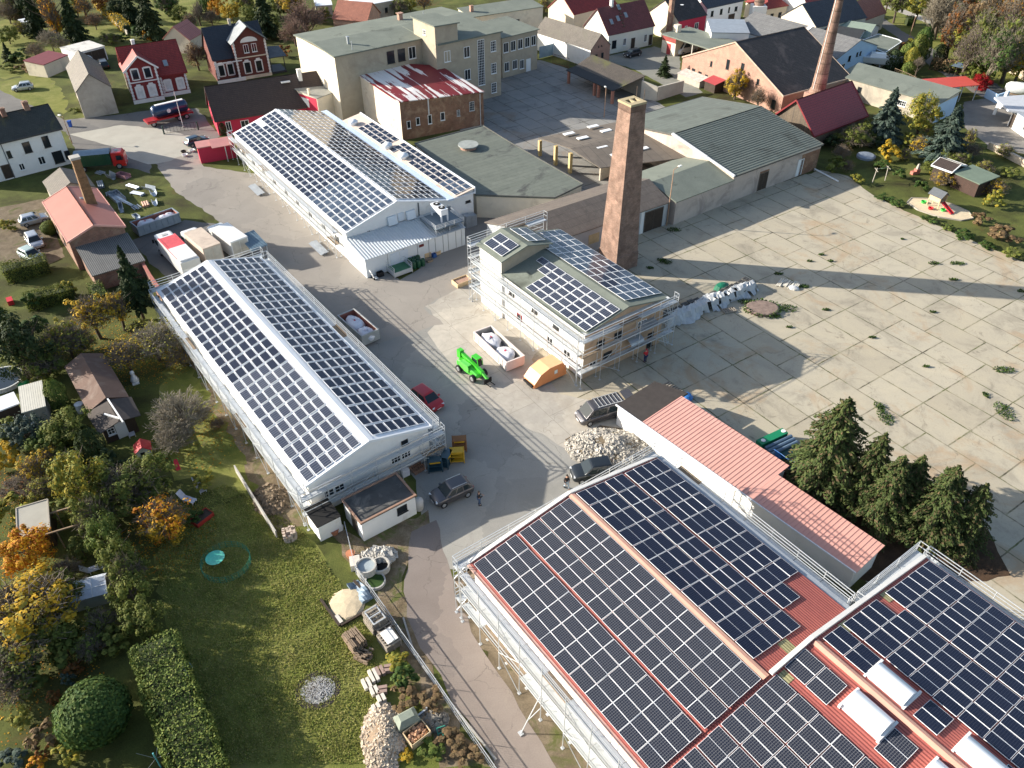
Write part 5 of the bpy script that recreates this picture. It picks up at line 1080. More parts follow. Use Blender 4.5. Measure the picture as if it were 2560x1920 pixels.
# big ribbed grey green hall
a, b = g(t2(1920,1525), 4.2), g(t3(480,1245), 4.2); A = ang(a, b)
h = house('felt_hall', 'large hall with ribbed grey green felt roof along the slab yard', 'hall', a, b, 26.0, 4.2, 6.3, mk('faded_pink_render', (.5,.42,.36), .9, .12, .6, dirt=(.3,.25,.22), dscale=.3, dlo=.5, dhi=.7), FELTROWS, ridge='x', ov=.2, trim=mk('dark_roof_edge', (.1,.1,.09)), wins=[(0,.35,.1,1.9,2.7,'gate'),(0,.78,.1,1.3,2.6,'door')])
W = h['W']
rb = MB()
for i in range(25): y = .5+i*.5; rb.slab([(.05,y,4.2+y*2.1/13+.05),(W-.05,y,4.2+y*2.1/13+.05),(W-.05,y+.1,4.2+(y+.1)*2.1/13+.05),(.05,y+.1,4.2+(y+.1)*2.1/13+.05)], .05)
rb.build('roof_ribs', FELTROWS, h)
m = MB(); w = WallM(W, 26, .2, 0); wbox(m, w, w.len-4.3, w.len-.02, .003, .03, 0, 3.5); m.build('brick_patch', BROLD, h)
m = MB(); w3 = WallM(W, 26, .2, 1); wbox(m, w3, .1, w3.len-.1, .003, .03, 0, 4.0); m.build('brick_side', BROLD, h)
m = MB(); m.bar((-.05,5.5,5.2),(-.05,13.0,6.4),.35,.3); m.bar((-.05,-.1,4.3),(-.05,5.5,5.2),.3,.25); m.build('verge_flashing', WHITE, h)
m = MB(); wbox(m, w, .35*w.len-1.0, .35*w.len+1.0, .003, .06, 2.95, 3.2); m.build('gate_arch', BROLD, h)
# green felt lean-to with open shed roofs behind it
a, b = g(T(2,1,1420,90), 3.6), g(t2(1925,1555), 3.6)
h = house('felt_annex', 'low annex with plain green felt roof joining the big ribbed hall', 'annex', a, b, 10.4, 3.6, 4.7, _M['faded_pink_render'], ROOFGREEN, ridge='x', ov=.15)
a, b = g(T(2,1,500,385), 3.6), g(T(2,1,1375,85), 3.6); A = ang(a, b); a2 = a - V((math.cos(A), math.sin(A), 0))*7
h = house('store_shed', 'long store shed with brown corrugated roof and dark double gate behind the big chimney', 'shed', a2, b, 9.6, 3.6, 5.2, mk('blue_grey_render', (.42,.43,.43), .9, .12, .6), ETERN, ridge='x', ov=.25, wins=[(0,.895,.05,3.3,3.0,'gate')])
m = MB(); w = WallM(h['W'], 9.6, .25, 0); wbox(m, w, w.len*.80-.1, w.len*.80+.5, .003, .03, 0, 3.4); m.build('white_pier', WHITE, h); m = MB(); wbox(m, w, w.len*.42, w.len*.42+1.8, .003, .03, 1.2, 2.6); m.build('boarded_window', mk('boarded_opening', (.5,.42,.25), .8), h)
# open shed with rooflights
pts = [t2(225,1190), t2(760,1450), t2(1510,1360), t2(1150,1110), t2(920,1045)]
P = [g(t2(225,1190), 3.2), g(t2(500,1280), 4.4), g(t2(1150,1130), 4.4), g(t2(920,1050), 3.4)]
Q = [g(t2(500,1280), 4.4), g(t2(760,1450), 3.7), g(t2(1520,1360), 3.7), g(t2(1150,1130), 4.4)]
h = thing('open_shed', 'open sided shed on yellow posts with rooflights in its brown roof', 'shed', (P[1].x, P[1].y, 0), ang(P[1], P[2]))
m = MB(); m.slab([loc(h,p) for p in P], .12); m.slab([loc(h,p)+V((0,0,.003)) for p in Q], .12); m.build('roof', mk_rows('brown_felt_rows', (.17,.14,.11), (.145,.12,.095), 14, 1.5, (.09,.075,.06), .05, .2, (.09,.08,.065), .2), h)
for X, Y, z in ((700,1093,3.8),(492,1155,3.9),(812,1130,3.9),(610,1192,4.2),(775,1270,4.2),(900,1335,4.0),(1130,1285,4.1)):
    p = loc(h, g(t2(X,Y), z)); m = MB(); m.box(p.x-.95,p.y-.4,z-.02,p.x+.95,p.y+.4,z+.1); m.build('rooflight', mk('white_rooflight', (.8,.82,.82), .4), h)
for X, Y, H_ in ((240,1345,2.6),(375,1425,3.2),(500,1495,3.3)): p = loc(h, g(t2(X,Y))); m = MB(); m.box(p.x-.25,p.y-.25,0,p.x+.25,p.y+.25,H_); m.build('post', mk('yellow_plaster_post', (.6,.46,.22), .85, .15, 2), h)
for q_ in (P[3], P[2], Q[2]): p = loc(h, q_); m = MB(); m.box(p.x-.3,p.y-.3,0,p.x-.0,p.y+.0,p.z-.2); m.build('post', _M['yellow_plaster_post'], h)
m = MB(); p, q = loc(h, g(t2(755,1560))), loc(h, g(t2(860,1510))); m.bar(p+V((0,0,1.4)), q+V((0,0,1.4)), .2, 2.8); m.build('partition', CREAM, h)
# the big square chimney
cbase = (g((1508,628)) + g((1580,690)))/2
P1, P2, P3 = g(T(2,1,776,600)), g(T(2,1,925,625)), g(T(2,1,1040,700)); c = g((1546,672)); A = rad(33)
ck = thing('factory_chimney', 'tall tapering square brick chimney with two flues beside the solar block', 'chimney', (c.x, c.y+1.2, 0), A); mb = MB()
CH = mk_brick('sooty_chimney_brick', (.33,.18,.125), (.22,.115,.08), (.32,.25,.2), .3, .1, .018, .5, (.12,.07,.05), .6, slo=.48, shi=.7)
b0, b1, HT = 1.72, 1.12, 21.5
r_ = lambda k, z: [(-k,-k,z),(k,-k,z),(k,k,z),(-k,k,z)]
mb.loft([r_(b0+.08,0), r_(b0+.08,2.2), r_(b0,2.25), r_(b1,HT-1.0)]); mb.build('shaft', CH, ck)
mb = MB(); mb.loft([r_(b1-.03,HT-1.0), r_(b1+.02,HT-.9), r_(b1+.02,HT-.25)]); mb.build('head', mk_brick('sooty_head', (.2,.1,.07), (.13,.07,.05), (.2,.16,.12), .26, .085, .014, .5), ck)
mb = MB(); k = b1+.06; mb.box(-k,-k,HT-.25,k,-.5,HT); mb.box(-k,.5,HT-.25,k,k,HT); mb.box(-k,-.5,HT-.25,-.75,.5,HT); mb.box(.75,-.5,HT-.25,k,.5,HT); mb.box(-.12,-.5,HT-.25,.12,.5,HT); mb.build('cap', mk('yellowish_cap', (.4,.33,.2), .9, .15, 2), ck)
mb = MB(); mb.box(-.75,-.5,HT-.3,.75,.5,HT-.26); mb.build('flue', DARK, ck)
mb = MB()
for x, y in ((b1+.04,-.6),(b1+.04,.7)): mb.bar((x,y,HT-2.2),(x,y,HT+1.2),.05)
for i in range(8): mb.bar((b1+.05,-.15,HT-.6-i*.6),(b1+.05,.2,HT-.6-i*.6),.05)
mb.build('lightning_rod', mk('rusty_iron', (.1,.07,.05), .8), ck)
# old open shed with mossy tiled roof
a, b = g(t2(480,605), 2.6), g(t2(870,780), 2.6); A = ang(a, b)
h = thing('open_shed', 'old open shed with mossy tiled roof on brick piers in the courtyard', 'shed', (a.x, a.y, 0), A); W = (b-a).length
m = MB(); m.slab([(-.3,-.2,2.6),(W+.2,-.2,2.6),(W+.2,2.2,2.95),(-.3,2.2,2.95)], .14); m.build('front_roof', mk('black_felt', (.03,.033,.036), .8, .2, 1), h)
m = MB(); m.slab([(-.3,2.2,2.96),(W+.2,2.2,2.96),(W+.4,7.5,4.0),(-1.5,7.2,4.0)], .14); m.build('roof', mk_rows('mossy_brown_tiles', (.14,.115,.09), (.11,.09,.07), .3, .22, (.05,.04,.03), .03, .3, (.11,.11,.03), .13, slo=.56, shi=.7), h)
for x in (.2, .6*W, .69*W, W-.2): m = MB(); m.box(x-.22,0,0,x+.22,.44,2.5); m.build('pier', mk('old_brick_pier', (.36,.17,.12), .9, .3, 4), h)
m = MB(); m.box(-.3,7.0,0,W+.3,7.3,3.8); m.build('wall', GREYR, h)
# courtyard wall behind the old shed
def wall_px(name, label, pts, hts, th, mat, cat='wall', cap=None, z=0):
    P = [g(p) for p in pts]; o = thing(name, label, cat, P[0]); mb = MB(); cb = MB()
    for i in range(len(P)-1):
        a, b = P[i]-P[0], P[i+1]-P[0]; d = (b-a).normalized(); n = V((-d.y, d.x, 0))*th/2; h0, h1 = V((0,0,hts[i])), V((0,0,hts[i+1]))
        q = [a-n, b-n, b+n, a+n]; mb.add(q+[a-n+h0, b-n+h1, b+n+h1, a+n+h0], [(0,3,2,1),(4,5,6,7),(0,1,5,4),(1,2,6,5),(2,3,7,6),(3,0,4,7)])
        if cap: cb.bar(a+h0+V((0,0,.04)), b+h1+V((0,0,.04)), th+.1, .08)
    mb.build('masonry', mat, o)
    if cap: cb.build('coping', cap, o)
    return o
wall_px('courtyard_wall', 'grey rendered courtyard wall lit by a slanting patch of sun', [t2(1110,850), t2(1250,870), t2(1470,800)], [3.4,2.6,2.3], .3, mk('worn_grey_wall', (.5,.46,.38), .9, .15, .8))
# brick barn
a, b = g(t2(1470,490), 3.4), g(t3(135,830), 3.4)
h = house('brick_barn', 'broad brick barn with very dark tiled roof beside the round chimney', 'barn', a, b, 18.5, 3.4, 9.5, BRICKPALE, TILEDRK, ridge='y', ov=.12, trim=mk('pale_verge', (.45,.35,.27), .8),
   wins=[(0,.13,.4,.9,1.6,'d'),(0,.2,.4,.9,1.5,'d'),(0,.27,.5,.8,1.3,'d'),(0,.3,3.6,.55,1.0,'d'),(0,.46,4.2,.8,1.8,'d'),(0,.6,4.4,.8,1.9,'d'),(0,.76,3.6,.6,1.0,'d'),(0,.93,.5,1.0,1.6,'d'),(1,.5,1.2,1,1,'d')])
c = g(T(3,0,380,1000))
ck = thing('round_chimney', 'tall round brick chimney with iron hoops on a square base by the red sheet roof', 'chimney', (c.x, c.y, 0), rad(-57)); mb = MB(); mb.box(-1.6,-1.6,0,1.6,1.6,4.2); mb.build('base', BRICKPALE, ck)
mb = MB(); mb.lathe([(1.5,4.2),(1.5,4.5),(1.38,4.6),(1.38,4.9),(1.25,5.1),(.55,23)], 20); mb.build('shaft', CH, ck)
for i in range(10): z = 6+i*1.7; k = 1.25-.7*(z-5.1)/17.9+.02; m = MB(); m.lathe([(k,z),(k,z+.1)], 20); m.build('hoop', mk('rusty_iron', (.1,.07,.05), .8), ck)
m = MB(); m.bar((-.1,-1.3,5),(-.1,-.6,23),.06); m.build('lightning_rod', FRAMEW, ck)
# low flat annex at the foot, red sheet shed
a, b = g(t3(400,1180), 2.6), g(t3(870,1000), 2.6)
h = house('timber_shed', 'timber boarded shed with red sheet metal roof beside the round chimney', 'shed', a, b, 9.6, 2.6, 7.3, mk_rows('weathered_boards', (.2,.15,.1), (.13,.1,.075), 30, .16, (.03,.025,.02), .012, .3), mk_rows('red_tile_sheet', (.32,.04,.042), (.29,.036,.038), .4, 1.1, (.13,.015,.02), .035, .1, rough=.5), ridge='x', ov=.35, trim=REDMETAL)
# long mono pitch building with bluish end
a, b = g(t3(600,610), 4.4), g(t3(1480,905), 3.5); A = ang(a, b)
h = house('long_workshop', 'long workshop with grey green roof, stained cream wall and pale blue end', 'workshop', a, b, 7.5, 3.6, 4.4, mk('stained_cream_wall', (.5,.44,.34), .9, .15, .5, dirt=(.28,.25,.21), dscale=.25, dlo=.45, dhi=.7), ROOFGREEN, kind='mono', ridge='y', ov=.2, wins=[(0,.66,1.4,2.4,1.0,'m'),(0,.25,1.6,.8,1.0,'d')])
m = MB(); w1 = WallM(h['W'], 7.5, .2, 1); wbox(m, w1, .01, w1.len-.01, .002, .03, 0, 3.4); m.build('blue_end', mk('pale_blue_render', (.42,.58,.75), .8, .08, .5), h)
# red roofed white house and neighbours at the top
a, b = g(t2(835,310), 4.0), g(t2(1240,225), 4.0)
h = house('white_house', 'white house with weathered red tiled roof and four rooflights', 'house', a, b, 9.0, 4.0, 8.6, mk('off_white_render', (.75,.73,.63), .85, .06, .6), mk_rows('weathered_red_tiles', (.22,.055,.05), (.17,.045,.042), .33, .24, (.07,.02,.02), .03, .25), ridge='x', ov=.25, chim=[(.3,.5,8.2,9.7,.6,WHITE)],
   wins=[(0,.13,1.1,1.2,1.6,'d'),(0,.36,1.2,.8,1.5,'w'),(0,.55,.1,1.0,2.2,'gate'),(0,.83,1.0,.8,1.6,'w'),(0,.95,.1,.9,2.1,'gate')])
for x, y in ((2.2,2.0),(4.2,2.3),(6.6,2.6),(5.6,4.0)): roof_window(h, (x, y, 4.0+y*4.6/4.5+.04), (1,0,0), (0,1,4.6/4.5), .75, 1.2)
m = MB()
for i in range(7): m.box(4.6+i*.14,.8+i*.5,4.0+(.8+i*.5)*1.022+.1,5.1+i*.14,.95+i*.5,4.0+(.95+i*.5)*1.022+.18)
m.build('roof_steps', mk('rusty_iron', (.1,.07,.05), .8), h)
a, b = g(t2(680,435), 3.6), g(t2(855,385), 3.6)
h = house('old_barn', 'old barn with grey tiled roof, white side wall and brick gable', 'barn', a, b, 17.2, 3.6, 6.3, WHITE, TILEOLD, ridge='y', ov=.12, wins=[(0,.3,1.3,.7,1.1,'d'),(0,.62,1.3,.7,1.1,'d'),(0,.4,3.7,.25,.3,'d'),(0,.55,3.7,.25,.3,'d')])
m = MB(); W = h['W']; m.add([(.1,.115,0),(W-.1,.115,0),(W-.1,.115,3.55),(W/2,.115,6.2),(.1,.115,3.55)], [(0,1,2,3,4)]); m.build('brick_gable', BRICKPALE, h)
# carport with green roof
a, b = g(t2(1700,420), 3.8), g(t2(1940,355), 3.8)
h = thing('carport', 'carport with grey green roof, red door and open parking bay', 'carport', (a.x,a.y,0), ang(a,b)); W = 8.6
m = MB(); m.slab([(0,0,3.8),(W,0,3.8),(W,13.5,3.8),(0,13.5,3.8)], .25); m.build('roof', ROOFGREEN, h); m = MB(); m.box(.2,9.3,0,W-.2,13.3,3.54); m.box(W-.4,.3,0,W-.1,9.3,3.54); m.build('wall', CREAM, h)
for x, y in ((.3,.3),(.3,4.6)): m = MB(); m.box(x-.12,y-.12,0,x+.12,y+.12,3.55); m.build('post', CONC, h)
m = MB(); m.box(.14,10.6,0,.2,11.7,2.2); m.build('door', mk('red_door', (.35,.05,.05), .6), h); m = MB(); m.box(.13,9.3,2.6,.2,13.3,3.5); m.build('fascia', mk('red_fascia', (.3,.06,.05), .7), h)
m = MB(); m.box(3.2,12.0,3.8,4.4,13.2,5.2); m.build('chimney', CREAM, h)
# carmine fronted house and others at the top edge
a, b = g(t2(1440,185), 4.5), g(t2(1690,130), 4.5)
h = house('dark_roof_house', 'house with black tiled roof, satellite dish and carmine front', 'house', a, b, 10, 4.5, 8.0, REDWALL, TILEDRK, ridge='x', ov=.2, wins=[(0,.68,1.9,1.2,1.4,'w'),(0,.3,1.9,.8,1.2,'w')], chim=[(-.08,.2,0,9,.9,BRICK)])
m = MB(); w3 = WallM(h['W'], 10, .2, 3); wbox(m, w3, .05, w3.len-.05, .002, .03, 0, 4.4); m.add([(.17,.3,4.4),(.17,9.7,4.4),(.17,5,7.8)], [(0,2,1)]); m.build('cream_side', CREAM, h)
m = MB(); m.lathe([(.02,0),(.3,.05),(.42,.14)], 14, (3.0,2.5,6.9)); m.build('satellite_dish', FRAMEW, h)
a, b = g(t2(1690,75), 5.2), g(t2(2010,5), 5.2)
house('white_terrace', 'white two storey terrace with dark blue roof beside the carmine fronted house', 'house', a, b, 9, 5.2, 7.8, WHITE, TILEBLU, ridge='x', ov=.2, wins=[(0,.15,3.2,.8,1.2,'d'),(0,.4,3.2,.8,1.2,'d'),(0,.62,3.2,.5,1.2,'d'),(0,.82,3.2,.9,1.0,'d'),(0,.12,.1,1.1,2.0,'door'),(0,.4,.9,.9,1.2,'d'),(0,.72,.05,2.0,2.6,'gate')])
a, b = g(t2(655,175), 4.0), g(t2(910,60), 4.0)
house('cream_house', 'cream walled house with red tiled roof behind the red roofed white house', 'house', a - V((3,-2,0)), b, 9, 4.6, 8.2, CREAM, TILERED, ridge='x', ov=.2)
# ribbed hall with blue gable and its neighbours
qq = lambda X, Y: Z(1860,0,700,X*2212/1270,Y*2212/1270)
a, b = g(qq(425,262), 4.0), g(qq(608,215), 3.4); A = ang(a, b)
h = house('fibre_cement_hall', 'long hall with corrugated grey roof and pale blue gable by the white boat', 'hall', a, b, 27, 3.8, 6.2, WHITE, ETERNG, ridge='y', ov=.15, wins=[(0,.32,2.4,.8,1.1,'d'),(0,.5,2.9,.6,.8,'d'),(0,.58,2.9,.6,.8,'d'),(0,.2,.3,1.2,2.0,'w'),(0,.05,1.6,.6,1.0,'d')])
W = h['W']; m = MB(); m.add([(.16,.147,0),(W-.16,.147,0),(W-.16,.147,3.75),(W/2,.147,6.05),(.16,.147,3.75)], [(0,1,2,3,4)]); m.build('blue_gable', mk('pale_blue_render', (.42,.58,.75), .8, .08, .5), h)
m = MB(); m.slab([(W*.02,11.5,3.95),(W*.5,11.5,6.33),(W*.5,12.5,6.33),(W*.02,12.5,3.95)], .03); m.build('light_strip', mk('white_strip', (.7,.7,.7), .6), h)
a, b = g(qq(518,180), 3.4), g(qq(548,150), 3.4)
house('black_roof_garage', 'garage with black gabled roof and white front behind the corrugated hall', 'garage', a, b + (b-a)*.6, 13, 3.0, 4.4, WHITE, mk('black_felt', (.03,.033,.036), .8, .2, 1), ridge='y', ov=.15, wins=[(0,.5,1.8,.6,.6,'d')])
a, b = g(qq(565,165), 3.4), g(qq(600,130), 3.4)
house('green_roof_garage', 'garage with pale green gabled roof and white front', 'garage', a, b + (b-a)*.6, 14, 3.0, 4.6, WHITE, mk('pale_green_felt', (.22,.27,.22), .8, .1, 1), ridge='y', ov=.15, wins=[(0,.5,1.8,.6,.6,'d')])
p = [qq(520,190), qq(640,240), qq(715,190), qq(700,180), qq(610,155)]
poly_building('flat_garage', 'flat roofed garage row with dark puddled felt beside the white boat', 'garage', p, [3.0]*5, CREAM, ROOFGREEN, trim=WMETAL)
a, b = g(qq(330,125), 4.5), g(qq(560,80), 4.5)
house('slate_barn', 'barn with large dark slate roof at the far edge of the works', 'barn', a, b, 11, 4.5, 8.2, CREAM, mk_rows('dark_slates', (.07,.075,.085), (.055,.06,.07), .3, .25, (.025,.025,.03), .02, .25), ridge='x', ov=.2)
a, b = g(qq(540,90), 4.0), g(qq(650,50), 4.0)
house('orange_house', 'small house with orange tiled roof at the end of the slate barn', 'house', a, b, 7, 3.6, 7.0, CREAM, TILEORG, ridge='x', ov=.2)
a, b = g(qq(105,42), 3.5), g(qq(205,25), 3.5)
house('hip_roof_house', 'small house with dark red hipped roof at the top of the picture', 'house', a, b, 8, 3.5, 6.5, CREAM, TILERED, kind='half', ridge='x', ov=.3, wins=[(0,.3,1,1,1.2,'d'),(0,.7,1,1,1.2,'d')])
a, b = g(qq(300,25), 4.5), g(qq(420,-10), 4.5)
house('bungalow', 'white house with bright red roof beyond the slate barn', 'house', a, b, 9, 4.2, 7.5, WHITE, mk_rows('bright_red_tiles', (.4,.07,.055), (.34,.06,.05), .33, .24, (.15,.03,.03), .03, .15), ridge='x', ov=.25)
c = g(qq(62,118)); ck = thing('round_chimney', 'shorter round brick chimney behind the brick barn', 'chimney', (c.x, c.y+2, 0), 0); m = MB(); m.box(-1.6,-1.6,0,1.6,1.6,4.2); m.build('base', WHITE, ck); m = MB(); m.lathe([(1.2,4.2),(.75,18)], 18); m.build('shaft', CH, ck)
for i in range(6): z = 5+i*2; k = 1.2-.45*(z-4.2)/13.8+.02; m = MB(); m.lathe([(k,z),(k,z+.12)], 18); m.build('hoop', BLACK, ck)
a, b = g(qq(-5,165), 5.0), g(qq(28,150), 5.0)
house('white_store', 'white windowless store behind the brick barn ridge', 'building', a - V((6,-3,0)), b, 9, 5.0, 5.4, WHITE, GALV, kind='mono', ridge='y', ov=.1)
# near right edge
a, b = g(qq(790,362), 3.0), g(qq(860,405), 3.0); A = rad(12.2); p = g(qq(860,403), 3.0)
h = thing('carport', 'long open carport with bright red sheet roof', 'carport', (p.x, p.y, 0), A); m = MB(); m.slab([(-.2,0,3.0),(9.8,0,3.0),(10.0,4.6,3.15),(-.4,5.0,3.15)], .1); m.build('roof', mk('bright_red_sheet', (.5,.075,.055), .5, .1), h)
for x in (.2, 3.3, 6.5, 9.6): m = MB(); m.bar((x,.3,0),(x,.3,2.9),.14); m.build('post', STEEL, h)
m = MB(); m.box(0,4.6,0,9.6,4.8,2.6); m.box(.8,.4,0,2.4,.6,2.2); m.build('wall', WHITE, h)
P = [g(qq(1135,440),3.2), g(qq(1200,500),3.2), g(qq(1400,520),3.2), g(qq(1400,420),3.2)]
h = thing('villa_canopy', 'white canopy with flat grey roof on slanted white legs', 'canopy', (P[0].x,P[0].y,0), ang(P[0],P[3])); m = MB(); m.slab([loc(h,q) for q in P], .3); m.build('roof', mk('pale_grey_roof', (.45,.47,.5), .7, .1), h)
for X, Y in ((1133,520),(1160,492)): q = loc(h, g(qq(X,Y))); m = MB(); m.bar(q, q+V((.5,.3,3.0)), .45, .3); m.build('leg', WHITE, h)
a, b = g(qq(1185,568)), g(qq(1275,632)); b = a+(b-a).normalized()*8
h = house('white_bungalow', 'white flat roofed bungalow with one dark door at the edge of the picture', 'house', V((a.x,a.y,0)), V((b.x,b.y,0)), 7, 2.9, 3.0, WHITE, mk('blue_grey_roof', (.3,.33,.37), .7, .1), kind='flat', ov=.2, wins=[(0,.12,.05,1.0,2.2,'gate'),(0,.62,.9,.9,1.2,'w'),(0,.85,.9,.9,1.2,'w')])
a, b = g(qq(945,780), 2.3), g(qq(1070,835), 2.3)
h = house('garden_shed', 'dark brown garden shed with low green felt roof', 'shed', a, b, 4.4, 2.3, 2.6, mk_rows('dark_shed_boards', (.07,.035,.025), (.055,.03,.02), 30, .15, (.02,.012,.01), .012, .2), mk('green_shed_felt', (.13,.17,.13), .8, .15, 1), kind='mono', ridge='y', ov=.25)
a, b = g(qq(850,748), 2.4), g(qq(945,782), 2.4)
house('garden_shed', 'garden shed with brown gabled roof and white rim, joined to the green roofed one', 'shed', a, b, 4.2, 2.4, 3.1, DARKW, TILEBRN, ridge='x', ov=.3, trim=FRAMEW)
# long low building with salmon roof in front of the slab yard
a = g(T(2,2,915,180), 2.6); A = rad(-50.7)
# shorthand frame: x away from the viewer along the long side
o = thing('salmon_building', 'long low white building with ribbed salmon sheet roof and a dark felt end', 'building', (a.x,a.y,0), A)
mb = MB(); mb.box(0,.05,0,15.9,3.7,2.35); mb.box(0,3.7,0,15.9,5.2,2.35) ; mb.box(15.9,.05,0,26.2,3.7,2.35); mb.build('wall', WHITE, o)
mb = MB(); mb.slab([(-.1,-.1,2.6),(3.3,-.1,2.6),(3.3,6.6,2.75),(-.1,5.4,2.75)], .2); mb.build('felt_roof', mk('brown_black_felt', (.05,.042,.038), .85, .25, 1.5), o)
mb = MB(); mb.slab([(3.3,-.15,2.62),(16.0,-.15,2.62),(16.0,5.6,2.9),(3.3,5.6,2.9)], .08); mb.slab([(16.01,-.15,2.62),(26.4,-.15,2.62),(26.4,3.95,2.82),(16.01,3.95,2.82)], .08)
for i in range(57):
    x = 3.35+i*.405; yb = 5.58 if x < 15.9 else 3.93; zb = 2.9 if x < 15.9 else 2.82
    if 15.8 < x < 16.05 or x > 26.2: continue
    mb.slab([(x,-.14,2.655),(x+.09,-.14,2.655),(x+.09,yb,zb+.03),(x,yb,zb+.03)], .04)
mb.build('roof', PINKROOF, o)
mb = MB(); mb.bar((-.12,-.16,2.62),(26.4,-.16,2.62),.1,.16); mb.build('roof_edge', WMETAL, o)
# ------------------------------------------------------------------ scaffolds round the solar halls
def wp(o, x, y): return wm(o) @ V((x, y, 0))
SG = 'scaffolds round the solar halls'
W = HA['W']
scaffold('scaffold along the yard side of the long garden hall, guard rails above the eave', wp(HA, W+.1, 39), wp(HA, W+.1, 0), 1, [1.9, 3.75])
scaffold('scaffold with boards across the windowed front gable of the long garden hall', wp(HA, W+.9, -.1), wp(HA, -.9, -.1), 1, [1.7, 3.4], ladder=True)
scaffold('scaffold down the garden side of the long white hall, beside the orchard', wp(HA, -.1, 0), wp(HA, -.1, 39), 1, [1.9, 3.6])
scaffold('scaffold across the rear gable of the long hall, behind the parked trucks', wp(HA, -.5, 39.2), wp(HA, W+.5, 39.2), 1, [2.0, 4.0])
scaffold('scaffold along the yard front of the reflecting solar hall', wp(HB, -.05, 2), wp(HB, -.05, 41), 1, [1.9, 3.6])
scaffold('scaffold on the white sunlit long side of the solar block', wp(HC, -.1, 0), wp(HC, -.1, 20), 1, [1.9, 3.8, 5.6])
scaffold('tall scaffold with ladders on the tan gable of the solar block', wp(HC, 12.6, -.1), wp(HC, -.9, -.1), 1, [1.9, 3.9, 5.8], ladder=True)
scaffold('scaffold with timber boards behind the raised gable of the solar block', wp(HC, -.8, 19.9), wp(HC, 10.5, 19.9), 1, [2.0, 4.0, 6.0, 7.6])
W = 18.9
scaffold('scaffold along the front gable of the near red hall, above the yard', wp(HD, -1.0, .25), wp(HD, 19.6, .25), 1, [2.0, 4.0, 5.9])
scaffold('white scaffold with outriggers down the lane side of the near red hall', wp(HD, -.35, -45), wp(HD, -.35, 0), 1, [2.0, 4.0, 5.7], outr=(2,5,8,11,14))
scaffold('scaffold between the near red hall and the salmon roof building', wp(HD, 19.6, -1.5), wp(HD, 19.6, -18.5), 1, [2.0, 4.0, 5.7])
scaffold('scaffold across the short stepped wall of the near red hall by the spruces', wp(HD, 20.5, -19.3), wp(HD, 28.2, -19.3), 1, [2.0, 4.0, 5.9])
scaffold('scaffold along the slab yard side of the near red hall', wp(HD, 27.8, -19.2), wp(HD, 27.8, -45), 1, [2.0, 4.0, 5.7])
# loose boards lying on the walkways beside the reflecting hall
for i, (x, y) in enumerate(((-2.1,5.5),(-2.3,27.5))):
    o = thing('zinc_sheet', ['bundle of long zinc sheets leaning on the scaffold by the annex end','curled zinc sheets lying by the far scaffold of the reflecting hall'][i], 'sheet', wp(HB, x, y), HB.rotation_euler.z); m = MB()
    for k in range(3): m.box(-.3+k*.18, -2, .15+k*.07, .5+k*.18, 2, .19+k*.07)
    m.build('sheet_stack', GALV, o)
# ------------------------------------------------------------------ trees, hedges and shrubs
def at(c, r, X, Y, z=0.0): p = g(T(c,r,X,Y), z); return V((p.x, p.y, 0))
GR = 'orchard and garden trees'
tree('conifer', 'dark spruce on a bare trunk at the rear corner of the long garden hall', g(T(0,1,1245,1105)), 9.8, 4.8, L_DRK, 'conifer', low=.2)
tree('apple_tree', 'golden yellow fruit tree below the dark spruce', at(0,1,800,1080,3), 6.2, 5.5, L_YEL, 'open', low=.2)
tree('apple_tree', 'small golden tree touching the dark spruce', at(0,1,1010,1010,3), 5.6, 3.6, L_YEL, 'open', low=.25)
tree('fruit_tree', 'thin leaved fruit tree with fallen orange leaves beside the long hall', at(0,1,1330,1300,2.5), 5.0, 7.0, L_YGR, 'sparse', low=.15, twig=GREY_TWIG)
tree('fruit_tree', 'sparse yellowing fruit tree above the brown chalet', at(0,1,1080,1400,2.5), 4.6, 5.0, L_YEL, 'sparse', low=.15)
tree('fruit_tree', 'sparse olive fruit tree left of the golden tree', at(0,1,560,1270,2.5), 5.0, 6.0, L_YGR, 'open', low=.15)
tree('conifer', 'broad dark yew tree beside the brown chalet', at(0,1,190,1370,3.5), 8.5, 6.5, L_DRK, 'tree', low=.05)
tree('conifer', 'dark pointed conifer left of the fruit trees', at(0,1,60,1200,3.5), 8.0, 4.5, L_OLI, 'conifer', low=.02)
hedge('hedge', 'thick clipped hedge in front of the parked silver cars', [at(0,1,20,660,1.8), at(0,1,390,570,1.8)], 2.4, 2.0, L_OLI)
hedge('hedge', 'lower hedge between the shady lawns', [at(0,1,210,910,1.6), at(0,1,620,810,1.6)], 2.0, 1.7, L_OLI)
hedge('hedge', 'short cut block of hedge beside the corrugated lean-to', [at(0,1,810,790,1.5), at(0,1,870,890,1.5)], 1.4, 1.6, L_HDG)
bush('round clipped bush by the workshop wall', at(0,1,425,310,1), 2.0, 2.3, L_HDG, 'clip'); bush('yellow green bush beside the silver estate car', at(0,1,70,280,1), 1.8, 2.6, L_YGR)
bush('rusty bush over the lower hedge', at(0,1,570,820,1.5), 2.6, 2.4, L_YGR, 'bush'); bush('climbing bush with pale flowers on the shed wall', at(0,1,270,960,1), 2.6, 2.2, L_GRN, 'bush')
tree('bare_tree', 'grey leafless tree spreading beside the long hall', at(0,2,1560,280,2.2), 5.2, 6.6, GREY_TWIG, 'bare', low=.05, cat='tree')
tree('bare_tree', 'second grey leafless bush below the spreading bare tree', at(0,2,1500,480,1.5), 3.6, 4.2, GREY_TWIG, 'bare', low=.0)
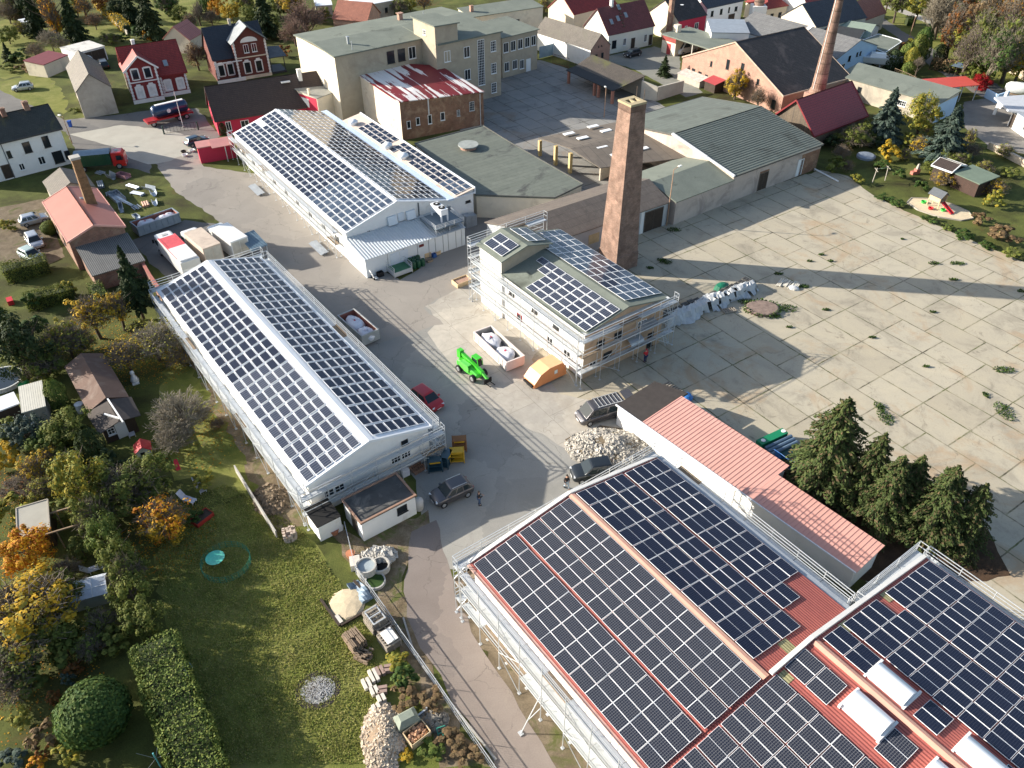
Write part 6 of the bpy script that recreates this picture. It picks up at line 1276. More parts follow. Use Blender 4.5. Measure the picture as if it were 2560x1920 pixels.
bush('yellowing shrub in the grass between bare tree and hall', at(0,2,1740,270,.8), 1.8, 2.8, L_YGR, 'sparse'); bush('low russet shrub at the hall foot', at(0,2,1880,340,.5), 1.0, 2.0, L_RUS, 'sparse')
tree('yew', 'tall pale green thuja in the middle of the gardens', at(0,2,690,880,3.5), 7.2, 4.6, L_YGR, 'tree', low=.05)
tree('yew', 'broad dark green hedge tree beside the orange tree', at(0,2,1080,880,2.6), 5.0, 6.0, L_OLI, 'tree', low=.0); tree('yew', 'dark bushy tree touching the shady lawn', at(0,2,1290,800,2.2), 4.4, 4.4, L_OLI, 'tree', low=.0)
tree('conifer', 'blue grey conifer below the white roofed sheds', at(0,2,240,440,2), 4.2, 4.0, L_BLU, 'tree', low=.0); tree('conifer', 'slim dark blue conifer beside the chalet', at(0,2,800,560,2.4), 5.0, 2.2, L_DRK, 'column', low=.0)
tree('conifer', 'dark round bush tree between the garden sheds', at(0,2,610,430,2), 4.4, 5.0, L_OLI, 'tree', low=.0); bush('tall narrow thuja beside the pale shed roof', at(0,2,500,120,1.6), 4.0, 1.8, L_HDG, 'column')
bush('bright yellow shrub with pale stems', at(0,2,420,630,1.3), 2.8, 3.6, L_YEL, 'open'); bush('yellow shrub by the white birch stem', at(0,2,270,760,1.3), 3.0, 3.2, L_YEL, 'open'); bush('orange yellow shrub at the picture edge', at(0,2,20,620,1.3), 3.0, 3.6, L_YEL, 'bush')
bush('yellow mixed shrub in the leaf litter', at(0,2,340,900,1), 2.2, 3.2, L_YGR, 'open'); bush('low leaf covered shrub left of the thuja', at(0,2,120,900,.8), 1.6, 4.0, L_RUS, 'sparse'); bush('green shrub beside the grey felt shed', at(0,2,560,1080,1), 2.2, 3.2, L_OLI, 'bush')
tree('maple', 'glowing orange and gold tree alone on the shady lawn', at(0,2,1400,1160,2.4), 4.8, 4.8, L_ORA, 'open', low=.1); tree('maple', 'lower golden half of the glowing tree on the lawn', at(0,2,1420,1230,1.6), 3.2, 3.8, L_YEL, 'tree', low=.1)
tree('maple', 'rust orange tree beside the grey felt shed', at(0,2,200,1460,2), 4.2, 4.6, L_ORA, 'tree', low=.05)
for X, Y, h_, w_, lf, lb in ((820,1150,5.2,3.4,L_OLI,'pale tipped cypress at the head of the long hedge'),(900,1330,5.4,3.2,L_HDG,'bushy cypress second in the long hedge row'),(1000,1520,5.2,3.4,L_OLI,'brownish cypress third in the long hedge row'),(1090,1640,5.0,3.2,L_OLI,'dark cypress above the greenhouse')): tree('cypress', lb, at(0,2,X,Y,h_/2), h_, w_, lf, 'tree', low=.0)
tree('cypress', 'ragged cypress beside the greenhouse', at(0,3,1130,180,2), 4.2, 3.4, L_OLI, 'tree', low=.0); tree('cypress', 'loose cypress where the clipped hedge begins', at(0,3,1240,400,1.8), 3.8, 3.4, L_OLI, 'tree', low=.0)
hedge('hedge', 'long clipped hedge running to the lower edge of the picture', [at(0,3,1320,560,2.5), at(0,3,1440,950,2.5), at(0,3,1600,1350,2.5), at(0,3,1720,1700,2.5), at(0,3,1850,2100,2.5)], 3.2, 2.7, L_HDG, 125)
tree('walnut_tree', 'large yellow leaved tree at the left picture edge', at(0,3,180,330,2.8), 5.4, 7.8, L_YEL, 'tree', low=.15); tree('walnut_tree', 'olive lower tree behind the big yellow tree', at(0,3,120,720,2), 4.2, 5.0, L_OLI, 'open', low=.1, twig=TWIG)
bush('dark leafy shrub next to the greenhouse', at(0,3,880,400,1.3), 2.8, 3.2, L_OLI, 'open'); bush('grey green shrub below the greenhouse', at(0,3,780,610,1.2), 2.6, 2.6, L_HDG, 'open'); bush('dark shrub in the hedge shade', at(0,3,560,620,1.2), 2.4, 3.4, L_OLI, 'bush')
E_ = bush('large egg shaped clipped box bush', at(0,3,810,1190,2), 4.2, 4.9, L_GRN, 'clip')
for X, Y, h_, w_, lf, lb in ((370,1370,1.8,2.2,L_BRN,'round brown dry bush in the flower bed'),(460,1050,.9,1.2,L_RUS,'small russet bush by the mossy path'),(740,940,1.0,1.0,L_RUS,'little wine red bush above the egg shaped bush'),(350,1530,1.1,1.1,L_RUS,'rust red bush under the brown dry bush'),(590,890,1.3,1.1,L_BLU,'silvery blue dwarf conifer'),(570,1530,1.6,2.0,L_YGR,'pale green shrub at the corner of the flower bed'),(160,1240,1.0,1.8,L_YGR,'light green ornamental grass tuft'),(640,800,1.2,1.6,L_RUS,'dry heather clump above the silvery conifer'),(310,1620,.9,1.4,L_ORA,'orange low shrub at the bottom edge')): bush(lb, at(0,3,X,Y,h_/2), h_, w_, lf, 'bush')
for c_, r_, X, Y, h_, w_, lf, k, lb in ((0,1,330,1480,4,5,L_OLI,'tree','olive bush tree behind the dark yew'),(0,1,420,1330,3,4,L_YGR,'open','pale bush beside the dark yew'),(0,1,300,1150,2.4,3.6,L_GRN,'bush','green bush under the lower hedge'),(0,1,1180,1180,2,3,L_YGR,'open','leafy bush under the dark spruce stem'),(0,1,700,1300,2.6,4,L_YGR,'open','yellow green bush below the golden fruit tree'),(0,1,1480,1180,2.4,3.6,L_YGR,'sparse','thin bush at the rear end of the hall scaffold'),(0,1,1550,1420,2.4,4,L_YEL,'sparse','golden leafed bush at the foot of the long hall'),(0,2,60,420,2.6,3.2,L_OLI,'bush','olive bush at the left edge under the white roofs'),(0,2,420,520,3.4,3.6,L_HDG,'tree','rounded green bush tree beside the blue conifer'),(0,2,600,700,3.2,3.6,L_OLI,'tree','dark bush tree above the pale thuja'),(0,2,930,720,2.8,3.4,L_DRK,'bush','dark bush between chalet lawn and thuja'),(0,2,900,1080,3.4,3.6,L_OLI,'tree','dark bush tree below the broad hedge tree'),(0,2,60,1080,2.2,3.6,L_YGR,'bush','yellow green bush left of the grey felt shed'),(0,2,700,1420,1.8,2.6,L_OLI,'bush','dark bush beside the pergola'),(0,2,560,1600,2.2,3,L_BRN,'sparse','brown bush above the big yellow tree'),(0,3,560,130,3,3.4,L_OLI,'tree','dark bush tree left of the greenhouse'),(0,3,470,480,3.4,4,L_OLI,'tree','dark bush tree right of the big yellow tree'),(0,3,950,560,2.2,3,L_OLI,'bush','dark bush at the hedge beginning'),(0,3,60,950,2.4,4,L_BRN,'sparse','brown bush at the left edge below the yellow tree'),(0,3,250,900,1.6,3,L_OLI,'bush','olive bush over the mossy path'),(0,3,80,1600,1.0,2.4,L_BLU,'bush','silver leaved plants in the corner flower bed'),(3,0,930,1230,2.2,3.4,L_DRK,'bush','dark bush under the blue spruce'),(3,0,1480,1330,2,3.4,L_OLI,'bush','dark bush under the grey green spruce'),(3,0,560,1220,2.4,3.4,L_DRK,'bush','dark bush behind the timber shed corner')): bush(lb, at(c_,r_,X,Y,h_/2), h_, w_, lf, k)
for X, Y, h_, w_, lf, k, lb in ((600,1420,2.6,3.6,L_OLI,'bush','olive bush behind the dry shrubs'),(980,1420,1.2,3,L_GRN,'bush','low green plants beside the washing line'),(1450,1440,2,3.6,L_OLI,'tree','olive bush before the gabled garden shed'),(1650,1380,2.6,4,L_OLI,'tree','dark bush above the garden sheds'),(2050,1300,2,4,L_YGR,'open','yellow bush before the rubble stone wall'),(2100,1480,1.6,3.6,L_OLI,'bush','low bush under the rubble stone wall'),(1880,1440,2.4,3.4,L_YGR,'open','autumn bush behind the green shed roof'),(1180,1330,2.2,3,L_YGR,'open','thin bush right of the bright yellow one'),(900,1180,2.4,3.4,L_OLI,'tree','olive bush left of the blue spruce'),(1420,1120,3,3.6,L_YGR,'open','yellow bush under the lime tree crown')): bush(lb, at(3,0,X,Y,h_/2), h_, w_, lf, k)
# meadow bushes in the fenced scrap corner
for X, Y, h_, w_, lf, lb in ((1290,870,1.3,2.2,L_GRN,'green tussock bush behind the stacked white blocks'),(1280,1060,.9,2.6,L_BRN,'dry brown scrub below the tussock'),(1500,1080,.8,2.2,L_BRN,'dry scrub beside the lane fence'),(1230,730,.8,2.0,L_YGR,'yellowing scrub above the white blocks'),(1680,1440,.8,2.6,L_BRN,'brown scrub by the lower lane fence'),(1500,1500,.7,2.0,L_HDG,'green weeds below the broken crate'),(1300,1550,.5,1.2,L_YEL,'yellow flowering weeds under the log pile'),(1850,1560,.7,2.4,L_BRN,'dry grass tuft at the fence foot')): bush(lb, at(1,3,X,Y,h_/2), h_, w_, lf, 'bush')
# spruces by the slab yard
SPR = 'old spruces beside the slab yard'
def tip(c, r, X, Y, h): p = g(T(c,r,X,Y), h); return V((p.x, p.y, 0))
tree('spruce', 'tallest old spruce with cones beside the salmon roof building', tip(3,2,700,150,10.6), 10.9, 7.3, L_SPR, 'bigspruce', low=.12, group=SPR)
tree('spruce', 'shorter spruce leaning out over the slabs, second of its row', tip(3,2,1180,640,8.0), 8.2, 5.2, L_SPR, 'bigspruce', low=.12, group=SPR)
tree('spruce', 'narrow spruce between the tall one and the lone one', tip(3,2,1350,640,7.6), 7.8, 4.4, L_SPR, 'bigspruce', low=.1, group=SPR)
tree('spruce', 'spruce behind the tallest one towards the yard', tip(3,2,1020,440,8.8), 9, 4.8, L_SPR, 'bigspruce', low=.12, group=SPR)
tree('spruce', 'lone spruce at the scaffold corner of the near red hall', tip(3,2,1640,740,8.4), 8.7, 6.0, L_SPR, 'bigspruce', low=.1, group=SPR)
tree('spruce', 'last brown tipped spruce of the yard row', tip(3,2,1890,880,7.4), 7.6, 4.6, L_SPR, 'bigspruce', low=.1, group=SPR)
# garden by the timber shed
tree('spruce', 'blue spruce behind the garden with the swing frame', at(3,0,1040,1020,4), 9.0, 7.4, L_BLU, 'conifer', low=.05)
tree('lime_tree', 'yellow green broad tree between the two blue spruces', at(3,0,1340,1000,3.2), 7.0, 6.6, L_YGR, 'tree', low=.12)
tree('spruce', 'grey green spruce next to the garden shed', at(3,0,1560,1180,3.6), 8.5, 8.0, L_BLU, 'conifer', low=.05)
tree('hazel', 'olive hazel bush tree in front of the timber shed', at(3,0,760,1180,1.8), 4.0, 6.0, L_OLI, 'tree', low=.0, cat='shrub')
for X, Y, h_, w_, lf, k, lb in ((1060,1310,3.0,4.0,L_YEL,'bush','bright yellow bush behind the swing frame'),(1330,1240,3.0,4.6,L_YEL,'open','golden bush under the lime tree'),(1230,1200,2.6,3.4,L_YGR,'bush','dull green bush under the lime tree'),(640,1310,2.6,3.6,L_BRN,'sparse','dry seeded shrub beside the felt hall corner'),(690,1430,2.2,2.4,L_BRN,'sparse','lower dry shrub beside the felt hall corner'),(770,1540,1.6,2.4,L_YGR,'bush','yellow green shrub at the slab edge'),(1150,1500,1.6,2.2,L_GRN,'bush','small green bush by the red garden figure'),(1330,1600,1.6,2.6,L_GRN,'bush','dark evergreen bush near the play house'),(1510,1540,2.4,4.0,L_YEL,'open','yellow shrub before the brown garden shed'),(1740,1190,3.6,3.0,L_YGR,'open','autumn shrub right of the grey spruce'),(1760,1300,2.6,4.0,L_BRN,'sparse','bare brown shrub above the green shed roof'),(1960,1610,2.6,4.6,L_YEL,'open','yellow shrub right of the green roofed shed'),(860,1060,1.4,2.0,L_YGR,'bush','small bush at the corner of the red sheet roof')): bush(lb, at(3,0,X,Y,h_/2), h_, w_, lf, k)
for X, Y, h_, w_, lf, lb in ((2050,360,2.4,5.0,L_BRN,'big brown bush at the right picture edge'),(1850,230,1.6,3.0,L_BRN,'dry brown tussock by the sand pit'),(1950,60,2.4,3.4,L_YGR,'yellow shrub above the sand pit'),(2130,520,1.6,3.0,L_OLI,'low shrub at the slab corner'),(1400,230,.8,2.4,L_GRN,'green weeds on the slab edge near the play house'),(1700,370,1.0,3.0,L_GRN,'leafy weeds along the slab edge'),(1120,90,.9,2.6,L_GRN,'weeds where the slabs begin'),(1000,40,.7,2.6,L_GRN,'flat weeds above the slab corner'),(1900,460,.8,2.4,L_GRN,'weeds at the broken slab edge'),(1550,300,.7,2.2,L_HDG,'weeds below the sand pit')): bush(lb, at(3,1,X,Y,h_/2), h_, w_, lf, 'bush')
# weeds in the slab joints
wd = MB(); RN.seed(5)
for X, Y, r in ((90,710,.6),(310,820,.8),(140,1010,1.7),(60,1080,.8),(500,1020,.5),(1430,620,.7),(1630,620,1.0),(1600,760,.6),(1420,1040,.4),(2040,1540,1.2),(180,1170,.4),(540,600,.4),(460,545,.4),(360,600,.4),(1160,410,.3),(900,1260,.4),(1360,1510,.4),(2200,860,.7)):
    c = g(T(3,1,X,Y))
    for i in range(int(170*r)): a_, q = RN.random()*2*PI, r*RN.random()**.6; _leafquad(wd, c+V((math.cos(a_)*q, math.sin(a_)*q*.5, RN.uniform(.02,.22))), rv()+V((0,0,.8)), .09, .8)
for X, Y, r in ((1010,290,1.3),(960,200,.8),(2040,240,1.5),(1880,100,.5)):
    c = g(T(3,2,X,Y))
    for i in range(int(170*r)): a_, q = RN.random()*2*PI, r*RN.random()**.6; _leafquad(wd, c+V((math.cos(a_)*q*.6, math.sin(a_)*q, RN.uniform(.02,.22))), rv()+V((0,0,.8)), .09, .8)
for X, Y, r in ((1190,660,.5),(1330,610,.9),(1400,330,1.0),(1290,590,.6),(2010,950,.9)):
    c = g(T(2,1,X,Y))
    for i in range(int(170*r)): a_, q = RN.random()*2*PI, r*RN.random()**.6; _leafquad(wd, c+V((math.cos(a_)*q, math.sin(a_)*q*.6, RN.uniform(.02,.22))), rv()+V((0,0,.8)), .09, .8)
wo = wd.build('weeds', L_GRN); wo['kind'] = 'stuff'; tag(wo, 'green weeds growing in the joints of the slab yard', 'weeds')
# works yard trees
tree('willow', 'weeping yellow tree against the brick barn', at(2,0,1940,750,2.4), 5.6, 4.6, L_YEL, 'tree', low=.1); tree('willow', 'half bare brown tree right of the weeping yellow one', at(2,0,2130,860,2), 4.6, 3.6, L_BRN, 'sparse', low=.1)
tree('fir', 'small dark fir in a lawn corner of the paved court', at(2,0,1320,590,1.5), 4.0, 3.4, L_DRK, 'conifer', low=.0)
# park and wood at the top right
for X, Y, h_, w_, lf, lb in ((1130,30,8,6.0,L_OLI,'olive park tree by the path bend'),(1300,60,8,6.4,L_YGR,'yellow green park tree beside the path'),(1040,0,7,5,L_OLI,'dark park tree at the top edge')): tree('park_tree', lb, at(3,0,X,Y,h_*.55), h_, w_, lf, 'tree', low=.3)
tree('bare_tree', 'tall bare tree with grey branches in the park', at(3,0,1500,140,5), 12, 8.5, GREY_TWIG, 'bare', low=.2); tree('bare_tree', 'second bare tree beside the tall one', at(3,0,1440,190,4), 10, 6.5, GREY_TWIG, 'bare', low=.2)
hedge('hedge', 'small clipped hedge block beside the park road', [g(T(3,0,1190,215)), g(T(3,0,1250,215))], 2.0, 1.8, L_GRN)
tree('yew', 'dark egg shaped yew beside the gravel path', at(3,0,1490,460,1.4), 3.2, 2.6, L_DRK, 'column', low=.0)
for X, Y, h_, w_, lf, lb in ((1340,390,7,3.4,L_GRN,'tall green thuja at the boat yard'),(1300,430,6,3.2,L_OLI,'olive thuja beside the tall green one'),(1200,480,5,3,L_HDG,'pale green thuja behind the boat'),(1240,520,5,2.6,L_YGR,'yellow green thuja before the pollard stem'),(1215,600,3,2.6,L_HDG,'rounded green thuja in the back garden'),(1090,520,4,3,L_DRK,'dark thuja next to the boat bow')): tree('thuja', lb, at(3,0,X,Y,h_*.5), h_, w_, lf, 'column', low=.0)
tree('spruce', 'ragged olive spruce in front of the stone wall', at(3,0,1850,530,4), 9.5, 6.0, L_OLI, 'conifer', low=.05)
bush('crimson bush at the end of the red carport', at(3,0,1850,710,1.5), 3.0, 4.4, L_RED, 'tree'); bush('pinkish shrub by the flat garages', at(3,0,1170,400,1), 2.0, 3.4, L_RUS, 'bush'); bush('pale shrub at the park road', at(3,0,1240,360,1), 1.8, 3.4, L_YGR, 'bush')
hedge('hedge', 'brown autumn hedge along the gravel path', [g(T(3,0,1400,590)), g(T(3,0,1560,620)), g(T(3,0,1680,640))], 2.0, 2.0, L_BRN, 16, size=.2)
tree('pollard', 'pollarded stump with a few shoots behind the boat', at(3,0,1290,600,2), 4.5, 2.4, TWIG, 'bare', low=.55)
wood = [(1700,120,L_RUS),(1800,60,L_OLI),(1900,140,L_BRN),(2000,60,L_RUS),(2100,120,L_ORA),(2190,60,L_RUS),(1750,230,L_BRN),(1850,300,L_OLI),(1950,240,L_RUS),(2060,230,L_BRN),(2180,220,L_RUS),(1640,60,L_OLI),(1620,260,L_RUS),(1720,340,L_YGR),(2050,350,L_OLI),(2150,330,L_BRN),(1980,380,L_OLI),(2120,450,L_OLI),(2200,520,L_YEL),(1580,20,L_BRN),(1880,20,L_BRN),(2080,10,L_OLI),(1960,480,L_GRN),(2200,400,L_OLI),(1740,450,L_OLI)]
WL = ['russet','olive','dry brown','rust red','orange','brick brown','hazel','moss green','copper','umber','chestnut','dull green','cinnamon','lime yellow','bottle green','tan','dark green','deep olive','golden','bronze','bark brown','sage','fresh green','pine green','swamp green']
for i, (X, Y, lf) in enumerate(wood): h_ = 8 + (i*37 % 5); tree('wood_tree', '%s tree in the autumn wood, %s' % (WL[i], 'near the stone wall' if Y > 320 else 'towards the top edge' if Y < 100 else 'in its middle'), at(3,0,X,Y,h_*.5), h_, 7.0+(i % 3), lf, ['tree','tree','open','tree','sparse'][i % 5], low=.1, group='trees of the autumn wood', twig=GREY_TWIG if i % 3 else None)
for c_, r_, X, Y, h_, w_, lf, k, lb in ((0,0,330,60,7,6,L_OLI,'tree','olive tree before the golden birch'),(0,0,180,240,4,5,L_YGR,'open','pale fruit tree below the small white hut'),(0,0,60,300,4,5,L_OLI,'tree','olive bush tree at the left edge lawn'),(0,0,300,440,4,5,L_BRN,'sparse','brown fruit tree behind the maroon lean-to'),(0,0,640,30,6,6,L_OLI,'tree','olive tree right of the golden birch'),(0,0,880,20,5,6,L_RUS,'tree','russet tree at the head of the beech hedge'),(0,0,1430,30,6,6,L_GRN,'tree','green tree between the dark spruces'),(0,0,1540,120,4,5,L_OLI,'tree','olive tree at the edge of the top lawn'),(0,0,1640,180,4,4.5,L_BRN,'open','brown tree behind the striped outhouse'),(0,0,950,330,2.6,5,L_OLI,'tree','dark bush behind the white garage roof'),(0,0,170,480,2.4,5,L_GRN,'bush','green bush row by the left lawn'),(1,0,130,200,4,5,L_OLI,'tree','olive tree at the foot of the tall dark spruce'),(1,0,560,130,4,5,L_OLI,'tree','olive tree before the orange roofed barn'),(1,0,1130,20,5,6,L_YGR,'tree','yellow green tree beyond the white flat store'),(0,0,1010,70,5,5,L_DRK,'tree','dark bush tree by the garden lane'),(0,0,140,20,7,7,L_BRN,'tree','brown tree at the top left corner')): tree('garden_tree', lb, at(c_,r_,X,Y,h_*.5), h_, w_, lf, k, low=.05)
# gardens at the top left
tree('birch', 'tall golden birch at the top of the gardens', at(0,0,440,140,5.5), 12, 5.0, L_ORA, 'open', low=.12); tree('birch', 'yellow hanging side of the golden birch', at(0,0,480,210,3.5), 7.5, 4.4, L_YEL, 'open', low=.1)
for X, Y, h_, w_, lf, lb in ((610,170,11,6,L_DRK,'black green spruce right of the golden birch'),(280,140,10,6,L_DRK,'dark spruce left of the golden birch'),(1270,120,12,7.5,L_DRK,'large dark spruce behind the red gabled house'),(1110,40,9,5,L_DRK,'dark spruce at the top behind the garden lane'),(60,460,4,3,L_DRK,'small dark conifer at the left picture edge')): tree('spruce', lb, at(0,0,X,Y,h_*.45), h_, w_, lf, 'conifer', low=.03)
tree('spruce', 'tall dark spruce behind the blue roofed villa', at(1,0,70,140,5), 12, 6.5, L_DRK, 'conifer', low=.03)
for X, Y, h_, w_, lf, k, lb in ((720,60,5.5,5,L_ORA,'sparse','thin orange fruit tree on the back lawn'),(810,180,4,4.6,L_RUS,'sparse','small reddish fruit tree on the back lawn'),(430,340,5,6,GREY_TWIG,'bare','bare fruit tree behind the grey barn'),(520,380,4,5,L_OLI,'sparse','olive bush tree touching the white garage'),(60,110,5,6,L_BRN,'sparse','brown fruit tree at the top left corner'),(90,60,6,6,L_OLI,'open','olive tree at the top left corner'),(1690,480,6,5.5,L_BRN,'open','brown tree squeezed between the two gabled houses'),(1880,60,5.5,5,L_ORA,'tree','orange tree above the blue roofed villa'),(2000,110,4.5,5,L_YEL,'tree','yellow bush tree above the blue roofed villa'),(2110,50,5.5,6,L_YGR,'tree','yellow green tree at the top behind the villa'),(1710,110,6,3.4,TWIG,'bare','brown bare column tree at the back lawn'),(230,60,6,6,L_DRK,'tree','dark bushy tree at the top left'),(1820,150,4,5,L_BRN,'sparse','brown bush tree behind the villa roof'),(2160,130,4.5,5,L_OLI,'tree','dark bush tree behind the villa gable')): tree('garden_tree', lb, at(0,0,X,Y,h_*.5), h_, w_, lf, k, low=.12)
tree('thuja', 'bright green thuja column at the top lawn', at(0,0,1770,40,3), 6, 3, L_GRN, 'column', low=.0)
for X, Y, h_, w_, lf, lb in ((1180,270,2.6,4,L_GRN,'dark rounded bush at the end of the garden lane'),(1270,310,2.2,2.4,L_ORA,'orange clipped thuja behind the red roof'),(230,580,2.0,5,L_BRN,'dry brown bush by the grey barn lean-to'),(60,580,1.6,5,L_OLI,'low hedge bush at the left lawn'),(1590,220,2.4,3,L_GRN,'dark bush behind the striped outhouse roof'),(640,950,.8,2.6,L_OLI,'weeds at the foot of the grey barn'),(1060,320,2.2,3.0,L_GRN,'green bush by the garden lane wall')): bush(lb, at(0,0,X,Y,h_/2), h_, w_, lf, 'bush')
hedge('hedge', 'yellow brown beech hedge on the garden lane wall', [g(T(0,0,850,60)), g(T(0,0,980,170)), g(T(0,0,1110,290))], 2.0, 2.0, L_YEL, 12, size=.2)
tree('bare_tree', 'broad purple brown leafless tree beside the office block', at(1,0,430,180,3.5), 8.5, 11, mk('brown_twigs', (.2,.13,.1), .9, .3, 3), 'bare', low=.05); tree('bare_tree', 'second brown leafless tree against the office gable', at(1,0,330,300,2.5), 6.5, 7, mk('brown_twigs', (.2,.13,.1)), 'bare', low=.0)
for X, Y, h_, w_, lf, k, lb in ((300,30,7,7,L_YEL,'tree','large yellow tree at the top edge'),(870,130,4.5,3.2,L_DRK,'conifer','small fir in front of the orange roof'),(200,60,5,5,L_OLI,'tree','olive tree left of the yellow one'),(1240,60,4.5,5,L_OLI,'open','olive bush tree behind the office roof'),(1330,30,4,4,L_YGR,'tree','light green bush tree behind the office roof'),(1450,20,4,5,L_ORA,'sparse','thin orange bush tree behind the office roof'),(240,440,2.5,4,L_RUS,'bush','russet bush between villa and office')): tree('garden_tree', lb, at(1,0,X,Y,h_*.5), h_, w_, lf, k, low=.08)
for X, Y, h_, w_, lf, k, lb in ((60,60,3.5,5,L_ORA,'tree','orange bush tree behind the old barn'),(150,110,3,5,L_YEL,'tree','yellow bush tree behind the old barn'),(280,40,4,5,L_YGR,'open','yellow green bush tree behind the old barn'),(400,70,3.5,5,L_BRN,'sparse','brown bush tree left of the white house'),(0,30,4,5,L_BRN,'open','brown bush tree at the office wing')): tree('garden_tree', lb, at(2,0,X,Y,h_*.5), h_, w_, lf, k, low=.05)
# fallen leaves
lf = MB(); RN.seed(9)
for c_, r_, X, Y, rr, n_ in ((0,2,1440,1330,4.2,1300),(0,1,1300,1420,6,1600),(0,2,200,1000,6,1300),(0,1,900,1250,5,700),(0,2,1750,450,5,500),(0,3,300,900,5,500)):
    c = g(T(c_,r_,X,Y))
    for i in range(n_): a_, q = RN.random()*2*PI, rr*RN.random()**.6; _leafquad(lf, c+V((math.cos(a_)*q, math.sin(a_)*q, .012+RN.random()*.03)), V((RN.gauss(0,.25),RN.gauss(0,.25),1)), RN.uniform(.04,.09), .7)
lo_ = lf.build('fallen_leaves', L_ORA); lo_['kind'] = 'stuff'; tag(lo_, 'fallen orange and brown leaves on the garden ground', 'leaves')
# grass blades over the near lawn
gb = MB(); RN.seed(3); pa = [g(p) for p in ((395,1290),(560,1210),(660,1260),(760,1330),(850,1460),(930,1600),(1000,1910),(540,1910),(450,1650),(395,1450))]
x0, x1, y0, y1 = min(p.x for p in pa), max(p.x for p in pa), min(p.y for p in pa), max(p.y for p in pa)
def inside(p, poly):
    r = False; j = len(poly)-1
    for i in range(len(poly)):
        if (poly[i].y > p.y) != (poly[j].y > p.y) and p.x < (poly[j].x-poly[i].x)*(p.y-poly[i].y)/(poly[j].y-poly[i].y)+poly[i].x: r = not r
        j = i
    return r
k = 0
while k < 52000:
    p = V((RN.uniform(x0,x1), RN.uniform(y0,y1), 0))
    if inside(p, pa) and RN.random() < .35+.65*(.5+.5*math.sin(p.x*.9+math.sin(p.y*1.3)*1.5)*math.cos(p.y*.7)): a_ = RN.random()*2*PI; _leafquad(gb, p+V((0,0,.05)), V((math.cos(a_), math.sin(a_), RN.uniform(0,1.3))), RN.uniform(.05,.1), .5, V((math.sin(a_), -math.cos(a_), 0))); k += 1
go_ = gb.build('grass', mk_leaf('grass_blades', [(.27,.3,.07),(.34,.34,.1),(.42,.37,.15),(.25,.3,.07)], .35)); go_['kind'] = 'stuff'; tag(go_, 'uneven tufts of lawn grass beside the lane fence', 'grass')
# ------------------------------------------------------------------ vehicles
SILVER = paint('silver_paint', (.5,.52,.54), .6); BLACKP = paint('black_paint', (.012,.013,.016)); GREYP = paint('graphite_paint', (.1,.095,.1), .5); WHITEP = paint('white_paint', (.72,.72,.7), 0); REDP = paint('red_paint', (.4,.015,.02), 0)
BLUEP = paint('dark_blue_paint', (.02,.045,.075), .3); PALEP = paint('pale_mint_paint', (.4,.5,.47), .1); GREENP = paint('lime_green_paint', (.06,.5,.03), 0); ORANGEP = mk('orange_container_paint', (.72,.27,.1), .55, .1, 1); DKGREEN = paint('dark_green_paint', (.015,.06,.03), 0); YELP = mk('yellow_machine_paint', (.55,.32,.02), .5, .15, 3)
G_ = g
pc_ = place_car
a_ = lambda X, Y: Z(960,1120,640,X,Y)
pc_('graphite estate car parked on the grey yard before the long garden hall', G_(a_(745,345)), G_(a_(420,490)), GREYP, kind='wagon', rails=True, H=1.62, Wd=1.86)
pc_('silver estate car standing alone on the lawn, casting a long shadow', G_(t0(300,765)), G_(t0(110,790)), SILVER, rails=True)
pc_('black car with silver roof parked before the white garage', G_(t0(920,610)), G_(t0(880,545)), BLACKP, H=1.6, Wd=1.85, kind='hatch')
pc_('dark blue car with reddish bonnet beside the small carmine shed', G_(t0(1610,1275)), G_(t0(1800,1215)), BLUEP, kind='wagon')
pc_('silver estate car parked by the brick workshop wall', G_(T(0,1,180,300)), G_(T(0,1,425,235)), SILVER, H=1.5)
pc_('silver hatchback facing the viewer behind the thick hedge', G_(T(0,1,275,400)), G_(T(0,1,345,505)), SILVER, kind='hatch', L=4.1, H=1.5)
pc_('pale mint green small car half hidden by the hedge', G_(T(0,1,225,545)), G_(T(0,1,330,600)), PALEP, kind='hatch', L=3.8, H=1.45)
pc_('bright red car behind the corner scaffold of the long garden hall', G_(T(1,2,1420,115)), G_(T(1,2,1540,205)), REDP, kind='hatch', L=4.1, H=1.5)
pc_('black car parked in the paved court before the red roofed white house', G_(t2(1100,470)), G_(t2(975,500)), BLACKP, kind='hatch')
pc_('silver saloon standing before the white terrace', G_(t2(1930,265)), G_(t2(1830,280)), SILVER, kind='sedan', H=1.42)
pc_('black four wheel drive car behind the scaffold of the near red hall', G_(T(2,2,880,760)), G_(T(2,2,510,820)), paint('blue_black_paint', (.02,.025,.03)), kind='wagon', H=1.75, Wd=1.88)
p1, p2 = G_(T(2,2,925,235)), G_(T(2,2,590,330))
vn = car('grey passenger van with roof rack and open tailgate next to the salmon roof building', (p1+p2)/2, ang(p1,p2), GREYP, L=5.1, Wd=1.95, H=1.95, kind='van', name='van')
m = MB()
for i in range(7): m.bar((-2.0+i*.42,-.7,2.02),(-2.0+i*.42,.7,2.02),.035)
for y in (-.72,.72): m.bar((-2.1,y,2.02),(.7,y,2.02),.05)
m.build('roof_rack', STEEL, vn); m = MB(); m.slab([(-2.5,-.8,1.95),(-2.5,.8,1.95),(-3.5,.75,2.05),(-3.5,-.75,2.05)], .06); m.build('tailgate', GREYP, vn)
p = at(2,0,1500,455); vw = car('white panel van under the carport roof', p, rad(215), WHITEP, L=5.6, Wd=2.0, H=2.5, kind='van', name='van')
